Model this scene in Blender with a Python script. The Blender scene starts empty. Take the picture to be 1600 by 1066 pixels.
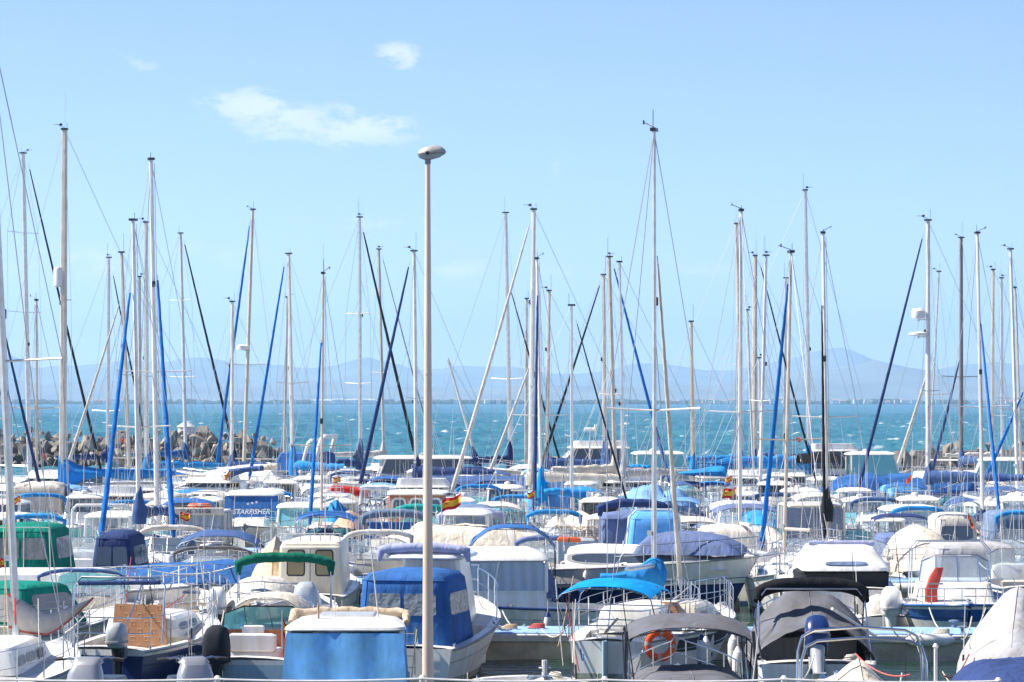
import bpy, math, random
from mathutils import Vector, Matrix, noise
import numpy as np
PI = math.pi
sc = bpy.context.scene
COL = sc.collection
# ------------------------------------------------------------------ camera
F = 5000.0; CX = 800.0; HY = 628.0; CH = 5.5          # focal length (px of the 1600 px wide photo), horizon row, eye height
cam_d = bpy.data.cameras.new('camera'); cam = bpy.data.objects.new('camera', cam_d); COL.objects.link(cam)
cam_d.sensor_width = 36.0; cam_d.lens = F / 1600 * 36.0; cam_d.shift_y = (HY - 533) / 1600
cam_d.clip_start = 0.5; cam_d.clip_end = 60000
cam.location = (0, 0, CH); cam.rotation_euler = (PI / 2, 0, 0)
sc.camera = cam
# ------------------------------------------------------------------ light
SUN_EL = math.radians(48); SUN_AZ = math.radians(-86)  # azimuth measured from +Y towards +X
sun_dir = Vector((math.sin(SUN_AZ) * math.cos(SUN_EL), math.cos(SUN_AZ) * math.cos(SUN_EL), math.sin(SUN_EL)))
sl = bpy.data.lights.new('sun', 'SUN'); sl.energy = 4.6; sl.angle = math.radians(0.6); sl.color = (1.0, 0.95, 0.88)
so = bpy.data.objects.new('sun', sl); COL.objects.link(so)
so.rotation_euler = (-sun_dir).to_track_quat('-Z', 'Y').to_euler()
wd = bpy.data.worlds.new('World'); sc.world = wd; wd.use_nodes = True
nt = wd.node_tree; N = nt.nodes; Lk = nt.links; N.clear()
wout = N.new('ShaderNodeOutputWorld'); bg = N.new('ShaderNodeBackground')
sky = N.new('ShaderNodeTexSky'); sky.sky_type = 'NISHITA'; sky.sun_disc = False
sky.sun_elevation = SUN_EL; sky.sun_rotation = SUN_AZ
sky.altitude = 0; sky.air_density = 0.6; sky.dust_density = 0.0; sky.ozone_density = 2.0
bg.inputs['Strength'].default_value = 0.10
def wmath(op, a, b=None, c=None):
    n = N.new('ShaderNodeMath'); n.operation = op
    for i, v in enumerate((a, b, c)):
        if v is None: continue
        if isinstance(v, (int, float)): n.inputs[i].default_value = v
        else: Lk.new(v, n.inputs[i])
    return n.outputs[0]
tc = N.new('ShaderNodeTexCoord'); sp = N.new('ShaderNodeSeparateXYZ'); Lk.new(tc.outputs['Generated'], sp.inputs[0])
yy = wmath('MAXIMUM', sp.outputs[1], 0.05)
U = wmath('DIVIDE', sp.outputs[0], yy); V = wmath('DIVIDE', sp.outputs[2], yy)   # direction of view, a sky map and not the frame
cb = N.new('ShaderNodeCombineXYZ'); Lk.new(U, cb.inputs[0]); Lk.new(V, cb.inputs[1])
n1 = N.new('ShaderNodeTexNoise'); n1.inputs['Scale'].default_value = 110; n1.inputs['Detail'].default_value = 7; n1.inputs['Roughness'].default_value = 0.7
mp = N.new('ShaderNodeMapping'); mp.inputs['Scale'].default_value = (0.6, 1.25, 1); Lk.new(cb.outputs[0], mp.inputs[0]); Lk.new(mp.outputs[0], n1.inputs['Vector'])
acc = None
for (px, py, rx, ry, sl_, amp) in [(415, 172, 130, 38, 0.16, .85), (560, 200, 120, 30, -.05, .85), (500, 196, 200, 42, 0.06, .7), (624, 88, 50, 27, .12, .85), (212, 96, 50, 15, .35, .34),
        (722, 422, 75, 20, -.1, .75), (560, 348, 120, 14, 0, .45), (868, 262, 12, 14, 0, .5), (1090, 418, 90, 13, 0, .4), (110, 415, 170, 40, 0, .42),
        (1440, 468, 90, 16, 0, .35), (880, 425, 110, 22, 0, .25), (300, 400, 150, 24, 0, .35)]:
    cu = (px - CX) / F; cv = (HY - py) / F
    du = wmath('SUBTRACT', U, cu); dv = wmath('SUBTRACT', V, cv)
    dv2 = wmath('MULTIPLY_ADD', du, sl_, dv)
    e = wmath('ADD', wmath('POWER', wmath('ABSOLUTE', wmath('MULTIPLY', du, F / rx)), 2), wmath('POWER', wmath('ABSOLUTE', wmath('MULTIPLY', dv2, F / ry)), 2))
    m = wmath('MULTIPLY', wmath('MAXIMUM', wmath('SUBTRACT', 1.0, e), 0.0), amp)
    acc = m if acc is None else wmath('MAXIMUM', acc, m)
dens = wmath('MULTIPLY', wmath('POWER', acc, .6), wmath('MINIMUM', wmath('MAXIMUM', wmath('ADD', wmath('MULTIPLY', wmath('SUBTRACT', n1.outputs['Fac'], 0.55), 6.5), wmath('MULTIPLY', acc, 1.7)), 0.0), 1.0))
dens = wmath('MULTIPLY', dens, 0.62)
front = wmath('GREATER_THAN', sp.outputs[1], 0.3)
dens = wmath('MULTIPLY', dens, front)
mx = N.new('ShaderNodeMix'); mx.data_type = 'RGBA'; Lk.new(dens, mx.inputs['Factor'])
hs = N.new('ShaderNodeMix'); hs.data_type = 'RGBA'; hs.blend_type = 'MULTIPLY'; hs.inputs['Factor'].default_value = 1.0
hs.inputs['B'].default_value = (.85, .80, .92, 1); Lk.new(sky.outputs[0], hs.inputs['A'])
SKYTINT = hs.inputs['B']
Lk.new(hs.outputs['Result'], mx.inputs['A'])
mx.inputs['B'].default_value = (6.3, 6.1, 6.9, 1)
Lk.new(mx.outputs['Result'], bg.inputs['Color']); Lk.new(bg.outputs[0], wout.inputs[0])
sc.view_settings.view_transform = 'Standard'; sc.view_settings.look = 'None'; sc.view_settings.gamma = 1
sc.view_settings.exposure = 1.08
sc.cycles.use_denoising = True
sc.cycles.max_bounces = 6; sc.cycles.diffuse_bounces = 4; sc.cycles.glossy_bounces = 2; sc.cycles.transparent_max_bounces = 12
sc.cycles.transmission_bounces = 3; sc.cycles.volume_bounces = 2; sc.cycles.caustics_reflective = False; sc.cycles.caustics_refractive = False
sc.cycles.sample_clamp_indirect = 4
# ------------------------------------------------------------------ pixel helpers
def PS(D): return F / D
def W(px, py, D): return Vector(((px - CX) * D / F, D, CH - (py - HY) * D / F))
def X(px, D): return (px - CX) * D / F
def YR(y, z=0.0): return (CH - z) * F / (y - HY)       # distance at which a point of height z shows in row y
# ------------------------------------------------------------------ materials
M = {}
def mat(name, col, rough=.5, metal=0, var=.12, vscale=3.0, bump=0.0, bscale=8.0, trans=0.0, spec=.5, dirt=0.0, streak=False):
    m = bpy.data.materials.new(name); m.use_nodes = True; t = m.node_tree; b = t.nodes['Principled BSDF']
    b.inputs['Roughness'].default_value = rough; b.inputs['Metallic'].default_value = metal
    b.inputs['Specular IOR Level'].default_value = spec
    tcn = t.nodes.new('ShaderNodeTexCoord'); nz = t.nodes.new('ShaderNodeTexNoise')
    nz.inputs['Scale'].default_value = vscale; nz.inputs['Detail'].default_value = 5; nz.inputs['Roughness'].default_value = .65
    if streak:
        mps = t.nodes.new('ShaderNodeMapping'); mps.inputs['Scale'].default_value = (2.2, 2.2, .35); t.links.new(tcn.outputs['Object'], mps.inputs[0]); t.links.new(mps.outputs[0], nz.inputs['Vector'])
    else: t.links.new(tcn.outputs['Object'], nz.inputs['Vector'])
    cr = t.nodes.new('ShaderNodeValToRGB')
    lo = [max(0, c * (1 - var)) for c in col[:3]]; hi = [min(1, c * (1 + var)) for c in col[:3]]
    if dirt: lo = [l * (1 - dirt) * k for l, k in zip(lo, (1, .93, .8))]
    cr.color_ramp.elements[0].position = .3; cr.color_ramp.elements[0].color = (*lo, 1)
    cr.color_ramp.elements[1].position = .68; cr.color_ramp.elements[1].color = (*hi, 1)
    t.links.new(nz.outputs['Fac'], cr.inputs[0]); t.links.new(cr.outputs[0], b.inputs['Base Color'])
    if bump and trans:                                   # hanging folds of cloth
        n5 = t.nodes.new('ShaderNodeTexNoise'); n5.inputs['Scale'].default_value = 3.2; n5.inputs['Detail'].default_value = 4; n5.inputs['Distortion'].default_value = .6; mp5 = t.nodes.new('ShaderNodeMapping'); mp5.inputs['Scale'].default_value = (1.6, 1.6, .45)
        t.links.new(tcn.outputs['Object'], mp5.inputs[0]); t.links.new(mp5.outputs[0], n5.inputs['Vector'])
        bp = t.nodes.new('ShaderNodeBump'); bp.inputs['Strength'].default_value = dict(curtainblue=.12, greycloth=.3, charcoal=.3, turq=.3, royal=.5, azure=.55, palegrey=.4).get(name, .7); bp.inputs['Distance'].default_value = .085
        t.links.new(n5.outputs['Fac'], bp.inputs['Height']); t.links.new(bp.outputs[0], b.inputs['Normal'])
    elif bump:
        n2 = t.nodes.new('ShaderNodeTexNoise'); n2.inputs['Scale'].default_value = bscale; n2.inputs['Detail'].default_value = 3
        t.links.new(tcn.outputs['Object'], n2.inputs['Vector'])
        bp = t.nodes.new('ShaderNodeBump'); bp.inputs['Strength'].default_value = bump; bp.inputs['Distance'].default_value = .03
        t.links.new(n2.outputs['Fac'], bp.inputs['Height']); t.links.new(bp.outputs[0], b.inputs['Normal'])
    if trans:                                            # thin cloth lets some sun through
        tr = t.nodes.new('ShaderNodeBsdfTranslucent'); ms = t.nodes.new('ShaderNodeMixShader'); ms.inputs[0].default_value = trans
        t.links.new(cr.outputs[0], tr.inputs[0]); o = t.nodes['Material Output']
        t.links.new(b.outputs[0], ms.inputs[1]); t.links.new(tr.outputs[0], ms.inputs[2]); t.links.new(ms.outputs[0], o.inputs[0])
    M[name] = m; return m
def glassy(name, col, alpha, rough=.08, crinkle=2.5):
    m = bpy.data.materials.new(name); m.use_nodes = True; t = m.node_tree; b = t.nodes['Principled BSDF']
    b.inputs['Base Color'].default_value = (*col, 1); b.inputs['Roughness'].default_value = rough; b.inputs['Specular IOR Level'].default_value = .8
    nz = t.nodes.new('ShaderNodeTexNoise'); nz.inputs['Scale'].default_value = crinkle; nz.inputs['Detail'].default_value = 3; tcn = t.nodes.new('ShaderNodeTexCoord')
    t.links.new(tcn.outputs['Object'], nz.inputs['Vector'])
    bp = t.nodes.new('ShaderNodeBump'); bp.inputs['Strength'].default_value = .25 if crinkle < 3 else .8; bp.inputs['Distance'].default_value = .05
    t.links.new(nz.outputs['Fac'], bp.inputs['Height']); t.links.new(bp.outputs[0], b.inputs['Normal'])
    if alpha < 1:
        tr = t.nodes.new('ShaderNodeBsdfTransparent'); ms = t.nodes.new('ShaderNodeMixShader'); ms.inputs[0].default_value = alpha
        tr.inputs[0].default_value = (*[.55 + .45 * c / max(col) for c in col], 1)
        t.links.new(tr.outputs[0], ms.inputs[1]); t.links.new(b.outputs[0], ms.inputs[2]); t.links.new(ms.outputs[0], t.nodes['Material Output'].inputs[0])
    M[name] = m; return m
for n_, c_ in dict(white=(.84, .84, .82), white2=(.74, .76, .78), cream=(.76, .70, .56), bone=(.70, .66, .58), greyhull=(.42, .45, .48), paleblue=(.42, .60, .72),
                   navyhull=(.012, .035, .15), bluehull=(.02, .12, .42), yellowhull=(.75, .66, .28), greenhull=(.05, .22, .20), mint=(.5, .68, .62), redhull=(.45, .04, .03)).items():
    mat(n_, c_, .30, 0, .05, 2.2, bump=.04, bscale=2, dirt=.16, spec=.5, streak=True)
mat('nonskid', (.66, .67, .66), .75, 0, .08, 6, dirt=.12); mat('interior', (.70, .70, .68), .6, 0, .12, 4, dirt=.2)
mat('antifoul', (.03, .06, .12), .8, 0, .3, 5); mat('boottop', (.02, .08, .25), .4, 0, .1); mat('waterline', (.33, .36, .30), .7, 0, .3, 9, dirt=.4)
mat('rubber', (.03, .03, .035), .7, 0, .2); mat('greyrub', (.25, .26, .28), .6, 0, .2); mat('blackplastic', (.015, .017, .02), .35, 0, .3)
for n_, c_ in dict(navy=(.035, .065, .20), denim=(.07, .14, .34), royal=(.04, .16, .46), azure=(.03, .30, .72), curtainblue=(.16, .46, .85), jibblue=(.02, .20, .62), cyan=(.0, .33, .68), palelilac=(.42, .46, .68), sky=(.22, .45, .80), lilac=(.16, .22, .42), slate=(.18, .26, .40),
                   greycloth=(.16, .165, .19), charcoal=(.03, .034, .045), black=(.01, .011, .015), beige=(.66, .54, .40), tan=(.58, .42, .30), offwhite=(.74, .71, .66), creamcloth=(.76, .70, .60),
                   teal=(.0, .26, .20), green=(.0, .16, .10), aqua=(.02, .38, .36), red=(.62, .03, .03), pink=(.75, .16, .14), orange=(.85, .16, .05), yellow=(.85, .55, .05), palegrey=(.5, .5, .52), turq=(.0, .33, .80), coverwarm=(.60, .58, .56), lifered=(.72, .13, .09)).items():
    mat(n_, c_, .82, 0, .13, 2.2, bump=.5, bscale=5, trans=.22, spec=.25, dirt=.06)
mat('steel', (.62, .63, .65), .22, 1, .06); mat('alu', (.70, .70, .69), .38, .7, .07, 4, dirt=.08); mat('whitemast', (.76, .75, .73), .35, 0, .06, 2, dirt=.1)
mat('beigemast', (.60, .54, .46), .4, .15, .08, 2, dirt=.12); mat('darkmast', (.22, .19, .19), .4, .3, .1); mat('goldmast', (.62, .50, .36), .4, .3, .1)
mat('wire', (.45, .45, .46), .4, .6, .1); mat('rope', (.62, .58, .50), .85, 0, .25, 30, bump=.6, bscale=60); mat('redrope', (.55, .10, .08), .85, 0, .2, 30); mat('tanrope', (.5, .36, .24), .85, 0, .2, 30)
mat('teak', (.42, .20, .10), .55, 0, .3, 9, bump=.3, bscale=20); mat('varnish', (.40, .13, .05), .25, 0, .25, 7); mat('palewood', (.60, .45, .30), .6, 0, .2, 8)
mat('fenderwhite', (.72, .72, .70), .45, 0, .08, 4, dirt=.2); mat('fendernavy', (.015, .03, .14), .4, 0, .15)
mat('bimstripe', (.55, .58, .75), .8, 0, .1)
glassy('darkglass', (.06, .08, .11), .95); glassy('tealglass', (.25, .62, .66), .55, .05); glassy('clearglass', (.60, .66, .70), .26, .05); glassy('vinyl', (.30, .33, .35), .72, .12, 6); glassy('greyvinyl', (.30, .29, .26), .88, .15, 5)
glassy('smoke', (.12, .16, .20), .75, .05)
# curtain seen in cabin windows
def stripes(name, c1, c2, sc_=18, axis=0, rough=.8, trans=.0):
    m = bpy.data.materials.new(name); m.use_nodes = True; t = m.node_tree; b = t.nodes['Principled BSDF']; b.inputs['Roughness'].default_value = rough
    tcn = t.nodes.new('ShaderNodeTexCoord'); wv = t.nodes.new('ShaderNodeTexWave'); wv.bands_direction = 'DIAGONAL'; wv.inputs['Scale'].default_value = sc_; wv.inputs['Distortion'].default_value = 1.2; mp = t.nodes.new('ShaderNodeMapping'); mp.inputs['Scale'].default_value = (1, 1, .04)
    t.links.new(tcn.outputs['Object'], mp.inputs[0]); t.links.new(mp.outputs[0], wv.inputs['Vector']); cr = t.nodes.new('ShaderNodeValToRGB')
    cr.color_ramp.elements[0].color = (*c1, 1); cr.color_ramp.elements[1].color = (*c2, 1)
    t.links.new(wv.outputs['Fac'], cr.inputs[0]); t.links.new(cr.outputs[0], b.inputs['Base Color']); M[name] = m
glassy('amberglass', (.30, .24, .11), .9, .12)
stripes('curtain', (.46, .44, .46), (.78, .76, .76), 2.6, 1); stripes('navycurtain', (.03, .05, .14), (.09, .12, .28), 2.6, 1)
stripes('lilacstripe', (.75, .75, .8), (.12, .16, .5), 3.0, 1)
mat('patternpanel', (.42, .20, .09), .7, 0, .15, 4); mat('panelmark', (.66, .44, .28), .7)
# ------------------------------------------------------------------ mesh builder
def nz(x, y, z, s=0): return noise.noise(Vector((x + s * 7.31, y - s * 3.17, z + s * 1.77)))
class MB:
    def __init__(self): self.v = []; self.f = []; self.m = []; self.xf = None; self.mats = []
    def mi(self, m):
        if m is None: m = 'white'
        if m not in self.mats: self.mats.append(m)
        return self.mats.index(m)
    def pts(self, ps):
        n = len(self.v)
        if self.xf is not None: ps = [self.xf @ Vector(p) for p in ps]
        self.v.extend([tuple(p) for p in ps]); return n
    def face(self, idx, m=0): self.f.append(tuple(idx)); self.m.append(m)
    def loft(self, rings, m='white', cap0=True, cap1=True, closed=True, mlist=None):
        k = len(rings[0]); n0 = self.pts([p for r in rings for p in r]); mm = self.mi(m)
        ml = [self.mi(q) for q in mlist] if mlist else None
        for i in range(len(rings) - 1):
            for j in range(k if closed else k - 1):
                a = n0 + i * k + j; b = n0 + i * k + (j + 1) % k
                self.face((a, b, b + k, a + k), ml[j] if ml else mm)
        if cap0 and closed: self.face([n0 + j for j in range(k)][::-1], mm)
        if cap1 and closed: self.face([n0 + (len(rings) - 1) * k + j for j in range(k)], mm)
    def tube(self, ps, r, n=6, m='steel', closed=False, cap=True, flat=1.0):
        ps = [Vector(p) for p in ps]
        if closed: ps = ps + [ps[0]]
        if not isinstance(r, (list, tuple)): r = [r] * len(ps)
        if len(r) < len(ps): r = list(r) + [r[0]]
        rings = []; up = None
        for i, p in enumerate(ps):
            a = ps[max(i - 1, 0)]; b = ps[min(i + 1, len(ps) - 1)]
            if closed and i in (0, len(ps) - 1): a, b = ps[-2], ps[1]
            d = (b - a)
            if d.length < 1e-7: d = Vector((0, 0, 1))
            d.normalize()
            if up is None: up = Vector((0, 0, 1)) if abs(d.z) < .9 else Vector((1, 0, 0))
            s = d.cross(up)
            if s.length < 1e-4: s = d.orthogonal()
            s.normalize(); u = s.cross(d).normalized(); up = u
            rings.append([p + (s * math.cos(q) * flat + u * math.sin(q)) * r[i] for q in [2 * PI * j / n for j in range(n)]])
        self.loft(rings, m, cap0=cap and not closed, cap1=cap and not closed)
    def box(self, c, s, m='white', rot=None, bev=0.0):
        hx, hy, hz = [q / 2 for q in s]; c = Vector(c)
        if bev > 0:
            rs = []
            for z, i in ((-hz, bev), (-hz + bev, 0), (hz - bev, 0), (hz, bev)):
                rs.append([(x, y, z) for x, y in [(-hx + i + bev, -hy + i), (hx - i - bev, -hy + i), (hx - i, -hy + i + bev), (hx - i, hy - i - bev), (hx - i - bev, hy - i), (-hx + i + bev, hy - i), (-hx + i, hy - i - bev), (-hx + i, -hy + i + bev)]])
        else:
            rs = [[(-hx, -hy, z), (hx, -hy, z), (hx, hy, z), (-hx, hy, z)] for z in (-hz, hz)]
        R = rot if rot is not None else Matrix.Identity(3)
        self.loft([[c + R @ Vector(p) for p in r] for r in rs], m)
    def sheet(self, g, th=.012, m='navy', mb_=None):
        """grid of points (rows) given real thickness along its normals"""
        R = len(g); K = len(g[0]); g = [[Vector(p) for p in r] for r in g]; nn = []
        for i in range(R):
            row = []
            for j in range(K):
                a = g[min(i + 1, R - 1)][j] - g[max(i - 1, 0)][j]; b = g[i][min(j + 1, K - 1)] - g[i][max(j - 1, 0)]
                c = a.cross(b); row.append(c.normalized() if c.length > 1e-9 else Vector((0, 0, 1)))
            nn.append(row)
        n0 = self.pts([p for r in g for p in r]); n1 = self.pts([g[i][j] - nn[i][j] * th for i in range(R) for j in range(K)]); mm = self.mi(m)
        for i in range(R - 1):
            for j in range(K - 1):
                a = i * K + j; self.face((n0 + a, n0 + a + K, n0 + a + K + 1, n0 + a + 1), mm); self.face((n1 + a, n1 + a + 1, n1 + a + K + 1, n1 + a + K), mm)
        bd = [j for j in range(K)] + [i * K + K - 1 for i in range(1, R)] + [(R - 1) * K + j for j in range(K - 2, -1, -1)] + [i * K for i in range(R - 2, 0, -1)]
        for q in range(len(bd)):
            a, b = bd[q], bd[(q + 1) % len(bd)]; self.face((n0 + a, n0 + b, n1 + b, n1 + a), mm)
    def panel(self, q, u0=.1, u1=.9, v0=.1, v1=.9, m='darkglass', off=.006, th=.012, r=.12):
        """rounded slab standing proud of the quad a,b,c,d (a-b bottom, d-c top)"""
        a, b, c, d = [Vector(p) for p in q]; nrm = (b - a).cross(d - a).normalized()
        pu = []
        for cx_, cy_, s0 in ((u1 - r * (u1 - u0), v0 + r * (v1 - v0), -PI / 2), (u1 - r * (u1 - u0), v1 - r * (v1 - v0), 0), (u0 + r * (u1 - u0), v1 - r * (v1 - v0), PI / 2), (u0 + r * (u1 - u0), v0 + r * (v1 - v0), PI)):
            for k in range(4):
                t = s0 + k * PI / 6; pu.append((cx_ + math.cos(t) * r * (u1 - u0), cy_ + math.sin(t) * r * (v1 - v0)))
        P = [(a * (1 - u) + b * u) * (1 - v) + (d * (1 - u) + c * u) * v for u, v in pu]
        self.loft([[p + nrm * (off - th) for p in P], [p + nrm * off for p in P]], m)
    def lathe(self, prof, c=(0, 0, 0), n=12, m='white', axis='z', sx=1, sy=1):
        rs = []
        for r, h in prof:
            ring = []
            for k in range(n):
                a = 2 * PI * k / n; x, y = r * math.cos(a) * sx, r * math.sin(a) * sy
                p = (x, y, h) if axis == 'z' else ((h, x, y) if axis == 'x' else (x, h, -y))
                ring.append(Vector(c) + Vector(p))
            rs.append(ring)
        self.loft(rs, m)
    def torus(self, c, R, r, nrm=(0, 1, 0), n=20, k=8, m='orange', flat=1, mats2=None):
        q = Vector((0, 0, 1)).rotation_difference(Vector(nrm)); rings = []
        for i in range(n):
            a = 2 * PI * i / n; rings.append([Vector(c) + q @ Vector(((R + r * math.cos(b)) * math.cos(a), (R + r * math.cos(b)) * math.sin(a), r * flat * math.sin(b))) for b in [2 * PI * j / k for j in range(k)]])
        n0 = self.pts([p for g in rings for p in g]); mm = self.mi(m); m2 = self.mi(mats2) if mats2 else mm
        for i in range(n):
            for j in range(k):
                a = n0 + i * k + j; b = n0 + i * k + (j + 1) % k; c2 = n0 + ((i + 1) % n) * k + (j + 1) % k; d = n0 + ((i + 1) % n) * k + j
                self.face((a, d, c2, b), m2 if (mats2 and i % (n // 4) == 0) else mm)
    def build(self, name, parent=None, smooth=38, **kw):
        if not self.f: return None
        me = bpy.data.meshes.new(name); me.from_pydata(self.v, [], self.f); me.update()
        for q in self.mats: me.materials.append(M[q])
        me.polygons.foreach_set('material_index', self.m)
        if smooth:
            me.polygons.foreach_set('use_smooth', [True] * len(me.polygons)); me.set_sharp_from_angle(angle=math.radians(smooth))
        o = bpy.data.objects.new(name, me); COL.objects.link(o)
        if parent is not None: o.parent = parent
        for k, v in kw.items(): o[k] = v
        return o
def root(name, loc, rz=0.0, label=None, cat=None, group=None, kind=None):
    o = bpy.data.objects.new(name, None); COL.objects.link(o); o.location = loc; o.rotation_euler = (0, 0, rz); o.empty_display_size = .3
    return tag(o, label, cat, group, kind)
def tag(o, label=None, cat=None, group=None, kind=None):
    if label: o['label'] = label
    if cat: o['category'] = cat
    if group: o['group'] = group
    if kind: o['kind'] = kind
    return o
def rring(x0, x1, y0, y1, z, r=.1, k=3, tap=1.0):
    """rounded rectangle in plan; tap narrows the x1 (forward) end"""
    out = []; r = min(r, (x1 - x0) / 2.01, (y1 - y0) / 2.01)
    for cx_, cy_, s in ((x1 - r, y0 + r, -PI / 2), (x1 - r, y1 - r, 0), (x0 + r, y1 - r, PI / 2), (x0 + r, y0 + r, PI)):
        for i in range(k + 1):
            a = s + i * PI / 2 / k; x = cx_ + r * math.cos(a); y = cy_ + r * math.sin(a)
            t = (x - x0) / max(1e-6, x1 - x0); ym = (y0 + y1) / 2; out.append((x, ym + (y - ym) * (1 + (tap - 1) * t), z))
    return out
def text_obj(body, size, loc, rot, m, parent, shear=0.0, sx=1.0):
    c = bpy.data.curves.new('lettering', 'FONT'); c.body = body; c.size = size; c.extrude = .004; c.align_x = 'CENTER'; c.align_y = 'CENTER'; c.shear = shear
    c.materials.append(M[m]); o = bpy.data.objects.new('lettering', c); COL.objects.link(o); o.location = loc; o.rotation_euler = rot; o.scale = (sx, 1, 1)
    if parent is not None: o.parent = parent
    return o
# ------------------------------------------------------------------ boat parts (local frame: x to the bow, z up, origin amidships on the waterline)
class Hull:
    def __init__(s, L, B, Fs=.6, Fb=1.0, tw=.88, rake=None, full=.42, pw=2.2):
        s.L = L; s.B = B; s.Fs = Fs; s.Fb = Fb; s.tw = tw; s.rake = L * .11 if rake is None else rake; s.full = full; s.pw = pw
    def b(s, t):
        if t < s.full: q = t / s.full; w = s.tw + (1 - s.tw) * math.sin(q * PI / 2)
        else: w = max(0.0, 1 - ((t - s.full) / (1 - s.full)) ** s.pw)
        return max(.025, s.B / 2 * w)
    def z(s, t): return s.Fs + (s.Fb - s.Fs) * t ** 1.7
    def x(s, t, k=1.0): return -s.L / 2 + (s.L - s.rake * (1 - k)) * t
    def t(s, x): return min(1, max(0, (x + s.L / 2) / s.L))
def hull_mesh(h, mats, root_, n=16):
    """mats: sheer strip, upper, lower, boot top, bottom"""
    mb = MB(); rings = []
    for i in range(n + 1):
        t = i / n; t = 1 - (1 - t) ** 1.25; z0 = h.z(t); bb = h.b(t); fl = .10 + .5 * t ** 1.8
        lev = [z0, z0 - .11 * z0 - .03, z0 * .50 + .03, .13, .0, -.35]; side = []
        for z in lev:
            k = max(0, min(1, z / z0)); w = bb * (1 - fl * (1 - k)) * (1 if z >= 0 else .62 - .3 * t)
            side.append((h.x(t, k if z >= 0 else -.25), w, z))
        rings.append([(x, -w, z) for x, w, z in side] + [(x, w, z) for x, w, z in side[::-1]])
    ml = [mats[0], mats[1], mats[2], mats[3], mats[4], mats[4], mats[4], mats[3], mats[2], mats[1], mats[0]]
    k = len(rings[0]); n0 = mb.pts([p for r in rings for p in r])
    for i in range(n):
        for j in range(k - 1):
            a = n0 + i * k + j; mb.face((a, a + k, a + k + 1, a + 1), mb.mi(ml[j]))
    for j in range(k // 2 - 0):                                  # transom as horizontal strips
        if j + 1 <= k // 2 - 0:
            a, b_, c, d = n0 + j, n0 + j + 1, n0 + k - 2 - j, n0 + k - 1 - j
            if b_ < c: mb.face((a, b_, c, d), mb.mi(ml[j]))
    return mb.build('hull', root_, 32)
def deck_mesh(h, root_, tc=.45, ts=.06, gw=.16, sole=.22, m='white', mf='nonskid', mi_='interior', camber=.07):
    mb = MB(); rings = []
    def ring(t, low, inner):
        z = h.z(t) - .012; b_ = h.b(t) - .008; x = h.x(t)
        i_ = max(.02, b_ - gw) if b_ > gw + .05 else b_ * .6
        if inner: y2 = i_ - .02; return [(x, -b_, z), (x, -i_, z + .01), (x, -y2, low), (x, 0, low), (x, y2, low), (x, i_, z + .01), (x, b_, z)]
        return [(x, -b_, z), (x, -i_, z + camber * .45), (x, -i_ * .6, z + camber * .8), (x, 0, z + camber), (x, i_ * .6, z + camber * .8), (x, i_, z + camber * .45), (x, b_, z)]
    if tc > 0:
        rings += [ring(0, 0, False), ring(ts, 0, False), ring(ts + .001, sole, True)]
        for i in range(1, 6): rings.append(ring(ts + (tc - ts) * i / 6, sole, True))
        rings += [ring(tc - .001, sole, True)]
    for i in range(0, 10):
        t = tc + (1 - tc) * (1 - (1 - i / 9) ** 1.3); rings.append(ring(t, 0, False))
    k = 7; n0 = mb.pts([p for r in rings for p in r]); nin = 8 if tc > 0 else -1
    for i in range(len(rings) - 1):
        for j in range(k - 1):
            a = n0 + i * k + j; cock = tc > 0 and 2 <= i < nin
            mm = (mi_ if j in (1, 4) else (mf if j in (2, 3) else m)) if cock else (m if (i < 2 or j in (0, 5)) else (mf if i > nin else m))
            mb.face((a, a + 1, a + 1 + k, a + k)[::-1], mb.mi(mm))
    return mb.build('deck', root_, 30)
def rub_rail(h, root_, m='greyrub', r=.028, dz=-.03):
    mb = MB()
    ts_ = [i / 14 for i in range(15)]
    ps = [(h.x(t), -h.b(t) - .004, h.z(t) + dz) for t in ts_] + [(h.x(t), h.b(t) + .004, h.z(t) + dz) for t in ts_[::-1]]
    mb.tube(ps, r, 5, m); return mb.build('rub_rail', root_)
def styling_line(h, root_, f=.58, m='greyrub', r=.010):
    """moulded seam round the topsides"""
    for sg in (-1, 1):
        ps = []
        for i in range(13):
            t = i / 12; fl = .10 + .5 * (1 - (1 - t) ** 1.25 if 0 else t) ** 1.8; z0 = h.z(t); ps.append((h.x(t, f), sg * (h.b(t) * (1 - fl * (1 - f)) + .006), z0 * f))
        mb = MB(); mb.tube(ps, r, 4, m); mb.build('styling_line', root_)
def pulpit(h, root_, t0=.55, ht=.5, mid=True, r=.013, m='steel', inset=.07, open_=False):
    mb = MB(); n = 9
    def P(t, sgn, z): return (h.x(t) + (.05 if t > .99 else 0), sgn * max(.05, h.b(min(t, .97)) - inset), h.z(t) + z)
    ts_ = [t0 + (1.0 - t0) * i / n for i in range(n + 1)]
    for zz, on in ((ht, True), (ht * .5, mid)):
        if on: mb.tube([P(ts_[0], -1, 0 if zz == ht else zz)] + [P(t, -1, zz) for t in ts_[1:]] + [P(t, 1, zz) for t in ts_[:0:-1]] + [P(ts_[0], 1, 0 if zz == ht else zz)], r if zz == ht else r * .7, 5, m)
    for i in range(2, n + 1, 2):
        for s in (-1, 1): mb.tube([P(ts_[i], s, 0), P(ts_[i], s, ht)], r * .85, 4, m)
    return mb.build('pulpit_rail', root_)
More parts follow.
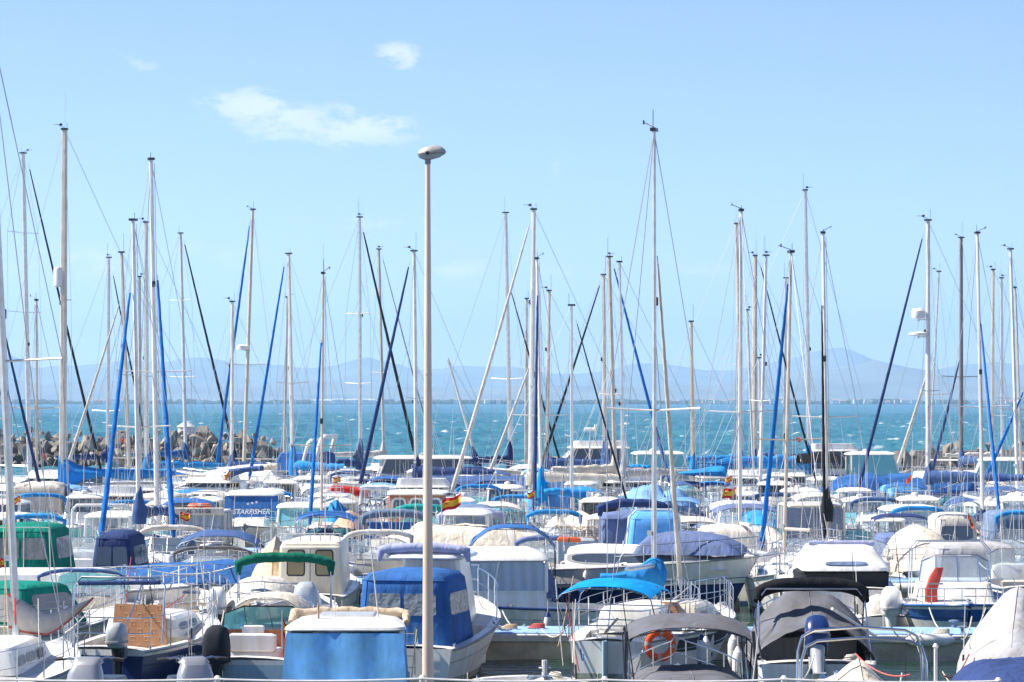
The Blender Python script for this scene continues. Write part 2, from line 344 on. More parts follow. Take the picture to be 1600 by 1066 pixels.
def lifelines(h, root_, t0=.06, t1=.86, ht=.6, m='steel'):
    mb = MB(); n = 6
    for s in (-1, 1):
        for i in range(n + 1):
            t = t0 + (t1 - t0) * i / n; mb.tube([(h.x(t), s * (h.b(t) - .05), h.z(t)), (h.x(t), s * (h.b(t) - .05), h.z(t) + ht)], .013, 4, m)
        for z in (ht, ht * .5): mb.tube([(h.x(t0 + (t1 - t0) * i / n), s * (h.b(t0 + (t1 - t0) * i / n) - .05), h.z(t0 + (t1 - t0) * i / n) + z) for i in range(n + 1)], .007, 4, 'wire')
    x0 = h.x(t0); b_ = h.b(t0) - .05; z0 = h.z(t0)              # pushpit at the stern
    for z in (ht, ht * .5): mb.tube([(x0, -b_, z0 + z), (h.x(.0) + .05, -b_ * .9, z0 + z), (h.x(.0) + .05, b_ * .9, z0 + z), (x0, b_, z0 + z)], .014, 5, m)
    mb.build('guard_rail', root_)
    pulpit(h, root_, t1, ht, True)
def trunk(h, root_, x0, x1, w, z0, ht, m='white', wins=2, glass='darkglass', tap=.6, name='cabin', slope=.35, rear=.06, wz=(.35, .78)):
    """coachroof cabin with side windows"""
    mb = MB(); i1 = .05 + ht * .12
    R = [rring(x0, x1, -w, w, z0, .12, 3, tap), rring(x0 + rear * .6, x1 - slope * .7, -w + i1 * .7, w - i1 * .7, z0 + ht * .80, .14, 3, tap), rring(x0 + rear, x1 - slope, -w + i1 + .04, w - i1 - .04, z0 + ht * .96, .16, 3, tap), rring(x0 + rear + .1, x1 - slope - .15, -w * .55, w * .55, z0 + ht * 1.04, .2, 3, tap)]
    mb.loft(R, m); o = mb.build(name, root_, 28)
    if wins:
        for s in (-1, 1):
            def side(x, z):                                        # point on the sloping side
                k = (z - z0) / (ht * .8); xx0 = x0 + rear * .6 * k; xx1 = x1 - slope * .7 * k; t = (x - xx0) / (xx1 - xx0); ww = (w - i1 * .7 * k) * (1 + (tap - 1) * t); return (x, s * ww, z)
            q0 = x0 + .18; q1 = x1 - slope * .7 - .22; dx = (q1 - q0) / wins
            for i in range(wins):
                a, b_ = q0 + i * dx + .06, q0 + (i + 1) * dx - .06; zl, zh = z0 + ht * .8 * wz[0], z0 + ht * .8 * wz[1]
                q = [side(a, zl), side(b_, zl), side(b_, zh), side(a, zh)]
                if s > 0: q = [q[1], q[0], q[3], q[2]]
                wm = MB(); wm.panel(q, -.05, 1.05, -.1, 1.1, 'alu', .008, .02, .3); wm.panel(q, 0, 1, 0, 1, glass, .014, .02, .3); wm.build('window', o)
    return o
def roof_slab(mb, x0, x1, w, z, th=.07, camber=.1, m='white', r=.25, tap=.9):
    mb.loft([rring(x0 + .05, x1 - .05, -w + .05, w - .05, z, r, 4, tap), rring(x0, x1, -w, w, z + th * .4, r, 4, tap), rring(x0 + .02, x1 - .02, -w + .02, w - .02, z + th, r, 4, tap),
             rring(x0 + .16, x1 - .16, -w + .14, w - .14, z + th + camber * .6, r, 4, tap), rring(x0 + .4, x1 - .4, -w * .55, w * .55, z + th + camber, r, 4, tap)], m)
def pilothouse(root_, x0, x1, w, z0, zs, zt, m='white', glass='smoke', rake=.35, tumble=.08, tap=.92, rear='glass', over=.15, curtain=None, roofm='white', camber=.12, nside=2, rearwins=2, rake_r=.0):
    """wheelhouse: low walls, pillars, panes between them and an overhanging roof"""
    def c4(z):
        k = (z - z0) / (zt - z0); w_ = w - tumble * k; xr = x0 + rake_r * k; xf = x1 - rake * max(0, (z - zs) / (zt - zs)) if z > zs else x1
        return [Vector((xr, -w_, z)), Vector((xf, -w_ * tap, z)), Vector((xf, w_ * tap, z)), Vector((xr, w_, z))]
    mb = MB(); hm = [c4(z0), c4(zs)]; mb.loft(hm, m, cap0=False, cap1=False); S, T = c4(zs), c4(zt)
    if rear == 'door': mb.panel([T[0] * 0 + S[3], S[0], T[0], T[3]], 0, 1, 0, 1, m, 0, .04, .01)
    for i in range(4): mb.tube([S[i], T[i]], .045, 6, m)
    for a, b_, k in ((0, 1, nside), (1, 2, 2), (3, 2, nside), (0, 3, rearwins)):
        if rear == 'open' and (a, b_) == (0, 3): continue
        for j in range(1, k): u = j / k; mb.tube([S[a].lerp(S[b_], u), T[a].lerp(T[b_], u)], .025, 5, m)
        mb.tube([S[a], S[b_]], .03, 5, m)
    h_ = mb.build('cabin', root_, 30)
    for a, b_, k, fl in ((0, 1, nside, 0), (1, 2, 2, 0), (2, 3, nside, 0), (3, 0, rearwins, 1)):
        if fl and rear == 'open': continue
        for j in range(k):
            q = [S[a].lerp(S[b_], j / k), S[a].lerp(S[b_], (j + 1) / k), T[a].lerp(T[b_], (j + 1) / k), T[a].lerp(T[b_], j / k)]
            g = MB()
            if fl and rear == 'door': g.panel(q, .18, .82, .25, .88, 'greyvinyl', .03, .02, .12); g.build('window', h_)
            else:
                g.panel(q, .02, .98, .02, .98, glass, .0, .012, .05); g.build('window', h_)
                if curtain:
                    g = MB(); g.panel(q, .03, .97, .03, .97, curtain, -.05, .01, .02); g.build('curtain', h_)
    mb = MB(); roof_slab(mb, x0 - over + rake_r, T[1].x + over, w - tumble + over * .7, zt - .01, .07, camber, roofm, .22); r_ = mb.build('roof', h_, 30)
    return h_
def windscreen(root_, x, w, z, ht=.45, glass='tealglass', frame='steel', rake=.35, wrap=.55):
    """wrap-round screen: centre panes and two swept side panes"""
    B_ = [(x - wrap, -w), (x, -w * .62), (x, w * .62), (x - wrap, w)]; b3 = [Vector((a, b, z)) for a, b in B_]
    t3 = [Vector((a - rake * (1 if i in (1, 2) else .35), b * .93, z + ht * (1 if i in (1, 2) else .75))) for i, (a, b) in enumerate(B_)]
    mb = MB(); mb.tube(t3, .016, 5, frame); mb.tube(b3, .016, 5, frame)
    for i in range(4): mb.tube([b3[i], t3[i]], .014, 5, frame)
    mb.tube([(b3[1] + b3[2]) / 2, (t3[1] + t3[2]) / 2], .012, 5, frame); o = mb.build('windscreen', root_)
    for i in range(3): g = MB(); g.panel([b3[i], b3[i + 1], t3[i + 1], t3[i]], .01, .99, .01, .99, glass, 0, .01, .02); g.build('pane', o)
    return o
def bimini(root_, x0, x1, w, zb, zt, m='navy', drop=.16, nb=3, ends=.12, frame='steel', under=None, seed=0, xp=None):
    n, k = 10, 10; g = []
    for i in range(n + 1):
        u = i / n; x = x0 + (x1 - x0) * u; row = []
        sag = -.035 * abs(math.sin(u * PI * (nb - 1))) - ends * (abs(2 * u - 1) ** 3)
        for j in range(k + 1):
            v = -1 + 2 * j / k; row.append((x, w * (v if abs(v) < .99 else v), zt + sag - drop * abs(v) ** 3.2 + .012 * nz(x * 3, v * 3, 0, seed)))
        g.append(row)
    mb = MB(); mb.sheet(g, .015, m); cv = mb.build('bimini_canopy', root_, 60)
    fr = MB(); xm = (x0 + x1) / 2 if xp is None else xp
    for q in range(nb):
        u = q / (nb - 1); x = x0 + (x1 - x0) * u; z = zt - .03 - ends * (abs(2 * u - 1) ** 3)
        fr.tube([(xm + (x - xm) * .15, -w, zb), (x, -w, z - drop - .02), (x, -w * .9, z - drop * .6), (x, -w * .5, z - .02), (x, w * .5, z - .02), (x, w * .9, z - drop * .6), (x, w, z - drop - .02), (xm + (x - xm) * .15, w, zb)], .014, 5, frame)
    fr.build('canopy_frame', root_); return cv
def rolled_top(root_, x, w, zb, zt, m='green', r=.075, frame='steel', lean=.0, drop=.15):
    """folded bimini: cloth boot round a hoop"""
    ps = [(x, -w, zt - drop - .25)] + [(x + .02 * math.sin(v * 5), w * v, zt - drop * abs(v) ** 3.5) for v in [-1 + 2 * j / 14 for j in range(15)]] + [(x, w, zt - drop - .25)]
    mb = MB(); mb.tube(ps, [r * .5] + [r * (1 + .22 * nz(i * 1.3, zt, x)) for i in range(len(ps) - 2)] + [r * .5], 8, m); mb.build('folded_canopy', root_, 60)
    fr = MB()
    for dx in (-.0, -.35, .35): fr.tube([(x + dx, -w, zb), (x + dx * .1, -w, zt - drop - .1), (x + dx * .1, -w * .9, zt - drop * .7), (x, 0, zt), (x + dx * .1, w * .9, zt - drop * .7), (x + dx * .1, w, zt - drop - .1), (x + dx, w, zb)], .014, 5, frame)
    fr.build('canopy_frame', root_)
def tent(root_, x0, x1, w, zb, zt, m='royal', wins_r=2, wins_s=1, wtop=None, vin='vinyl', tap=1.0, slope_r=.12, slope_f=.2, wz=(.45, .82), name='canvas_enclosure', rr=.2, seed=1, xfront=True):
    wt = w * .86 if wtop is None else wtop; R = []
    for k, (f, ins) in enumerate(((0, 0), (.25, .1), (.5, .22), (.75, .4), (.88, .62), (.96, 1.0))):
        z = zb + (zt - zb) * f; ww = w + (wt - w) * f - (.10 if k == 5 else 0); ring = rring(x0 + slope_r * f + (.12 if k == 5 else 0), x1 - slope_f * f - (.12 if k == 5 else 0), -ww, ww, z, rr, 4, tap)
        if 0 < k < 5: ring = [(p[0] + .018 * nz(p[0] * 2, p[1] * 2, z * 2, seed), p[1] * (1 + .02 * nz(p[1] * 3, z * 3, p[0], seed)), p[2]) for p in ring]
        R.append(ring)
    R.append(rring(x0 + slope_r + .35, x1 - slope_f - .35, -wt * .5, wt * .5, zt, .2, 4, tap)); mb = MB(); mb.loft(R, m, cap0=False); o = mb.build(name, root_, 50); K_ = len(R[0]); sm = MB()
    for j in range(0, K_, 4): sm.tube([Vector(q_[(j + 1) % K_]) * 1.0 for q_ in R[:-1]], .010, 4, m, cap=True)
    sm.tube(R[4], .011, 4, m, closed=True); sm.tube(R[0], .014, 4, 'rope' if m not in ('navy', 'charcoal') else m, closed=True); sm.build('seam', o)
    def win(q, n_, mg=.1):
        for i in range(n_):
            u0 = mg + (1 - 2 * mg) * i / n_ + .02; u1 = mg + (1 - 2 * mg) * (i + 1) / n_ - .02; g = MB(); g.panel(q, u0, u1, wz[0], wz[1], vin, .022, .016, .12); g.build('clear_window', o)
    wa, wb = w, w + (wt - w) * .9; xr = x0 + slope_r * .9; zt_ = zb + (zt - zb) * .9
    if wins_r: win([(x0, wa, zb), (x0, -wa, zb), (xr, -wb, zt_), (xr, wb, zt_)], wins_r)
    if wins_s:
        win([(x0, -wa, zb), (x1, -wa * tap, zb), (x1 - slope_f, -wb * tap, zt_), (xr, -wb, zt_)], wins_s)
        win([(x1, wa * tap, zb), (x0, wa, zb), (xr, wb, zt_), (x1 - slope_f, wb * tap, zt_)], wins_s)
    return o
def tarp(h, root_, prof, t0=0.0, t1=1.0, m='slate', hang=.16, pw=1.5, seed=0, name='tarpaulin', wr=.05, out=.035, open_rear=False):
    """fitted cover: prof = [(t, height of ridge above water)...]"""
    def ridge(t):
        for (a, za), (b_, zb) in zip(prof, prof[1:]):
            if t <= b_: q = (t - a) / max(1e-6, b_ - a); return za + (zb - za) * q
        return prof[-1][1]
    n, k = 26, 18; g = []
    for i in range(n + 1):
        t = t0 + (t1 - t0) * i / n; zs = h.z(t); bb = h.b(t) + out; x = h.x(t); row = []; rz = ridge(t)
        for j in range(k + 1):
            v = -1 + 2 * j / k; a = abs(v)
            if a > .93: y = math.copysign(bb, v); z = zs - (hang if a > .97 else .0)
            else:
                q = a / .93; y = math.copysign(bb * q, v); z = zs + (rz - zs) * (1 - q ** pw)
                z += wr * nz(x * 1.1, y * 2.3, 0, seed) * (1 - q ** 4) + wr * .6 * nz(x * 3.5, y * 4, 3, seed) * (1 - q)
            row.append((x, y, z))
        g.append(row)
    if open_rear: pass
    elif t0 <= .01: g.insert(0, [(p[0] - .03, p[1], min(p[2], h.z(0) - .05) if abs(p[1]) > -1 else p[2]) for p in g[0]])
    else: g.insert(0, [(p[0] - .05, p[1], h.z(t0) - .0) for p in g[0]])
    if t1 < .99: g.append([(p[0] + .06, p[1], h.z(t1) + .02) for p in g[-1]])
    mb = MB(); mb.sheet([r[::-1] for r in g], .012, m); o = mb.build(name, root_, 55); sm = MB(); K_ = len(g[0])
    sm.tube([Vector(r_[K_ // 2]) + Vector((0, 0, .012)) for r_ in g[2:-2]], .012, 4, m); sm.tube([Vector(r_[0]) for r_ in g[1:-1]], .012, 4, 'rope'); sm.tube([Vector(r_[-1]) for r_ in g[1:-1]], .012, 4, 'rope')
    for q_ in (6, 12, 18): sm.tube([Vector(p) + Vector((0, 0, .01)) for p in g[q_][1:-1]], .009, 4, m)
    sm.build('seam', o); return o
def outboard(root_, x, y, z, c1='black', c2='black', s=1.0, tilt=0.0, cover=None, prop=True):
    """outboard motor: bracket, cowling, leg, propeller; x is the transom"""
    XF = Matrix.Translation((x, y, z)) @ Matrix.Rotation(tilt, 4, 'Y') @ Matrix.Scale(s, 4)
    cow = {'black': 'blackplastic', 'white': 'white', 'grey': 'greyhull', 'navy': 'navyhull'}[c1]; lg = {'black': 'blackplastic', 'white': 'white', 'grey': 'greyhull', 'navy': 'navyhull'}[c2]
    mb = MB(); mb.xf = XF
    mb.loft([rring(-.52, -.06, -.15, .15, .05, .1), rring(-.60, -.04, -.19, .19, .14, .12), rring(-.62, -.05, -.20, .20, .34, .13), rring(-.58, -.10, -.17, .17, .52, .13), rring(-.48, -.16, -.10, .10, .60, .09)], cow)
    c = mb.build('outboard_motor', root_, 40)
    mb = MB(); mb.xf = XF
    mb.loft([rring(-.63, -.04, -.203, .203, .16, .13), rring(-.635, -.045, -.205, .205, .20, .13)], 'palegrey'); mb.build('trim_band', c)
    mb = MB(); mb.xf = XF
    mb.loft([rring(-.42, -.18, -.08, .08, -.55, .07), rring(-.42, -.16, -.09, .09, -.2, .07), rring(-.46, -.12, -.12, .12, .06, .09)], lg)
    mb.box((-.36, 0, -.56), (.42, .2, .025), lg); mb.lathe([(.02, -.52), (.07, -.42), (.07, -.2), (.02, -.08)], (0, 0, -.74), 8, lg, 'x'); mb.loft([rring(-.38, -.2, -.03, .03, -.95, .02), rring(-.40, -.18, -.04, .04, -.55, .03)], lg)
    mb.box((-.07, 0, -.05), (.14, .26, .34), 'greyrub', bev=.02); mb.build('motor_leg', c, 40)
    if prop:
        mb = MB(); mb.xf = XF
        for q in range(3):
            a = q * 2 * PI / 3; u = Vector((0, math.cos(a), math.sin(a))); w_ = Vector((0, -math.sin(a), math.cos(a))); p0 = Vector((-.55, 0, -.74))
            mb.loft([[p0 + u * r + w_ * (wd_ * sg) + Vector((.04 * sg, 0, 0)) + Vector((tt, 0, 0)) for sg, tt in ((-1, 0), (1, 0), (1, .012), (-1, .012))] for r, wd_ in ((.03, .03), (.09, .07), (.14, .075), (.17, .03))], 'steel')
        mb.build('propeller', c)
    if cover:
        mb = MB(); mb.xf = XF; R = []
        for zz, q in ((-.05, 1.05), (.1, 1.12), (.3, 1.1), (.5, 1.0), (.62, .8), (.68, .4)): R.append([(p[0] * 1 + .02 * nz(p[0] * 6, p[1] * 6, zz * 5), p[1] * q + .02 * nz(zz * 7, p[1] * 5, p[0] * 6), zz) for p in rring(-.33 - .31 * q, -.33 + .31 * q, -.21, .21, zz, .12)])
        mb.loft(R, cover, cap0=False); mb.build('motor_cover', c, 50)
    return c
def antenna(root_, x, y, z, ln=2.0, lean=0, r=.010, m='whitemast', name='antenna'):
    mb = MB(); mb.tube([(x, y, z), (x + lean * .1, y, z + .15)], r * 2, 5, 'steel'); mb.tube([(x + lean * .1, y, z + .15), (x + lean * ln, y, z + ln)], [r, r * .5], 5, m); mb.build(name, root_)
def console(root_, x, w, z0, zt, m='white'):
    mb = MB(); mb.loft([rring(x - .3, x + .35, -w, w, z0, .08), rring(x - .28, x + .25, -w * .95, w * .95, zt, .08)], m); mb.loft([rring(x - .32, x - .05, -w * .8, w * .8, zt - .02, .05), rring(x - .2, x + .1, -w * .75, w * .75, zt + .18, .05)], 'blackplastic')
    o = mb.build('console', root_); mb = MB(); mb.torus((x - .42, 0, zt - .05), .17, .018, (1, 0, .5), 16, 6, 'rubber'); mb.build('steering_wheel', o)
def seats(root_, x, w, z0, m='offwhite'):
    mb = MB(); mb.loft([rring(x - .25, x + .25, -w, w, z0, .06), rring(x - .25, x + .25, -w, w, z0 + .42, .06), rring(x - .22, x + .22, -w * .96, w * .96, z0 + .50, .06)], m)
    mb.box((x - .26, 0, z0 + .62), (.12, w * 1.9, .36), m, bev=.04); mb.build('seat', root_)
def arch(root_, x, w, z0, zt, m='white', r=.06, lean=-.3):
    mb = MB(); ps = [(x, -w, z0), (x + lean * .8, -w * .95, zt - .15), (x + lean, -w * .8, zt), (x + lean, w * .8, zt), (x + lean * .8, w * .95, zt - .15), (x, w, z0)]
    mb.tube(ps, r, 8, m); mb.build('radar_arch', root_)
def fender(px_world, color, label, ln=.6, r=.11, group=None, lie=0):
    """fender hanging from a boat side: px_world is its top"""
    o = root('fender', px_world, lie, label, 'fender', group)
    tip = 'fendernavy' if color == 'navytip' else ('fendernavy' if color == 'navy' else 'fenderwhite'); body = 'fendernavy' if color == 'navy' else 'fenderwhite'
    mb = MB(); mb.lathe([(.02, 0), (.05, -.03), (r * .8, -.10), (r, -.18), (r, -ln + .16), (r * .8, -ln + .08), (.05, -ln + .01), (.02, -ln)], (0, 0, 0), 12, body); mb.build('fender_body', o, 60)
    mb = MB(); mb.lathe([(.028, .02), (.055, -.035), (r * .82, -.09), (r * .6, -.1)], (0, 0, 0), 12, tip); mb.build('end_cap', o, 60); mb = MB(); mb.lathe([(r * .6, -ln + .09), (r * .82, -ln + .085), (.055, -ln), (.028, -ln - .03)], (0, 0, 0), 12, tip); mb.build('end_cap', o, 60)
    mb = MB(); mb.tube([(0, 0, .0), (0, 0, .30)], .008, 4, 'rope'); mb.build('fender_line', o)
    return o
def flag(p, label, size=.5, staff=.9, colors=('red', 'yellow', 'red'), ang=0.0, droop=.35, up=True, crest=True):
    o = root('flag', p, ang, label, 'flag'); mb = MB(); mb.tube([(0, 0, 0), (0, 0, staff)], .012, 5, 'whitemast'); mb.build('flag_staff', o)
    n, k = 12, 8; g = []
    for j in range(k + 1):
        g.append([(size * 1.4 * u * (1 - .25 * droop), .05 * math.sin(u * 9 + j * .35) * u ** .5, staff - .03 - size * (j / k) - droop * size * 1.1 * u + .03 * math.sin(u * 7)) for u in [i / n for i in range(n + 1)]])
    mb = MB(); mb.sheet(g, .004, colors[0]); nn = n + 1
    ms = [mb.mi(c) for c in colors]; cnt = 0
    for i in range(k):
        for j in range(n):
            v = (i + .5) / k; c = 0 if v < .25 else (1 if v < .75 else 2); mb.m[cnt] = ms[c]; mb.m[cnt + 1] = ms[c]; cnt += 2
    cl = mb.build('flag_cloth', o, 60)
    if crest and colors[1] == 'yellow':
        mb = MB(); c_ = Vector((size * .42, .05 * math.sin(.3 * 9 + 1.2) * .5, staff - size * .5 - droop * size * .35)); mb.lathe([(size * .10, -.03), (size * .10, .03)], c_, 8, 'redhull', 'y'); mb.build('emblem', o)
    return o
def ring_buoy(p, label, nrm=(0, -1, 0), R=.27, r=.075, m='orange', band='palegrey'):
    o = root('lifebuoy', p, 0, label, 'lifebuoy'); mb = MB(); mb.torus((0, 0, 0), R, r, nrm, 24, 8, m, mats2=band); mb.build('ring', o, 60)
    mb = MB(); q = Vector((0, 0, 1)).rotation_difference(Vector(nrm)); mb.tube([q @ Vector(((R + r * 1.25) * math.cos(a), (R + r * 1.25) * math.sin(a), 0)) for a in [2 * PI * i / 16 for i in range(16)]], .01, 4, 'rope', closed=True); mb.build('grab_line', o); return o
def rope(pa, pb, sag=.15, r=.014, m='rope', label=None, n=10, name='mooring_line'):
    pa, pb = Vector(pa), Vector(pb); mb = MB(); mb.tube([pa.lerp(pb, i / n) - Vector((0, 0, sag * 4 * (i / n) * (1 - i / n))) for i in range(n + 1)], r, 5, m); o = mb.build(name, None); tag(o, label, 'rope'); return o
# ------------------------------------------------------------------ small fittings
def deck_gear(r, h, rnd, D, kind, top, zt):
    x = h.x
    if top != 'tarp':
        mb = MB(); c = x(.74); z = h.z(.74) + (.30 if kind in ('cuddy', 'pilot') else .06); mb.loft([rring(c - .22, c + .22, -.22, .22, z, .06), rring(c - .20, c + .20, -.20, .20, z + .05, .06)], 'smoke' if rnd.random() < .6 else 'greyhull'); mb.build('deck_hatch', r)
    if rnd.random() < .5:
        mb = MB(); c = x(.95); mb.tube([(c - .3, 0, h.z(.95) + .08), (c + .12, 0, h.z(.95) + .1), (c + .2, 0, h.z(.95) - .02)], .022, 5, 'steel'); mb.tube([(c + .2, -.13, h.z(.95) + .0), (c + .24, 0, h.z(.95) - .12), (c + .2, .13, h.z(.95) + .0)], .02, 5, 'steel'); mb.build('anchor', r)
    for k in range(rnd.choice([1, 2, 2, 3, 4]) if 88 < D < 145 else rnd.choice([0, 1, 1, 2])):
        s_ = rnd.choice([-1, 1]); t = rnd.uniform(.03, .4); mb = MB(); p = Vector((x(t), s_ * (h.b(t) - .08), h.z(t))); q = p + Vector((rnd.uniform(-.5, .3), s_ * rnd.uniform(-.2, .3), rnd.uniform(.9, 2.1))); mb.tube([p, p.lerp(q, .2)], .022, 5, 'rubber'); mb.tube([p.lerp(q, .15), q], [.012, .006], 4, rnd.choice(['whitemast', 'blackplastic', 'palewood', 'whitemast'])); mb.build('pole', r)
    for _ in range(rnd.choice([0, 1, 1, 2])):
        t = rnd.uniform(.05, .5); s_ = rnd.choice([-1, 1]); mb = MB(); n = 10; a = Vector((x(t), s_ * (h.b(t) - .05), h.z(t) + rnd.choice([.1, .5]))); b_ = Vector((x(min(.98, t + .42)), s_ * (h.b(min(.98, t + .42)) - .05), h.z(.9) + .45)); mb.tube([a.lerp(b_, i / n) - Vector((0, 0, .3 * 4 * (i / n) * (1 - i / n) * .5)) for i in range(n + 1)], .012, 4, rnd.choice(['rope', 'rope', 'white', 'royal', 'tanrope', 'redrope'])); mb.build('line', r)
    if rnd.random() < .5:
        t = rnd.uniform(.0, .25); s_ = rnd.choice([-1, 1]); mb = MB(); c = Vector((x(t) + .1, s_ * (h.b(t) * .6), h.z(t) + .02))
        for i in range(4): mb.torus(c + Vector((rnd.uniform(-.02, .02), rnd.uniform(-.02, .02), .02 + .025 * i)), .13 - .012 * i, .014, (.1, .1, 1), 12, 4, rnd.choice(['rope', 'tanrope']) if i == 0 else 'rope')
        mb.build('coiled_line', r)
    if top is None and kind in ('cuddy', 'console', 'open') and D > 60 and rnd.random() < .6:
        mb = MB(); c = x(.25); R = []; w = h.b(.3) * .6; m = rnd.choice(['offwhite', 'sky', 'slate', 'beige', 'palelilac', 'azure', 'greycloth'])
        for zz, q in ((.3, 1.0), (.55, .95), (.75, .75), (.85, .35)): R.append([(p[0] + .1 * nz(p[0] * 2, p[1] * 3, zz * 3, c), p[1] * (1 + .15 * nz(p[1] * 3, zz * 2, 2)), zz + .12 * nz(p[0] * 3, p[1] * 3, c)) for p in rring(c - .5 * q, c + .55 * q, -w * q, w * q, zz, .15)])
        mb.loft(R, m); mb.build('cockpit_cover', r, 50)
    if kind == 'pilot' and rnd.random() < .7:
        mb = MB(); mb.tube([(x(.42), -.5, zt), (x(.42), -.5, zt + .22), (x(.42), .5, zt + .22), (x(.42), .5, zt)], .015, 5, 'steel'); mb.tube([(x(.5), -.5, zt), (x(.5), -.5, zt + .22), (x(.5), .5, zt + .22), (x(.5), .5, zt)], .015, 5, 'steel'); mb.lathe([(.05, zt), (.14, zt + .05), (.12, zt + .12), (.02, zt + .16)], (x(.46), .1, 0), 10, 'white'); mb.build('roof_rack', r)
    if rnd.random() < .55 and D < 118:
        col = rnd.choice(['white', 'white', 'navy', 'navytip']); nm = ' '.join(r['label'].split()[:11]).rstrip(','); nm = nm if nm.split()[-1] not in ('a', 'the', 'and', 'with', 'of', 'in', 'on', 'to', 'its', 'by', 'behind') else ' '.join(nm.split()[:-1])
        mw = Matrix.Translation(r.location) @ Matrix.Rotation(r.rotation_euler.z, 4, 'Z')
        for s_ in (-1, 1):
            p = mw @ Vector((x(.42), s_ * (h.b(.42) + .11), h.z(.42) - .10)); c_ = mw @ Vector((x(.42), 0, 0)); side = ('left' if p.x < c_.x else 'right') if abs(p.x - c_.x) > .5 else ('near' if p.y < c_.y else 'far')
            fl_ = '%s fender, %s side of %s' % ('navy' if col == 'navy' else 'white', side, nm)
            if fl_ not in FEND: FEND.add(fl_); fender(p, col, fl_, .5, .09)
# ------------------------------------------------------------------ motorboats
HM = dict(white=('white', 'white', 'white', 'boottop', 'antifoul'), plain=('white', 'white', 'white', 'waterline', 'antifoul'), cream=('cream', 'cream', 'cream', 'waterline', 'antifoul'),
          band=('white', 'white', 'navyhull', 'white', 'antifoul'), navy=('white', 'navyhull', 'navyhull', 'white2', 'antifoul'), blue=('white', 'bluehull', 'bluehull', 'white', 'antifoul'),
          grey=('white2', 'greyhull', 'greyhull', 'white', 'antifoul'), stripe=('white', 'bluehull', 'white', 'white', 'boottop'), yellow=('yellowhull', 'yellowhull', 'yellowhull', 'white', 'antifoul'),
          green=('white', 'greenhull', 'greenhull', 'white', 'antifoul'), mint=('mint', 'mint', 'mint', 'white', 'antifoul'), pale=('white', 'paleblue', 'paleblue', 'white', 'antifoul'),
          blackstripe=('white', 'rubber', 'white', 'waterline', 'antifoul'), palestripe=('mint', 'white', 'white', 'waterline', 'antifoul'), red=('white', 'redhull', 'redhull', 'white', 'antifoul'))
SEED = [0]; CLEAT = []; FEND = set()
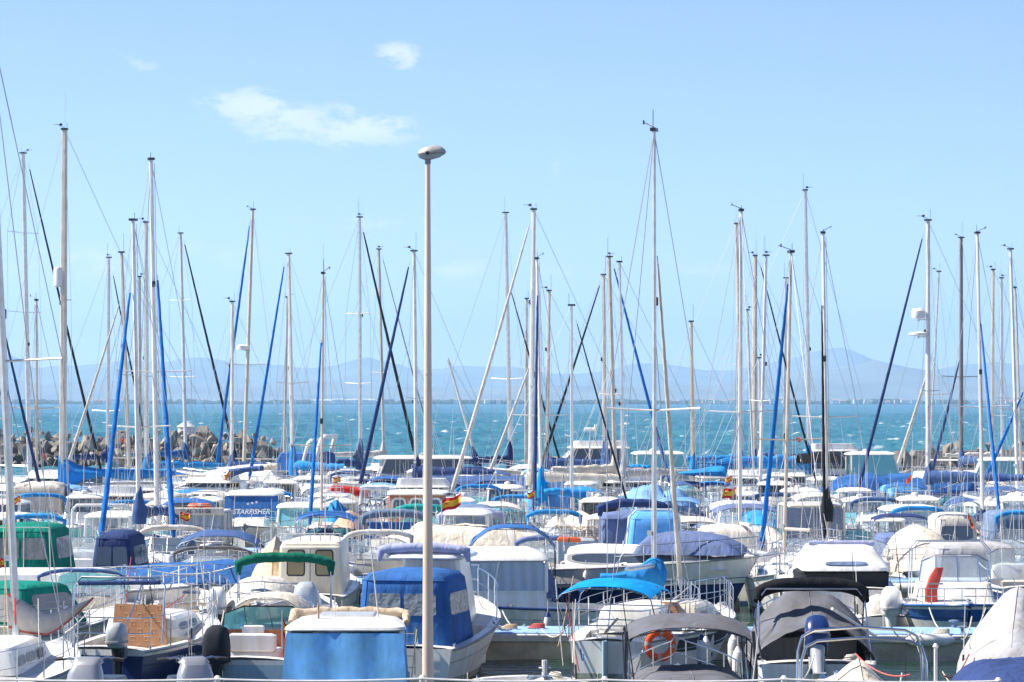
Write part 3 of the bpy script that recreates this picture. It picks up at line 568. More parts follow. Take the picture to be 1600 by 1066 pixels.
def motor(px, D, hd, L, B, label, name='motorboat', cat='boat', hull='white', kind='cuddy', top=None, tc='navy', ob=None, rail=True, glass='tealglass', zt=2.2, o2=None, dz=0.0, rub='greyrub', ant=1, h=None, fr='steel', hx=None, **k):
    SEED[0] += 1; rnd = random.Random(SEED[0] * 13 + 5); sd = SEED[0]
    r = root(name, (X(px, D), D, dz), math.radians(hd), label, cat, k.get('group'))
    h = h or Hull(L, B, k.get('Fs', .62), k.get('Fb', 1.0), k.get('tw', .88), pw=k.get('pw', 2.2)); hull_mesh(h, HM[hull], r); fb = h.z(.5)
    tcut = dict(cuddy=.5, pilot=.36, open=.9, console=.74, fly=.3, tarp=.5, sailtrunk=.3, covered=.5).get(kind, .5)
    tcut = k.get('tcut', tcut)
    deck_mesh(h, r, tcut, sole=.2, mi_=k.get('inner', 'interior')); rub_rail(h, r, rub)
    x = lambda t: h.x(t)
    if D < 90: styling_line(h, r, .62, rnd.choice(['greyrub', 'navyhull', 'greyhull']))
    if kind == 'cuddy':
        trunk(h, r, x(tcut), x(.90), h.b(.6) * .72, h.z(.55) + .01, k.get('ch', .38), 'white', k.get('wins', 1), 'darkglass', .42, slope=.5)
        if glass: windscreen(r, x(tcut) + .35, h.b(.5) * .8, h.z(.5) + k.get('ch', .38) * .85, k.get('wh', .48), glass, fr)
        seats(r, x(.30), h.B * .34, .22, rnd.choice(['offwhite', 'white2', 'cream']))
    elif kind == 'pilot':
        x0, x1 = x(k.get('p0', .36)), x(k.get('p1', .66)); pilothouse(r, x0, x1, h.b(.5) * k.get('pw_', .78), h.z(.45) - .02, h.z(.5) + k.get('sill', .42), zt - .15, k.get('pm', 'white'), glass or 'smoke', k.get('prake', .35), k.get('tumble', .08), .9, k.get('rear', 'open'), k.get('over', .15), k.get('curtain'), k.get('roofm', 'white'), k.get('camber', .12), k.get('nside', 2), k.get('rearwins', 2))
        trunk(h, r, x1 + .02, x(.92), h.b(.65) * .66, h.z(.68) + .01, .32, 'white', 1, 'darkglass', .4, slope=.4)
    elif kind == 'fly':
        trunk(h, r, x(.30), x(.90), h.b(.5) * .85, h.z(.5), .55, 'white', 3, 'darkglass', .45, slope=1.0)
        pilothouse(r, x(.28), x(.60), h.b(.45) * .72, h.z(.45) + .45, h.z(.5) + .65, zt - .35, 'white', 'darkglass', .8, .1, .85, 'open', .3, None, 'white', .05, 3)
        mb = MB(); z = zt - .3; mb.loft([rring(x(.26), x(.55), -h.b(.4) * .62, h.b(.4) * .62, z, .2, 4, .8), rring(x(.27), x(.52), -h.b(.4) * .6, h.b(.4) * .6, z + .35, .2, 4, .8), rring(x(.30), x(.49), -h.b(.4) * .5, h.b(.4) * .5, z + .34, .2, 4, .8), rring(x(.30), x(.49), -h.b(.4) * .48, h.b(.4) * .48, z + .1, .2, 4, .8)], 'white'); mb.build('flybridge', r, 30)
    elif kind == 'console':
        console(r, x(.45), .35, .2, 1.15); seats(r, x(.28), .45, .2); windscreen(r, x(.45) + .25, .36, 1.15, .35, 'clearglass', fr, .15, .3)
    elif kind == 'open':
        mb = MB()
        for t in (.25, .5, .72): mb.box((x(t), 0, h.z(t) - .18), (.24, 2 * h.b(t) - .1, .04), k.get('thwart', 'palewood'))
        mb.build('thwart', r)
    if top == 'bimini':
        bimini(r, x(k.get('b0', .08)), x(k.get('b1', .48)), k.get('bw', h.b(.3) * .9), h.z(.2), zt + k.get('bz', .0), tc, k.get('drop', .18), k.get('nb', 3), k.get('ends', .12), fr, seed=sd)
    elif top == 'rolled': rolled_top(r, x(k.get('b0', .25)), k.get('bw', h.b(.3) * .9), h.z(.2), zt, tc, k.get('rr', .075), fr)
    elif top == 'tent':
        tent(r, x(k.get('b0', .04)), x(k.get('b1', .50)), k.get('bw', h.b(.3) * .93), h.z(.2) - .02, zt, tc, k.get('wr', 2), k.get('ws', 1), k.get('wtop'), k.get('vin', 'vinyl'), slope_r=k.get('slr', .12), slope_f=k.get('slf', .3), seed=sd, wz=k.get('wz', (.45, .82)))
    elif top == 'tarp':
        tarp(h, r, k.get('prof', [(0, h.Fs + .5), (.45, zt), (.6, zt - .1), (1, h.Fb + .1)]), k.get('t0', 0), k.get('t1', .8), tc, k.get('hang', .15), k.get('tpw', 1.6), sd, wr=k.get('wrk', .06))
    if rail: pulpit(h, r, k.get('r0', .52), k.get('rh', .5), k.get('rmid', True))
    if ob:
        nob = 1
        outboard(r, x(0), k.get('oy', 0), h.Fs + .02, ob.split()[0], ob.split()[-1], k.get('os', 1.0), math.radians(k.get('ot', 0)), k.get('oc'))
    for i in range(ant): antenna(r, x(rnd.uniform(.25, .55)), rnd.uniform(-.6, .6) * h.b(.4), (zt if kind == 'pilot' else h.z(.4)), rnd.uniform(1.2, 2.4), rnd.uniform(-.15, .15))
    if D < 118:                                                     # cleats, bow roller
        if not CLEAT:
            mb = MB(); mb.tube([(-.11, 0, .055), (-.09, 0, .05), (.09, 0, .05), (.11, 0, .055)], .014, 5, 'steel'); mb.box((0, 0, .022), (.06, .03, .06), 'steel'); CLEAT.append(mb.build('cleat', r)); c0 = CLEAT[0]
        for i, (t, s) in enumerate(((.06, -1), (.06, 1), (.55, -1), (.55, 1))):
            if len(CLEAT) == 1: c = CLEAT[0]; CLEAT.append(1)
            else: c = CLEAT[0].copy(); COL.objects.link(c); c.parent = r
            c.location = (x(t), s * (h.b(t) - .07), h.z(t) + .005)
        mb = MB(); mb.box((x(.985), 0, h.z(1) + .03), (.3, .1, .04), 'steel'); mb.build('bow_roller', r)
    if k.get('ladder', rnd.random() < .4):
        mb = MB(); y0 = h.b(0) * .55; z = h.Fs
        for yy in (y0 - .14, y0 + .14): mb.tube([(x(0) + .05, yy, z + .25), (x(0) - .05, yy, z + .25), (x(0) - .06, yy, z - .5)], .012, 5, 'steel')
        for q in range(3): mb.tube([(x(0) - .06, y0 - .14, z - .1 - q * .18), (x(0) - .06, y0 + .14, z - .1 - q * .18)], .012, 5, 'steel')
        mb.build('boarding_ladder', r)
    deck_gear(r, h, rnd, D, kind, top, zt)
    return r, h
# ------------------------------------------------------------------ sailing boats
def sailboat(top, bot, D, w, label, mast='whitemast', jib=None, cover=None, hull='white', J=None, hd=90, tow=1, Lf=1.0, spr=(.52,), zd=1.05, cab=True, rigs=True, extra=None, name='sailing_boat', bag=False, coverlen=None, head=True, ktop=None, hood=.9, covr=.17):
    SEED[0] += 1; sd = SEED[0]; rnd = random.Random(sd)
    s = F / D; xb, yb = bot; xt, yt = top; T = W(xt, yt, D); yd = HY + (CH - zd) * s; k = (yd - yt) / (yb - yt); xm = xt + (xb - xt) * k; Bp = Vector((X(xm, D), D, zd)); H = T.z - zd
    if jib:
        (c, (x1, y1), (x2, y2), jr) = jib; kk = (yd - 6 - y1) / (y2 - y1); xf = x1 + (x2 - x1) * kk; dx = (xf - xm) / s; J = J or max(H * .27, abs(dx) * 1.01); ct = max(-1, min(1, dx / J)); a = math.acos(ct) * tow
    else: a = math.radians(hd); J = J or H * .27
    fwd = Vector((math.cos(a), math.sin(a), 0)); L = max(5.5, J * 2.75) * Lf; B_ = 1.0 + L * .2; mx_ = L * (.5 - .36)      # mast sits at 64 % of the length from the stern
    org = Vector((Bp.x, Bp.y, 0)) - fwd * (L * .14)
    r = root(name, org, a, label, 'sailboat'); inv = (Matrix.Translation(org) @ Matrix.Rotation(a, 4, 'Z')).inverted(); toL = lambda p: inv @ Vector(p)
    h = Hull(L, B_, zd - .28, zd + .02, .62, rake=L * .13, full=.42, pw=2.0); hull_mesh(h, HM[hull], r); deck_mesh(h, r, .30, gw=.3, sole=.35); rub_rail(h, r, 'greyrub' if hull != 'white' else 'teak', .02)
    if cab: trunk(h, r, h.x(.30), h.x(.72), h.b(.45) * .62, h.z(.5), .38 + L * .012, 'white', 2 + (L > 8), 'darkglass', .62, slope=.7)
    lifelines(h, r)
    mb = MB(); wr = w / s / 2; b0 = toL(Bp); t0 = toL(T); mb.tube([b0, b0.lerp(t0, .5), t0], [wr * 1.05, wr, wr * .8], 8, mast, flat=.85); ms = mb.build('mast', r)
    q = lambda f: b0.lerp(t0, f)
    mb = MB(); sp_ = []
    for f in spr:
        p = q(f); wd_ = B_ * .5 * (.95 - .25 * f); l_, r_ = p + Vector((-.12, wd_, .05)), p + Vector((-.12, -wd_, .05)); mb.tube([l_, p, r_], .022, 5, mast); sp_.append((l_, r_))
    mb.build('spreader', r)
    if head:
        mb = MB(); mb.box(t0 + Vector((0, 0, .03)), (.28, wr * 2.2, .07), 'blackplastic'); mb.tube([t0 + Vector((-.1, 0, .05)), t0 + Vector((-.1, 0, rnd.choice([.3, .5, .9]) * (.5 if D < 100 else 1))) ], .008, 4, 'blackplastic')
        if rnd.random() < .6:
            mb.tube([t0 + Vector((0, 0, .08)), t0 + Vector((.25, .25, .2))], .01, 4, 'blackplastic'); mb.tube([t0 + Vector((.1, .25, .2)), t0 + Vector((.42, .25, .2))], .009, 4, 'blackplastic'); mb.box(t0 + Vector((.12, .25, .2)), (.12, .012, .09), 'blackplastic')
        if rnd.random() < .35 and D > 100: mb.tube([t0, t0 + Vector((-.05, 0, rnd.uniform(.9, 1.6)))], .006, 4, 'wire')
        mb.build('masthead_gear', r)
    mb = MB(); cp = h.b(.62) - .06
    sx_ = h.x(.62) ; wr_ = .0095
    for sg, ii in ((1, 0), (-1, 1)):
        pts_ = [Vector((sx_, sg * cp, h.z(.6)))] + [s_[ii] for s_ in sp_] + [t0]; mb.tube(pts_, wr_, 4, 'wire', cap=False)
        mb.tube([Vector((sx_ - .25, sg * cp, h.z(.6))), q(spr[0] - .02)], wr_, 4, 'wire', cap=False)
    mb.tube([Vector((h.x(.01), 0, h.z(0))), t0], wr_, 4, 'wire', cap=False)
    if rnd.random() < .55: mb.tube([q(.02) + Vector((-.05, wr + .05, 0)), t0 + Vector((-.03, wr + .02, -.1))], wr_, 4, 'rope', cap=False)
    g_ = q(1.1 / H)
    for f, xx in ((.55, -.18 * L), (.55, -.30 * L)):
        if cover and D < 160: mb.tube([q(f), g_ + Vector((xx, .14, .1))], wr_ * .7, 3, 'rope', cap=False); mb.tube([q(f), g_ + Vector((xx, -.14, .1))], wr_ * .7, 3, 'rope', cap=False)
    if rnd.random() < .8: mb.tube([q(.03) + Vector((.12, .1, 0)), q(rnd.uniform(.75, .98))], wr_ * .8, 3, 'rope', cap=False)
    if rnd.random() < .6: mb.tube([Vector((h.x(.95), 0, h.z(.95))), q(rnd.uniform(.6, .8))], wr_, 4, 'wire', cap=False)
    mb.build('shroud', r)
    if D < 175 and rnd.random() < .75:
        mb = MB(); f = rnd.uniform(.35, .7); mb.lathe([(.02, -.1), (.06, -.08), (.06, .08), (.02, .1)], q(f) + Vector((.12, 0, 0)), 8, 'blackplastic'); mb.box(q(rnd.uniform(.1, .2)) + Vector((0, .1, 0)), (.12, .1, .1), 'alu'); mb.lathe([(.05, 0), (.07, .04), (.05, .12)], q(.06) + Vector((0, -.1, 0)), 8, 'steel'); mb.build('mast_fitting', r)
    bow = Vector((h.x(.99), 0, h.z(1) + .1))
    if jib:
        p1 = toL(W(x1, y1, D)); foot = toL(Bp + fwd * J); foot.z = zd + .12; foot.y = 0
        mb = MB(); n = 34; jr = jr / s / 2 * (.56 if jr >= 8 else .76); ps = []; rr = []
        mb.tube([foot, p1.lerp(t0, .0)], wr_, 4, 'wire', cap=False)
        for i in range(n + 1):
            u = i / n; p = foot.lerp(p1, .03 + .95 * u); side = .07 * jr * math.sin(i * 2.1); ps.append(p + Vector((0, side, -.06 * L / 8 * math.sin(u * PI)))); rr.append(jr * (1.0 * (1 - u) ** .6 * .9 + .42) * (1 + .14 * nz(i * .9, sd, 0)) * (.5 if i in (0,) else 1))
        mb.tube(ps, rr, 7, c); mb.build('furled_sail', r, 60)
        mb = MB(); mb.lathe([(.09, 0), (.09, .02), (.05, .03), (.05, .14), (.09, .15), (.09, .17)], foot - Vector((0, 0, .1)), 10, 'blackplastic'); mb.build('furling_drum', r)
    else:
        mb = MB(); mb.tube([bow, t0], wr_, 4, 'wire', cap=False); mb.build('forestay', r)
    if cover:
        lb = coverlen or L * .40; zb = zd + 1.0 + (.1 if L > 8 else 0); g0 = q((zb - zd) / H); mb = MB(); mb.tube([g0, g0 + Vector((-lb - .15, 0, .06))], .055, 6, mast); bo = mb.build('boom', r)
        mb = MB(); n = 26; rings = []
        for i in range(n + 1):
            u = i / n; rad = covr * (1.05 - .58 * u) * (1 + .22 * nz(u * 7, sd, 0)); hh = rad * 1.4 * (1 + .38 * nz(u * 11, 2, sd)); cx_ = g0.x - .02 - lb * u; zc = g0.z + .06 * u + hh * .45
            rings.append([(cx_, rad * (1 + .1 * nz(u * 12, j, sd)) * math.cos(2 * PI * j / 10), zc + hh * math.sin(2 * PI * j / 10)) for j in range(10)])
        mb.loft(rings, cover)
        for i in range(4, n, 5): mb.tube([Vector(p_) + (Vector(p_) - Vector((p_[0], 0, g0.z + .1))) * .03 for p_ in rings[i]], .012, 4, 'rope', closed=True)
        if hood:
            R = []
            for f, rd in ((-.28, .24), (0, .27), (.3, .22), (.6, .15), (.85, .10), (1.0, .07)): R.append([g0 + Vector((-.03 + (t0.x - b0.x) / H * f * hood, 0, f * hood)) + Vector((rd * 1.0 * math.cos(a_) * (1 + .12 * nz(f * 5, a_, sd)), rd * .8 * math.sin(a_), 0)) for a_ in [2 * PI * j / 9 for j in range(9)]])
            mb.loft(R, cover)
        mb.build('sail_cover', r, 60)
    elif rigs:
        lb = L * .38; g0 = q(1.0 / H); mb = MB(); mb.tube([g0, g0 + Vector((-lb, 0, .05))], .05, 6, mast); mb.build('boom', r)
    return r, h
def text_mesh(o):
    """font curve -> plain mesh, so that the lettering is an ordinary part"""
    dg = bpy.context.evaluated_depsgraph_get(); me = bpy.data.meshes.new_from_object(o.evaluated_get(dg)); q = bpy.data.objects.new('lettering', me); COL.objects.link(q)
    q.parent = o.parent; q.location = o.location; q.rotation_euler = o.rotation_euler; q.scale = o.scale; bpy.data.objects.remove(o); return q
_t = text_obj
def text_obj(*a, **k): return text_mesh(_t(*a, **k))
# ------------------------------------------------------------------ sea and harbour water (one sheet to beyond the far shore)
def build_sea():
    rows = list(np.arange(12, 170, 1.0)); d = 170.0
    while d < 1500: rows.append(d); d *= 1.0024
    while d < 9000: rows.append(d); d *= 1.02
    Y = np.array(rows + [9000.0]); ncol = 430; U_ = np.linspace(-.30, .30, ncol)
    Xg = U_[None, :] * (Y[:, None] + 60); Yg = np.repeat(Y[:, None], ncol, 1); rng = np.random.RandomState(4); Z = np.zeros_like(Xg)
    for i in range(26):
        lam = 1.5 * 1.062 ** i; a = rng.normal(PI / 2 + .25, .75); k = 2 * PI / lam; ph = rng.rand() * 6.28; amp = .019 * lam * (.7 + .6 * rng.rand())
        fade = np.clip((lam / (Yg * .0024 * 1.7)), 0, 1) ** 2; Z += amp * fade * np.sin(k * (Xg * math.cos(a) + Yg * math.sin(a)) + ph + .6 * np.sin(.31 * Xg * k * .3 + ph))
    open_ = np.clip((Yg - 215) / 60, 0, 1); calm = .05 + .95 * open_; foam = np.clip((Z - .36) / .12, 0, 1)
    big = np.zeros_like(Z)
    for i in range(14):
        a = rng.rand() * 6.28; k = 2 * PI / rng.uniform(2, 9); big += np.sin(k * (Xg * math.cos(a) * 1.6 + Yg * math.sin(a) * .55) + rng.rand() * 6.28)
    big = big / 14 ** .5; foam = foam * np.clip((big - 1.35) * 2.2, 0, 1) * open_; Z = Z * calm
    R_, C_ = Xg.shape; co = np.stack([Xg, Yg, Z], -1).reshape(-1, 3).astype(np.float32); idx = np.arange(R_ * C_).reshape(R_, C_)
    fc = np.stack([idx[:-1, :-1], idx[:-1, 1:], idx[1:, 1:], idx[1:, :-1]], -1).reshape(-1, 4)
    me = bpy.data.meshes.new('sea'); me.vertices.add(len(co)); me.vertices.foreach_set('co', co.ravel()); me.loops.add(fc.size); me.loops.foreach_set('vertex_index', fc.ravel().astype(np.int32))
    me.polygons.add(len(fc)); me.polygons.foreach_set('loop_start', np.arange(0, fc.size, 4, dtype=np.int32)); me.update(calc_edges=True); me.polygons.foreach_set('use_smooth', np.ones(len(fc), bool))
    at = me.attributes.new('foam', 'FLOAT', 'POINT'); at.data.foreach_set('value', foam.ravel().astype(np.float32))
    m = bpy.data.materials.new('water'); m.use_nodes = True; t = m.node_tree; b = t.nodes['Principled BSDF']; L_ = t.links; nn = t.nodes.new
    ge = nn('ShaderNodeNewGeometry'); sx = nn('ShaderNodeSeparateXYZ'); L_.new(ge.outputs['Position'], sx.inputs[0])
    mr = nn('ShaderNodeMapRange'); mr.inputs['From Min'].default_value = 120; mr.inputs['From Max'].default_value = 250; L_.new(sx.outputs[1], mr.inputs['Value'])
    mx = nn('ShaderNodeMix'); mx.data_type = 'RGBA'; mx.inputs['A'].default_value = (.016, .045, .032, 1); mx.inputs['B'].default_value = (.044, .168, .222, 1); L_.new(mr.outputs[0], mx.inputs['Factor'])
    n3 = nn('ShaderNodeTexNoise'); n3.inputs['Scale'].default_value = .03; mpp = nn('ShaderNodeMapping'); mpp.inputs['Scale'].default_value = (1, .35, 1); L_.new(ge.outputs['Position'], mpp.inputs[0]); L_.new(mpp.outputs[0], n3.inputs['Vector'])
    m2 = nn('ShaderNodeMix'); m2.data_type = 'RGBA'; m2.blend_type = 'MULTIPLY'; m2.inputs['Factor'].default_value = 1; L_.new(mx.outputs['Result'], m2.inputs['A'])
    cr = nn('ShaderNodeValToRGB'); cr.color_ramp.elements[0].position = .35; cr.color_ramp.elements[0].color = (.70, .82, .92, 1); cr.color_ramp.elements[1].position = .65; cr.color_ramp.elements[1].color = (1.15, 1.1, 1.05, 1); L_.new(n3.outputs['Fac'], cr.inputs[0]); L_.new(cr.outputs[0], m2.inputs['B'])
    fa = nn('ShaderNodeAttribute'); fa.attribute_name = 'foam'; m3 = nn('ShaderNodeMix'); m3.data_type = 'RGBA'; L_.new(fa.outputs['Fac'], m3.inputs['Factor']); L_.new(m2.outputs['Result'], m3.inputs['A']); m3.inputs['B'].default_value = (.85, .88, .88, 1)
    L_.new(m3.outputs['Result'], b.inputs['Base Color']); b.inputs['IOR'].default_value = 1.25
    r2 = nn('ShaderNodeMapRange'); r2.inputs['To Min'].default_value = .06; r2.inputs['To Max'].default_value = .32; L_.new(mr.outputs[0], r2.inputs['Value']); L_.new(r2.outputs[0], b.inputs['Roughness'])
    n4 = nn('ShaderNodeTexNoise'); n4.inputs['Scale'].default_value = 1.9; n4.inputs['Detail'].default_value = 4; mp4 = nn('ShaderNodeMapping'); mp4.inputs['Scale'].default_value = (.5, 1.1, 1); L_.new(ge.outputs['Position'], mp4.inputs[0]); L_.new(mp4.outputs[0], n4.inputs['Vector'])
    bp = nn('ShaderNodeBump'); bp.inputs['Strength'].default_value = .8; bp.inputs['Distance'].default_value = .22; L_.new(n4.outputs['Fac'], bp.inputs['Height']); L_.new(bp.outputs[0], b.inputs['Normal'])
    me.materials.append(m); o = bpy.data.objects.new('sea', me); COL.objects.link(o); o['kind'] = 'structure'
build_sea()
# ------------------------------------------------------------------ far shore
def simple(name, c, rough=.9):
    return mat(name, c, rough, 0, .18, .004)
mat('land', (.16, .17, .11), .95, 0, .3, .004, spec=.1); mat('mountain', (.17, .19, .19), .95, 0, .35, .0022, spec=.1); mat('treeline', (.045, .07, .04), .95, 0, .4, .02, spec=.1)
mat('housewhite', (.72, .70, .66), .8); mat('housebuff', (.6, .45, .32), .8); mat('rooftile', (.45, .22, .14), .8); mat('shedgrey', (.6, .62, .64), .7)
def ridge(name, D, pts, thick, m='mountain', seed=0, rough=1.0, zb=0, dx=60):
    """range with a crest following [(angle px, row)], real depth on both flanks"""
    x0, x1 = pts[0][0], pts[-1][0]; n = int((X(x1, D) - X(x0, D)) / dx); R = 22; g = []
    for j in range(R + 1):
        v = j / R; dy = (v - .5) * thick; prof = (1 - abs(2 * v - 1) ** 1.5); row = []
        for i in range(n + 1):
            px = x0 + (x1 - x0) * i / n
            for (a, ya), (b_, yb) in zip(pts, pts[1:]):
                if px <= b_ + 1e-6: q = (px - a) / (b_ - a); q = q * q * (3 - 2 * q) * .5 + q * .5; y = ya + (yb - ya) * q; break
            H = CH + (HY - y) * D / F; x = X(px, D); nn_ = noise.fractal(Vector((x / 900, dy / 700, seed)), 1, 2.1, 6)
            gul = abs(noise.fractal(Vector((x / 420, dy / 520, seed + 9)), 1, 2.2, 5)); z = zb + (H - zb) * prof * (1 - .26 * gul * (1 - prof * .75) * rough) + nn_ * 14 * rough * (prof > .1)
            row.append((x, D + dy, max(zb - 3, z)))
        g.append(row)
    mb = MB(); n0 = mb.pts([p for r in g for p in r]); K = n + 1; mi_ = mb.mi(m)
    for j in range(R):
        for i in range(n): a = n0 + j * K + i; mb.face((a, a + 1, a + K + 1, a + K), mi_)
    o = mb.build(name, None, 60); o['kind'] = 'structure'; return o
ridge('mountains', 17500, [(-900, 590), (-400, 560), (-100, 548), (5, 550), (22, 556), (50, 577), (100, 571), (150, 567), (200, 564), (250, 566), (292, 557), (330, 559), (380, 571), (430, 571), (480, 576), (520, 571), (574, 558), (600, 565), (620, 569), (650, 580), (690, 578), (712, 572), (800, 573), (850, 581), (900, 583), (950, 577), (985, 567), (1040, 569), (1100, 577), (1140, 577), (1200, 567), (1240, 558), (1270, 549), (1308, 541), (1325, 543), (1345, 553), (1365, 564), (1400, 574), (1450, 578), (1500, 569), (1550, 564), (1600, 569), (1700, 575), (2000, 590), (2500, 600)], 3600, seed=1)
ridge('foothills', 12500, [(-900, 618), (-300, 600), (0, 590), (60, 600), (120, 596), (200, 590), (300, 597), (380, 600), (460, 594), (560, 599), (700, 606), (850, 602), (1000, 606), (1120, 601), (1200, 590), (1260, 579), (1320, 575), (1345, 572), (1369, 564), (1385, 568), (1410, 575), (1440, 579), (1470, 592), (1530, 588), (1600, 596), (1800, 606), (2500, 615)], 2600, seed=5)
mb = MB(); mb.box((0, 13500, -1.0), (15000, 13000, 5.0), 'land'); o = mb.build('coast_land'); o['kind'] = 'structure'
def treeline():
    mb = MB(); rnd = random.Random(3); mb_ = mb.mi('treeline')
    for i in range(1500):
        px = rnd.uniform(-350, 1950); D = rnd.uniform(7020, 7600); d_ = nz(px * .012, 0, 0) ; ht = rnd.uniform(4, 9) * (1 + .7 * d_) * (1.0 if px > 650 or rnd.random() < .7 else .5); w = rnd.uniform(5, 15)
        x = X(px, D); ring = lambda s_, z: [(x + w * s_ * math.cos(a) * rnd.uniform(.8, 1.2), D + w * s_ * math.sin(a), z) for a in [k * PI / 3 for k in range(6)]]
        mb.loft([ring(.7, 1.4), ring(1, 1.5 + ht * .45), ring(.75, 1.5 + ht * .8), ring(.25, 1.5 + ht)], 'treeline')
    o = mb.build('treeline', None, 0); o['kind'] = 'stuff'; o['label'] = 'dark trees massed along the far shore under the mountains'
treeline()
def houses():
    rnd = random.Random(8); n = 0
    spots = []
    for a, b_, c in ((130, 200, 8), (490, 590, 16), (1040, 1230, 18), (1290, 1470, 16), (1520, 1600, 8), (240, 480, 8), (690, 1000, 8)):
        for i in range(c): spots.append((a + (b_ - a) * (i + rnd.uniform(.15, .85)) / c, a == 490))
    vis = ['white', 'buff', 'pale grey']
    for i, (px, shed) in enumerate(spots):
        D = rnd.uniform(6985, 7012) if not shed else rnd.uniform(7000, 7010); w = rnd.uniform(12, 26) if shed else rnd.uniform(7, 15); hh = rnd.uniform(5, 9) if not shed else rnd.uniform(6, 9.5); dp = 9
        c = 'housewhite' if shed or rnd.random() < .65 else 'housebuff'
        r = root('shore_building', (X(px, D), D, 1.5), rnd.uniform(-.2, .2), 'long pale waterside shed in the row on the far shore' if shed else ('white house between the trees on the far shore' if c == 'housewhite' else 'buff house between the trees on the far shore'), 'building', 'pale sheds on the far shore' if shed else ('white houses on the far shore' if c == 'housewhite' else 'buff houses on the far shore'))
        m_ = MB(); m_.box((0, 0, hh / 2), (w, dp, hh), c); m_.build('wall', r)
        m_ = MB(); e = .5
        if shed or rnd.random() < .5: m_.loft([[(-w / 2 - e, -dp / 2 - e, hh + .01), (w / 2 + e, -dp / 2 - e, hh + .01), (w / 2 + e, dp / 2 + e, hh + .01), (-w / 2 - e, dp / 2 + e, hh + .01)], [(-w / 2, -.1, hh + 1.6), (w / 2, -.1, hh + 1.6), (w / 2, .1, hh + 1.6), (-w / 2, .1, hh + 1.6)]], 'shedgrey' if shed else 'rooftile')
        else: m_.box((0, 0, hh + .25), (w + .6, dp + .6, .5), 'housewhite')
        m_.build('roof', r)
        nq = max(2, int(w / 5))
        for q in range(nq):
            if q == 0: m_ = MB(); m_.box((0, 0, 0), (1.4, .1, 1.6), 'darkglass'); c0 = m_.build('window', r); c = c0
            else: c = c0.copy(); COL.objects.link(c); c.parent = r
            c.location = (-w / 2 + (q + .5) * w / nq, -dp / 2 - .03, hh * .5)
houses()
# ------------------------------------------------------------------ breakwater boulders
mat('rock', (.33, .28, .23), .9, 0, .35, 1.3, bump=.8, bscale=3, dirt=.2, spec=.2); mat('rockdark', (.19, .17, .15), .9, 0, .4, 1.5, bump=.8, bscale=3, spec=.2); mat('concrete', (.54, .49, .38), .85, 0, .2, 1.3, bump=.3, bscale=12, dirt=.25); mat('tarmac', (.10, .10, .10), .9, 0, .2, 4)
def boulders():
    rnd = random.Random(11); meshes = []
    for v in range(12):
        import bmesh
        bm = bmesh.new()
        for _ in range(11):
            d_ = Vector((rnd.gauss(0, 1), rnd.gauss(0, 1), rnd.gauss(0, 1))).normalized() * rnd.uniform(.42, .62); bm.verts.new((d_.x, d_.y * .9, d_.z * .8))
        q_ = bmesh.ops.convex_hull(bm, input=bm.verts[:]); bmesh.ops.delete(bm, geom=[e for e in q_['geom_interior'] if isinstance(e, bmesh.types.BMVert)], context='VERTS')
        bmesh.ops.bevel(bm, geom=bm.edges[:], offset=.02, segments=1, affect='EDGES'); bmesh.ops.subdivide_edges(bm, edges=bm.edges[:], cuts=2, use_grid_fill=True)
        for p in bm.verts: p.co += p.co.normalized() * .035 * noise.noise(p.co * 6 + Vector((v, 0, 0)))
        me = bpy.data.meshes.new('boulder'); bm.to_mesh(me); bm.free(); me.materials.append(M['rock' if v % 3 else 'rockdark']); me.polygons.foreach_set('use_smooth', [True] * len(me.polygons)); me.set_sharp_from_angle(angle=math.radians(24)); meshes.append(me)
    def arm(px0, px1, D, zt, label, group, tiers, step=1.15):
        x = X(px0, D); xe = X(px1, D)
        while x < xe:
            for k in range(tiers):
                z = zt * (k + .35) / tiers; y = D - 2.6 * (1 - k / tiers) + rnd.uniform(-.4, .4); sz = rnd.choice([.6, .75, .9, 1.1, 1.5]) * rnd.uniform(.9, 1.1)
                endf = min(1, max(.35, (xe - x) / 1.5 + .3)) if px1 < 600 else min(1, .55 + (x - X(px0, D)) / 5)
                if k == tiers - 1: z += rnd.uniform(-.25, .28)
                o = bpy.data.objects.new('breakwater_boulder', rnd.choice(meshes)); COL.objects.link(o); o.location = (x + rnd.uniform(-.3, .3) + (k % 2) * .5, y, z * endf); o.rotation_euler = (rnd.uniform(0, 6), rnd.uniform(0, 6), rnd.uniform(0, 6)); o.scale = (sz * rnd.uniform(.9, 1.3), sz, sz * rnd.uniform(.75, 1.05))
                tag(o, label, 'boulder', group)
            x += step * rnd.uniform(.85, 1.15)
        mb = MB(); mb.loft([[(X(px0, D) + .5, D - 1.0, -1), (xe - .6, D - 1.0, -1), (xe - .6, D + 5, -1), (X(px0, D) + .5, D + 5, -1)], [(X(px0, D) + 2, D + .2, zt * .72), (xe - 1.2, D + .2, zt * .72), (xe - 1.2, D + 3, zt * .72), (X(px0, D) + 2, D + 3, zt * .72)]], 'rockdark'); o = mb.build('breakwater_core'); o['kind'] = 'structure'
    arm(-60, 438, 262, 3.0, 'grey brown boulder in the breakwater left of the harbour mouth', 'boulders of the left breakwater', 7, .92)
    arm(1388, 1665, 232, 2.7, 'tan boulder in the breakwater right of the harbour mouth', 'boulders of the right breakwater', 4)
boulders()
r = root('harbour_beacon', (X(291, 266), 266, 1.6), 0, 'small white round beacon hut with a conical roof on the left breakwater', 'beacon')
mb = MB(); mb.lathe([(.74, -.6), (.72, 1.75)], (0, 0, 0), 14, 'housewhite'); w_ = mb.build('wall', r)
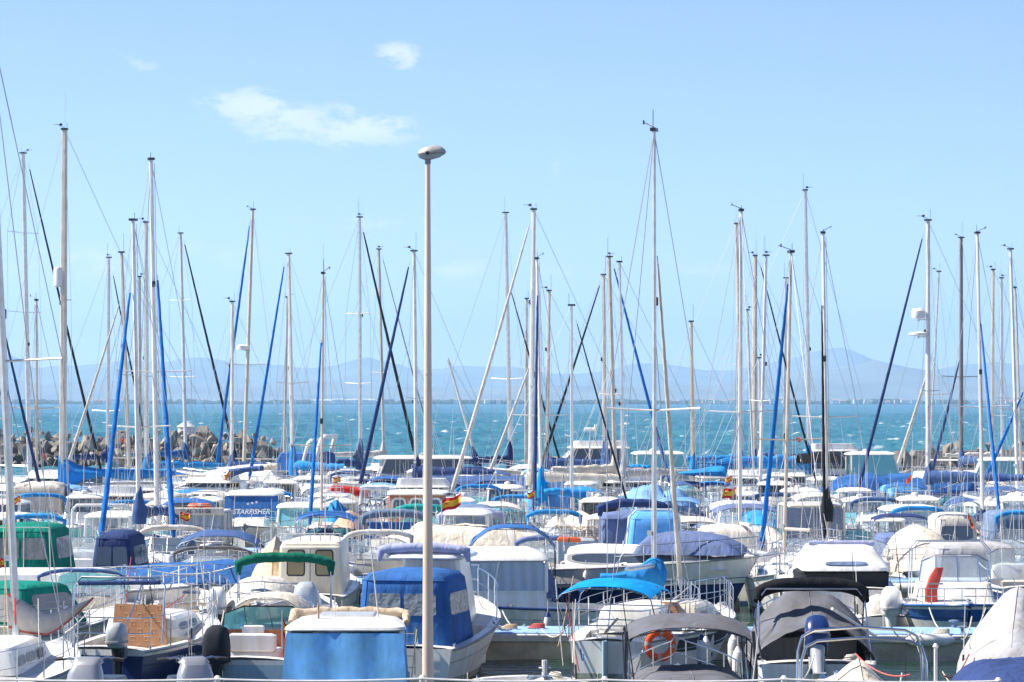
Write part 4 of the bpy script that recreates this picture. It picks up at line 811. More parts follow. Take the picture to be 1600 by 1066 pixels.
mb = MB(); mb.lathe([(.78, 1.76), (.80, 1.84), (.4, 2.1), (.08, 2.32)], (0, 0, 0), 14, 'shedgrey'); mb.tube([(0, 0, 2.3), (0, 0, 2.7)], .05, 6, 'greyrub'); mb.build('roof', r)
mb = MB(); mb.box((.0, -.73, .3), (.5, .06, 1.3), 'greyhull'); mb.build('door', r)
# ------------------------------------------------------------------ pontoons
mat('bluedeck', (.27, .45, .76), .7, 0, .12, 2, dirt=.1); mat('fascia', (.62, .62, .60), .6, 0, .1, 2, dirt=.3); mat('tide', (.055, .045, .035), .8, 0, .5, 4)
mat('bollard', (.16, .2, .26), .5)
def pontoon(D, label, x0=-45, x1=45, wd=2.3, skew=0.0, ped=True):
    r = root('pontoon', (0, D, 0), skew, label, 'pontoon'); mb = MB(); mb.box(((x0 + x1) / 2, wd / 2, .16), (x1 - x0, wd - .1, .44), 'concrete'); mb.build('concrete_float', r)
    mb = MB(); mb.box(((x0 + x1) / 2, wd / 2, -.12), (x1 - x0 + .02, wd - .06, .18), 'tide'); mb.build('tidal_band', r)
    mb = MB(); mb.box(((x0 + x1) / 2, wd / 2, .46), (x1 - x0, wd, .17), 'fascia', bev=.02); mb.build('edge_beam', r)
    mb = MB(); n = int((x1 - x0) / 3)
    for i in range(n): mb.box((x0 + (i + .5) * 3, wd / 2, .556), (2.97, wd - .14, .02), 'bluedeck')
    mb.build('deck_board', r)
    n = int((x1 - x0) / 2.6); first = None
    for i in range(n):
        for y in (.22, wd - .22):
            x = x0 + (i + .5) * 2.6
            if first is None:
                mb = MB(); mb.lathe([(.06, .56), (.045, .60), (.045, .67), (.11, .70), (.11, .725), (.02, .74)], (0, 0, 0), 8, 'bollard'); first = mb.build('mooring_bollard', r); c = first
            else: c = first.copy(); COL.objects.link(c); c.parent = r
            c.location = (x, y, 0)
    return r
PT = [(68.2, -.035), (87.6, 0), (106, 0), (126, 0), (146, 0), (166, 0), (186, 0)]
for i, (d, sk) in enumerate(PT):
    pontoon(d, ['nearest grey pontoon with a blue walkway, open water in front of it', 'blue topped pontoon behind the white boat with the red lifejacket', 'blue topped pontoon behind the yellow hull', 'pontoon fourth back, behind the white canvas box', 'pontoon fifth back under the red sail cover', 'pontoon sixth back behind the striped tarpaulins', 'farthest pontoon in front of the open sea'][i], -.16 * d - 12, .16 * d + 12, 2.3 if i < 3 else 2.0, sk)
# ------------------------------------------------------------------ quay in front, street lamp, rope barrier, scooters
ZQ = 1.6
mb = MB(); mb.box((0, 22, ZQ - 1.6), (70, 34, 3.2), 'concrete', bev=.05); o = mb.build('quay'); o['kind'] = 'structure'
mb = MB(); mb.box((0, 21.5, ZQ + .004), (69, 32.6, .008), 'tarmac'); o = mb.build('quay_paving'); o['kind'] = 'structure'
DL = 37.0; sL = F / DL; lamp = root('street_lamp', (X(668.5, DL), DL, ZQ), 0, 'tall pale pink lamp post with one oval grey lantern on top', 'street lamp')
zt_ = CH + (HY - 249) / sL - ZQ
mat('lamppost', (.70, .59, .49), .45, 0, .08, 2, dirt=.10, streak=True); mat('lampgrey', (.42, .41, .40), .5, .1, .22, 5, dirt=.2)
mb = MB(); mb.tube([(0, 0, 0), (0, 0, 3.6), (0, 0, zt_)], [.070, .048, .028], 20, 'lamppost'); p_ = mb.build('post', lamp, 80); mb = MB(); mb.box((0, -.062, .45), (.07, .02, .3), 'greyrub', bev=.006); mb.build('access_door', p_); mb = MB(); mb.lathe([(.044, 0), (.048, .02), (.044, .05)], (0, 0, 4.2), 16, 'lamppost'); mb.lathe([(.028, 0), (.036, .02), (.034, .06)], (0, 0, zt_ - .06), 16, 'greyrub'); mb.build('collar', p_)
mb = MB(); mb.lathe([(.17, .0), (.17, .03), (.10, .05), (.09, .2), (.072, .22)], (0, 0, 0), 16, 'lamppost'); mb.build('base', lamp)
mb = MB(); R = [];
for z, a, dx in ((.0, .05, 0), (.02, .11, .02), (.055, .155, .04), (.075, .163, .045)): R.append([(dx + a * 1.02 * math.cos(q), a * .7 * math.sin(q), zt_ - .005 + z + .22 * dx * math.cos(q)) for q in [2 * PI * i / 24 for i in range(24)]])
mb.loft(R, 'vinyl'); mb.build('lens', lamp, 60)
mb = MB(); R = []
for z, a, dx in ((.073, .166, .045), (.082, .166, .045), (.115, .145, .045), (.14, .115, .042), (.155, .075, .04), (.16, .03, .04)): R.append([(dx + a * 1.02 * math.cos(q), a * .7 * math.sin(q), zt_ - .005 + z + .01 * math.cos(q)) for q in [2 * PI * i / 24 for i in range(24)]])
mb.loft(R, 'lampgrey'); hd_ = mb.build('lamp_head', lamp, 60)
mb = MB(); mb.lathe([(.028, -.125), (.028, -.04)], (0, 0, zt_ + .06), 12, 'lampgrey', 'y'); mb.lathe([(.020, -.128), (.020, -.122)], (0, 0, zt_ + .06), 12, 'blackplastic', 'y'); mb.build('photocell', lamp)
DR = 34.0; posts = [(-60, 1060), (340, 1061), (660, 1060), (945, 1062), (1225, 1061), (1560, 1064)]
bar = root('rope_barrier', (0, DR, ZQ), 0, 'white rope strung between low posts along the quay edge at the bottom of the view', 'barrier')
for px, py in posts:
    z = CH - (py - HY) * DR / F - ZQ; mb = MB(); mb.tube([(X(px, DR), 0, 0), (X(px, DR), 0, z)], .03, 8, 'whitemast'); mb.lathe([(.03, z), (.04, z + .01), (.02, z + .035)], (X(px, DR), 0, 0), 8, 'whitemast'); mb.build('post', bar)
for (a, ya), (b_, yb) in zip(posts, posts[1:]):
    za, zb_ = [CH - (q - HY) * DR / F - ZQ for q in (ya, yb)]; mb = MB(); mb.tube([(X(a + (b_ - a) * u, DR), -.03, za + (zb_ - za) * u - .022 * 4 * u * (1 - u)) for u in [i / 14 for i in range(15)]], .013, 6, 'white'); mb.build('rope', bar)
def scooter(px, D, rz, label):
    r = root('scooter', (X(px, D), D, ZQ + .01), rz, label, 'scooter')     # local x forward
    for x in (-.55, .68):
        mb = MB(); mb.torus((x, 0, .26), .21, .055, (0, 1, 0), 22, 8, 'rubber'); w_ = mb.build('wheel', r, 60); mb = MB(); mb.lathe([(.16, -.05), (.17, .0), (.16, .05)], (x, 0, .26), 14, 'alu', 'y'); mb.build('rim', w_)
    S_ = lambda x, w, z, l: rring(x - l, x + l, -w, w, z, min(w, l) * .8, 3)
    mb = MB(); mb.loft([S_(-.35, .14, .30, .42), S_(-.38, .2, .5, .45), S_(-.42, .18, .7, .42), S_(-.42, .14, .76, .36)], 'silver_'); mb.box((.1, 0, .30), (.7, .3, .1), 'silver_', bev=.03); mb.build('body', r, 50)
    mb = MB(); mb.loft([S_(-.4, .13, .765, .38), S_(-.4, .16, .82, .38), S_(-.42, .14, .88, .32)], 'blackplastic'); mb.build('seat', r, 50)
    mb = MB(); mb.loft([S_(.50, .10, .35, .10), S_(.47, .2, .55, .10), S_(.42, .21, .8, .10), S_(.37, .19, .98, .11), S_(.33, .15, 1.08, .10)], 'silver_'); f_ = mb.build('front_fairing', r, 50)
    mb = MB(); mb.loft([S_(.545, .10, .76, .03), S_(.52, .11, .84, .03), S_(.49, .07, .93, .03)], 'clearglass'); mb.build('headlight', f_, 50)
    mb = MB(); mb.loft([S_(.33, .14, 1.06, .10), S_(.29, .17, 1.10, .10), S_(.26, .12, 1.15, .07)], 'silver_'); mb.tube([(.22, -.36, 1.12), (.26, -.2, 1.15), (.30, 0, 1.10), (.26, .2, 1.15), (.22, .36, 1.12)], .014, 6, 'steel'); mb.tube([(.22, -.38, 1.12), (.235, -.26, 1.135)], .022, 7, 'rubber'); mb.tube([(.22, .38, 1.12), (.235, .26, 1.135)], .022, 7, 'rubber'); mb.build('handlebar', r, 50)
    mb = MB(); mb.tube([(.68, -.08, .26), (.56, -.08, .55)], .02, 6, 'alu'); mb.tube([(.68, .08, .26), (.56, .08, .55)], .02, 6, 'alu'); mb.loft([S_(.68, .07, .47, .2), S_(.68, .05, .52, .14)], 'silver_'); mb.build('front_fork', r)
mat('silver_', (.40, .40, .40), .3, .5, .08)
scooter(150, 34.6, math.radians(-100), 'silver grey scooter parked at the quay edge below the navy sailing boat, the left one')
scooter(296, 34.6, math.radians(-75), 'silver grey scooter parked at the quay edge with its handlebar against the navy hull')
# ------------------------------------------------------------------ sailing boats: (top px), (lower px), distance, mast width px, label, options
S = sailboat
mb_ = 'beigemast'
A0, hA0 = S((-21, 10), (28, 1035), 57, 15, 'white sailing boat with a grey sail cover edged in pink, mast at the far left', 'alu', None, None, 'plain', hd=82, J=3.0, spr=(.45,), head=False, rigs=False)
S((36, 240), (46, 735), 172, 8, 'white yacht with tall pale mast and black furled jib behind the white canvas box', 'alu', ('charcoal', (44, 255), (155, 690), 5), None, spr=(.52, .76), tow=-1)
S((101, 203), (98, 735), 134, 11, 'white yacht, thick beige mast and long azure boom cover in front of the boulders', 'beigemast', None, None, spr=(.55,), hd=180)
S((57, 470), (58, 805), 124, 5, 'small white sailing boat with thin beige mast in front of the white canvas box', mb_, spr=(.5,))
S((170, 403), (168, 725), 190, 6, 'white yacht with navy boom cover, slim mast left of the steep blue furled jib', 'alu', ('charcoal', (176, 425), (222, 690), 4), 'navy', spr=(.3,), hd=180)
S((190, 395), (203, 765), 148, 6, 'sailing boat with rust stained beige mast and light beige furled jib sloping down left', mb_, ('offwhite', (188, 470), (108, 712), 6), None, spr=(.5,))
S((208, 345), (218, 860), 97, 8, 'white sailing boat, mast leaning right beside its bright blue furled jib', 'whitemast', ('jibblue', (204, 450), (167, 925), 13), 'denim', spr=(.37,), tow=-1, covr=.14, coverlen=2.2)
S((228, 348), (229, 725), 165, 8, 'white yacht with thick grey mast behind the leaning masts', 'alu', None, 'azure', spr=(.42,), hd=175)
S((236, 250), (246, 845), 99, 9, 'white sailing boat with azure sail bag at its mast foot, blue jib right of it', 'whitemast', ('jibblue', (246, 430), (294, 900), 12), None, spr=(.45,), tow=-1)
S((218, 433), (219, 705), 196, 5, 'distant sailing boat with thin mast between the two thick pale masts', mb_, spr=(.4,), hd=10)
S((282, 365), (290, 700), 200, 6, 'yacht with royal blue boom cover before the white beacon, black jib sloping right', 'whitemast', ('charcoal', (287, 375), (358, 690), 5), 'royal', spr=(.40, .72), hd=0)
S((363, 472), (362, 735), 168, 6, 'sailing boat with short flat topped white mast and navy boom cover beside the flybridge cruiser', 'whitemast', None, 'denim', spr=(.35,), hd=170)
S((395, 328), (382, 700), 178, 7, 'yacht with backward leaning beige mast and blue furled jib sloping down left', mb_, ('jibblue', (391, 345), (334, 700), 6), None, spr=(.43,), hd=0)
S((451, 397), (458, 765), 163, 7, 'white yacht with royal blue mast boot and bright azure boom cover to its right', 'whitemast', ('jibblue', (445, 410), (386, 740), 6), 'azure', spr=(.45,), coverlen=3.6, hood=1.5)
S((449, 465), (444, 715), 192, 4, 'distant beige masted sailing boat close behind the azure boom cover', mb_, spr=(.4,), hd=5)
S((505, 428), (502, 830), 110, 5, 'small sailing boat with slim mast and straight bright blue furled jib', mb_, ('jibblue', (502, 530), (490, 825), 9), None, spr=(.33,), hd=90, tow=-1)
S((562, 340), (563, 700), 170, 6, 'yacht with dark grey mast boot and black jib crossing down to the right', 'alu', ('charcoal', (566, 355), (645, 700), 6), 'denim', spr=(.38, .64), hd=0)
S((592, 390), (600, 715), 198, 5, 'red and white sailing boat far out beyond the crossing jibs', mb_, ('palegrey', (597, 400), (660, 640), 3), 'offwhite', 'red', spr=(.45,), hd=0)
S((647, 393), (651, 765), 150, 7, 'yacht with white mast behind the lamp post, navy jib sloping down left', 'whitemast', ('navy', (640, 410), (561, 755), 7), 'navy', 'white', spr=(.4,), coverlen=4.0)
S((790, 333), (797, 700), 180, 7, 'yacht with tall grey mast and navy sail bag on the boom', 'alu', ('charcoal', (797, 450), (872, 705), 4), 'navy', spr=(.38,), hood=1.4)
S((834, 328), (829, 770), 138, 8, 'yacht with white mast and long cream furled jib reaching down to the left', 'whitemast', ('offwhite', (829, 345), (712, 745), 7), 'creamcloth', 'white', spr=(.40,), coverlen=4)
S((839, 405), (846, 800), 120, 6, 'sailing boat with turquoise sail bag and straight navy furled jib left of its mast', 'whitemast', ('navy', (840, 455), (833, 850), 9), 'turq', spr=(.4,), tow=-1, coverlen=2.4, hood=1.2, covr=.24)
S((823, 467), (822, 695), 198, 5, 'distant sailing boat whose mast shows just left of the thick white mast', mb_, spr=(.45,), hd=185)
S((858, 455), (854, 735), 172, 6, 'yacht with navy boom cover and cream furled jib sloping down to the left', mb_, ('offwhite', (832, 560), (765, 735), 6), 'denim', spr=(.36,))
S((893, 478), (894, 800), 124, 5, 'small sailing boat with bare grey mast and rumpled lilac sail at its foot', 'alu', ('charcoal', (900, 500), (958, 705), 4), None, spr=(.38,))
S((943, 430), (945, 745), 164, 6, 'yacht with royal blue mast hood and dark jib sloping down left', mb_, ('charcoal', (939, 440), (865, 665), 5), 'royal', spr=(.4,), coverlen=1.2, hood=1.8)
S((952, 402), (962, 765), 154, 7, 'white yacht with cream boom cover, left of two close masts', mb_, ('jibblue', (958, 413), (1052, 765), 6), 'creamcloth', spr=(.42,), hd=0)
S((968, 410), (975, 775), 148, 5, 'sailing boat with thinner right hand mast of the close pair and grey lashed sail', 'alu', None, 'palegrey', spr=(.3,), hd=175)
R29, H29 = S((1022, 205), (1023, 905), 67.5, 8, 'white sailing boat with tallest mast, cyan bimini, azure sail cover and cream furled jib', 'alu', ('creamcloth', (1027, 400), (1075, 945), 12), None, 'plain', spr=(.42,), tow=1, Lf=.92)
bimini(R29, H29.x(-.03), H29.x(.25), .95, .8, 1.98, 'turq', .22, 3, .12, 'steel', seed=12)
mb = MB(); mb.box((H29.x(0) - .12, 0, .25), (.28, .06, 1.1), 'paleblue', bev=.02); mb.tube([(H29.x(0) - .1, 0, .95), (H29.x(.2), .1, 1.12)], .025, 6, 'palewood'); mb.build('rudder', R29)
S((1080, 503), (1083, 750), 164, 6, 'sailing boat with golden brown mast and blue boom cover', 'goldmast', None, 'azure', spr=(.4,), hd=178, coverlen=2.6)
S((1158, 330), (1156, 875), 91, 7, 'sailing boat with tall straight white mast between striped tarpaulin and yellow hull', 'whitemast', None, None, spr=(.42,), hd=92)
S((1151, 350), (1158, 705), 182, 6, 'distant yacht with beige mast almost hidden behind the straight white mast', mb_, None, 'azure', spr=(.45,), hd=10)
S((1180, 400), (1178, 705), 188, 8, 'distant yacht with thick pale mast and small dark sail at its foot', mb_, None, 'navy', spr=(.3,), hd=170)
S((1197, 400), (1188, 775), 148, 6, 'sailing boat with light mast leaning left and green and blue cloth at its base', 'whitemast', ('charcoal', (1187, 410), (1262, 690), 4), None, spr=(.4,), hd=0)
S((1168, 485), (1176, 720), 186, 3, 'small far sailing boat with the thinnest mast right of the straight white mast', mb_, spr=(.4,), hd=0)
S((1236, 395), (1225, 890), 87, 7, 'sailing boat with pinkish weathered mast and thick bright blue spiral furled jib', mb_, ('jibblue', (1232, 435), (1197, 895), 12), None, 'plain', spr=(.4,), tow=1)
S((1228, 435), (1225, 720), 186, 5, 'distant sailing boat whose mast hides behind the pinkish mast', 'alu', spr=(.4,), hd=15)
S((1258, 298), (1265, 740), 168, 7, 'large yacht with very tall grey mast and long azure boom cover with blue bag', 'alu', None, 'azure', spr=(.45,), covr=.3, coverlen=5.0, hood=1.6, hd=0)
S((1286, 365), (1292, 855), 99, 7, 'sailing boat with white mast, black spiral furled jib and black sail bag', 'whitemast', ('black', (1284, 470), (1276, 850), 8), 'charcoal', spr=(.41,), tow=-1, coverlen=1.4, covr=.2)
S((1450, 345), (1450, 770), 138, 8, 'yacht with white mast carrying two white radar domes and navy jib sloping left', 'whitemast', ('navy', (1443, 365), (1350, 750), 6), 'denim', spr=(.40,), covr=.2, coverlen=4.2, hood=.8)
S((1467, 425), (1453, 705), 190, 4, 'distant sailing boat with pale furled jib leaning left behind the radar mast', 'alu', ('offwhite', (1453, 570), (1413, 720), 7), None, spr=(.4,))
S((1502, 372), (1502, 725), 178, 7, 'yacht with dark brown mast and navy boom cover before the right breakwater', 'darkmast', ('denim', (1500, 560), (1470, 725), 6), 'denim', spr=(.43,), coverlen=3)
S((1527, 365), (1535, 800), 113, 7, 'sailing boat with greenish white mast, navy triangular sail bag and blue jib behind', 'whitemast', ('jibblue', (1532, 500), (1547, 880), 8), None, spr=(.41,), tow=-1)
S((1552, 422), (1550, 705), 190, 5, 'far sailing boat with slim mast, left of two close masts near the frame edge', mb_, spr=(.3,), hd=170)
S((1565, 435), (1566, 705), 194, 5, 'far sailing boat with slim mast, right of two close masts near the frame edge', 'alu', None, 'offwhite', spr=(.3,), hd=10)
S((1579, 390), (1590, 770), 148, 6, 'sailing boat with leaning mast and royal blue furled jib sloping left at the right edge', 'whitemast', ('jibblue', (1600, 610), (1545, 765), 7), None, spr=(.4,))
S((1586, 450), (1596, 740), 160, 5, 'sailing boat at the right edge with navy jib close beside its mast', mb_, ('navy', (1588, 470), (1608, 745), 5), None, spr=(.4,))
S((-16, 420), (-16, 800), 120, 6, 'sailing boat half outside the left edge with dark jib sloping right', mb_, ('navy', (-2, 480), (46, 720), 6), None, spr=(.4,))
S((1186, 560), (1190, 752), 176, 4, 'short masted far sailing boat behind the azure boom cover', 'whitemast', None, 'offwhite', spr=(.4,), hd=0)
S((700, 560), (745, 720), 182, 4, 'far sailing boat with pale raked mast right of the lamp post', 'whitemast', None, 'navy', spr=(.4,), hd=10, head=False)
# foreground boat at far left: grey cover with pink edge slung from mast and boom
mb = MB(); n = 22; rings = []
for i in range(n + 1):
    u = i / n; px = 14 + (146 - 14) * u; tY = 928 + 34 * math.sin(min(1, u * 1.7) * PI / 2) ** 1.3 - max(0, u - .45) * 50; bY = 982 + 9 * math.sin(u * PI) - max(0, u - .45) ** 1.2 * 100
    if u < .1: tY = 928 + u * 60; bY = 980
    a = W(px, tY, 57.0); b_ = W(px, bY, 57.0); ring = []
    for q in range(12):
        t = q / 12 * 2 * PI; c = a.lerp(b_, .5 - .5 * math.cos(t)); c.y += (.11 if u > .08 else .08) * math.sin(t) * (1 + .4 * nz(u * 9, t, 1)); c.x += .03 * nz(u * 8, t * 2, 4); ring.append(c)
    rings.append(ring)
inv = A0.matrix_basis.inverted(); mb.xf = inv; mb.loft(rings, 'coverwarm'); cv = mb.build('sail_cover', A0, 60)
mb = MB(); mb.xf = inv; mb.tube([r_[6] + Vector((0, -.01, -.005)) for r_ in rings], .022, 6, 'pink'); mb.tube([rings[0][0], rings[0][3], rings[0][6]], .02, 5, 'pink'); mb.tube([rings[2][0] + Vector((0, -.1, 0)), rings[2][9] + Vector((0, -.02, 0)), rings[2][6] + Vector((0, -.06, 0))], .018, 5, 'pink'); mb.tube([rings[0][0] + Vector((-.02, -.02, 0)), rings[2][0] + Vector((0, -.03, 0))], .025, 5, 'pink'); mb.build('cover_edging', cv)
# azure sail cover of the tallest mast: high peak at the mast, boom forward to the left
def sail_cover_px(D, top, bot, wid, m, name='sail_cover', label=None, parent=None, depth=.16, seed=0):
    """cloth lump following an upper and a lower outline (rows), with real thickness"""
    mb = MB(); n = 18; rings = []
    def ip(l, px):
        for (a, ya), (b_, yb) in zip(l, l[1:]):
            if px <= b_: return ya + (yb - ya) * (px - a) / (b_ - a)
        return l[-1][1]
    x0, x1 = top[0][0], top[-1][0]
    for i in range(n + 1):
        px = x0 + (x1 - x0) * i / n; a = W(px, ip(top, px), D); b_ = W(px, ip(bot, px), D); ring = []
        for q in range(12):
            t = q / 12 * 2 * PI; c = a.lerp(b_, .5 - .5 * math.cos(t)); c.y += depth * math.sin(t) * (1 + .5 * nz(i * .5, t, seed)) * (.5 if i in (0, n) else 1); c.x += .02 * nz(i * .7, t * 2, seed); ring.append(c)
        rings.append(ring)
    if parent is not None: mb.xf = parent.matrix_basis.inverted()
    mb.loft(rings, m); return mb.build(name, parent, 60)
SB = {o['label']: o for o in COL.objects if o.name.startswith('sailing_boat') and 'label' in o}
def sb(s): return [o for l, o in SB.items() if s in l][0]
tallest = sb('tallest mast, cyan')
sail_cover_px(67.5, [(938, 896), (960, 896), (985, 890), (1005, 880), (1015, 872), (1027, 869), (1036, 876), (1042, 893)], [(938, 904), (960, 906), (985, 912), (1005, 918), (1015, 915), (1024, 930), (1030, 934), (1042, 903)], 0, 'azure', parent=tallest, depth=.2)
sail_cover_px(134, [(91, 713), (100, 714), (125, 728), (160, 733), (275, 733)], [(91, 766), (110, 772), (125, 752), (160, 745), (200, 751), (275, 743)], 0, 'azure', parent=sb('thick beige mast and long azure'), depth=.25, seed=3)
sail_cover_px(113, [(1478, 842), (1500, 822), (1525, 803), (1533, 793), (1541, 797)], [(1478, 847), (1500, 846), (1525, 842), (1541, 840)], 0, 'navy', parent=sb('navy triangular'), depth=.2, seed=5)
sail_cover_px(97, [(204, 893), (222, 874), (232, 848), (240, 834), (250, 838), (262, 866)], [(204, 901), (225, 906), (240, 902), (252, 893), (262, 880)], 0, 'azure', parent=sb('azure sail bag at its mast foot'), depth=.3, seed=7)
sail_cover_px(168, [(551, 712), (556, 700), (561, 684), (566, 686), (568, 700)], [(551, 716), (557, 720), (564, 722), (567, 720), (568, 714)], 0, 'slate', parent=sb('dark grey mast boot'), depth=.25, seed=8)
gz = sb('two white radar domes')
for py, (wd, ht) in ((490, (.30, .42)), (522, (.42, .14))):
    mb = MB(); mb.xf = gz.matrix_basis.inverted(); p = W(1443, py, 138); mb.xf = mb.xf @ Matrix.Translation(p)
    mb.lathe([(.05, -ht / 2 - .12), (.05, -ht / 2), (wd * .9, -ht / 2), (wd, -ht / 4), (wd, ht / 4), (wd * .7, ht / 2), (.03, ht / 2 + .03)], (-.22, 0, 0), 14, 'white'); mb.box((0, 0, -ht / 2 - .05), (.45, .08, .06), 'alu'); mb.build('radar_dome', gz)
g3 = sb('thick beige mast and long azure'); mb = MB(); mb.xf = g3.matrix_basis.inverted() @ Matrix.Translation(W(91, 433, 134)); mb.lathe([(.1, -.42), (.19, -.38), (.2, .3), (.15, .4), (.03, .43)], (0, 0, 0), 12, 'white'); mb.box((.12, 0, -.2), (.3, .06, .06), 'alu'); mb.build('radar_dome', g3)
g13 = sb('backward leaning beige'); mb = MB(); mb.xf = g13.matrix_basis.inverted() @ Matrix.Translation(W(383, 543, 178)); mb.lathe([(.1, -.14), (.36, -.12), (.36, .08), (.2, .14), (.02, .16)], (-.1, -.3, 0), 12, 'white'); mb.box((.1, 0, -.16), (.4, .06, .05), 'alu'); mb.build('radar_dome', g13)
# ------------------------------------------------------------------ motor boats, nearest row first
m_ = motor
RX, RXP = PI / 2, PI
def rear_text(body, size, r, x, y, z, m='white', shear=0.0, tilt=0.0, sx=1.0): return text_obj(body, size, (x, y, z), (PI / 2 - tilt, 0, -PI / 2), m, r, shear, sx)
def front_text(body, size, r, x, y, z, m='white', shear=0.0, tilt=0.0, sx=1.0): return text_obj(body, size, (x, y, z), (PI / 2 - tilt, 0, PI / 2), m, r, shear, sx)
def side_text(body, size, r, x, y, z, m='navyhull', s=-1, shear=.2, rz=0.0, tilt=.1, sx=1.0): return text_obj(body, size, (x, y, z), (PI / 2 - tilt, 0, (0 if s < 0 else PI) + rz), m, r, shear, sx)
# --- row at the quay (only the upper works show)
r, h = m_(545, 51.0, 90, 5.6, 2.15, 'white cabin boat with bright blue stern curtain and beige cushion roll on its roof', 'cabin_boat', hull='white', kind='none', Fs=.5, Fb=.9, rail=True, ant=0, tcut=.45)
pilothouse(r, h.x(.30), h.x(.62), .92, .5, 1.1, 1.93, 'white', 'smoke', .3, .04, .95, 'open', .12, None, 'white', .13)
mb = MB(); R = []
for z, q, xx in ((.45, 1.10, -.42), (.9, 1.06, -.30), (1.4, 1.02, -.14), (1.90, .98, -.02)): R.append([(h.x(.28) + xx + .03 * nz(0, y * 2, z * 2), y * q * .93, z) for y in [-1 + 2 * i / 12 for i in range(13)]])
g = [[(p[0] + .02 * math.sin(p[1] * 9), p[1], p[2]) for p in rr_] for rr_ in R]
for rr_ in g: rr_.insert(0, (h.x(.42), rr_[0][1] * 1.0, rr_[0][2])); rr_.append((h.x(.42), rr_[-1][1], rr_[-1][2]))
mb.sheet(g, .008, 'curtainblue'); mb.build('stern_curtain', r, 60)
mb = MB()
mb.tube([(h.x(.50), -.92, 1.98)] + [(h.x(.60) + .1 * (1 - v * v), v * .9, 2.09 + .03 * (1 - v * v) + .012 * math.sin(v * 14)) for v in [-1 + i / 6 for i in range(13)]] + [(h.x(.50), .92, 1.98)], [.05] + [.075 * (1 + .12 * math.sin(i * 2.3)) for i in range(13)] + [.05], 8, 'beige'); mb.build('roof_cushion', r, 60)
mb = MB(); mb.loft([rring(h.x(.37), h.x(.52), -.45, .45, 2.12, .06), rring(h.x(.38), h.x(.51), -.42, .42, 2.155, .06)], 'greyhull'); mb.build('roof_hatch', r)
for x_, y_, ln, lean in ((.34, .43, 2.9 * .12, 0), (.34, .17, .45, .0), (.36, -.52, 1.55, .0)):
    mb = MB(); mb.tube([(h.x(x_), y_, 2.0), (h.x(x_), y_ + (.17 if ln > 1 else 0), 2.0 + ln)], [.013, .008] if ln > 1 else .018 if ln < .4 else .007, 6, 'whitemast' if ln > .4 else 'tan'); mb.build('antenna', r)
r, h = m_(1072, 51.5, 90, 5.4, 2.05, 'open boat with large dark grey bimini and grey tarpaulin behind the orange lifebuoy', hull='plain', kind='none', top='tarp', tc='greycloth', zt=1.26, prof=[(0, 1.0), (.1, 1.25), (.5, 1.26), (.7, 1.1), (1, .9)], tpw=5, t1=.85, rail=True, ant=0, wrk=.03)
bimini(r, h.x(.30), h.x(.72), .98, .5, 2.10, 'greycloth', .20, 3, .16, 'blackplastic', seed=3)
for s in (-1, 1):
    mb = MB(); mb.tube([(h.x(.3), s * 1.0, 1.88), (h.x(.26), s * 1.03, 1.3), (h.x(.2), s * 1.0, .6)], .03, 6, 'blackplastic'); mb.build('canopy_strut', r)
r, h = m_(1332, 50.2, 90, 5.2, 1.9, 'low boat under a peaked beige tarpaulin with a double steel hoop', hull='plain', kind='none', top='tarp', tc='creamcloth', zt=1.5, prof=[(0, .8), (.25, 1.35), (.34, 1.52), (.5, 1.28), (1, .9)], tpw=1.2, t1=.9, rail=False, ant=0, wrk=.10)
for dx, zz in ((0, 2.02), (.55, 1.90)):
    mb = MB(); x_ = h.x(.30) - dx; ps = [(x_ - .1, -.98, .55), (x_, -.95, zz - .35), (x_, -.88, zz - .12), (x_, -.7, zz - .03), (x_, 0, zz + .02), (x_, .7, zz - .03), (x_, .88, zz - .12), (x_, .95, zz - .35), (x_ - .1, .98, .55)]; mb.tube(ps, .022, 8, 'steel'); mb.build('steel_hoop', r)
r, h = m_(1578, 50.0, 90, 5.4, 2.2, 'boat under a smooth navy tarpaulin in the bottom right corner', hull='plain', kind='none', top='tarp', tc='navy', prof=[(0, 1.35), (.1, 1.5), (.5, 1.5), (1, 1.1)], tpw=3.2, t1=.95, rail=False, ant=0, wrk=.05)
r, h = m_(835, 56.5, -86, 5.2, 2.1, 'varnished wooden dinghy bow with a white samson post, at the bottom centre', 'wooden_dinghy', hull='yellow', kind='open', Fs=.5, Fb=.93, rail=False, ant=0, rub='palewood', pw=1.8, dz=-.1, ladder=False)
mb = MB(); mb.tube([(h.x(.93), 0, .7), (h.x(.93), 0, 1.22)], .045, 8, 'white'); mb.tube([(h.x(.93), -.1, 1.1), (h.x(.93), .1, 1.1)], .02, 6, 'steel'); mb.build('bow_post', r)
r, h = m_(1462, 53, 88, 4.6, 1.7, 'small dinghy with a short white flag staff, right of the beige tarpaulin', 'dinghy', hull='plain', kind='open', Fs=.35, Fb=.45, rail=False, ant=0, ladder=False); mb = MB(); mb.tube([(0, 0, .3), (0, 0, 1.42)], .03, 6, 'whitemast'); mb.lathe([(.02, 1.40), (.055, 1.45), (.02, 1.5)], (0, 0, 0), 8, 'whitemast'); mb.build('flag_staff', r)
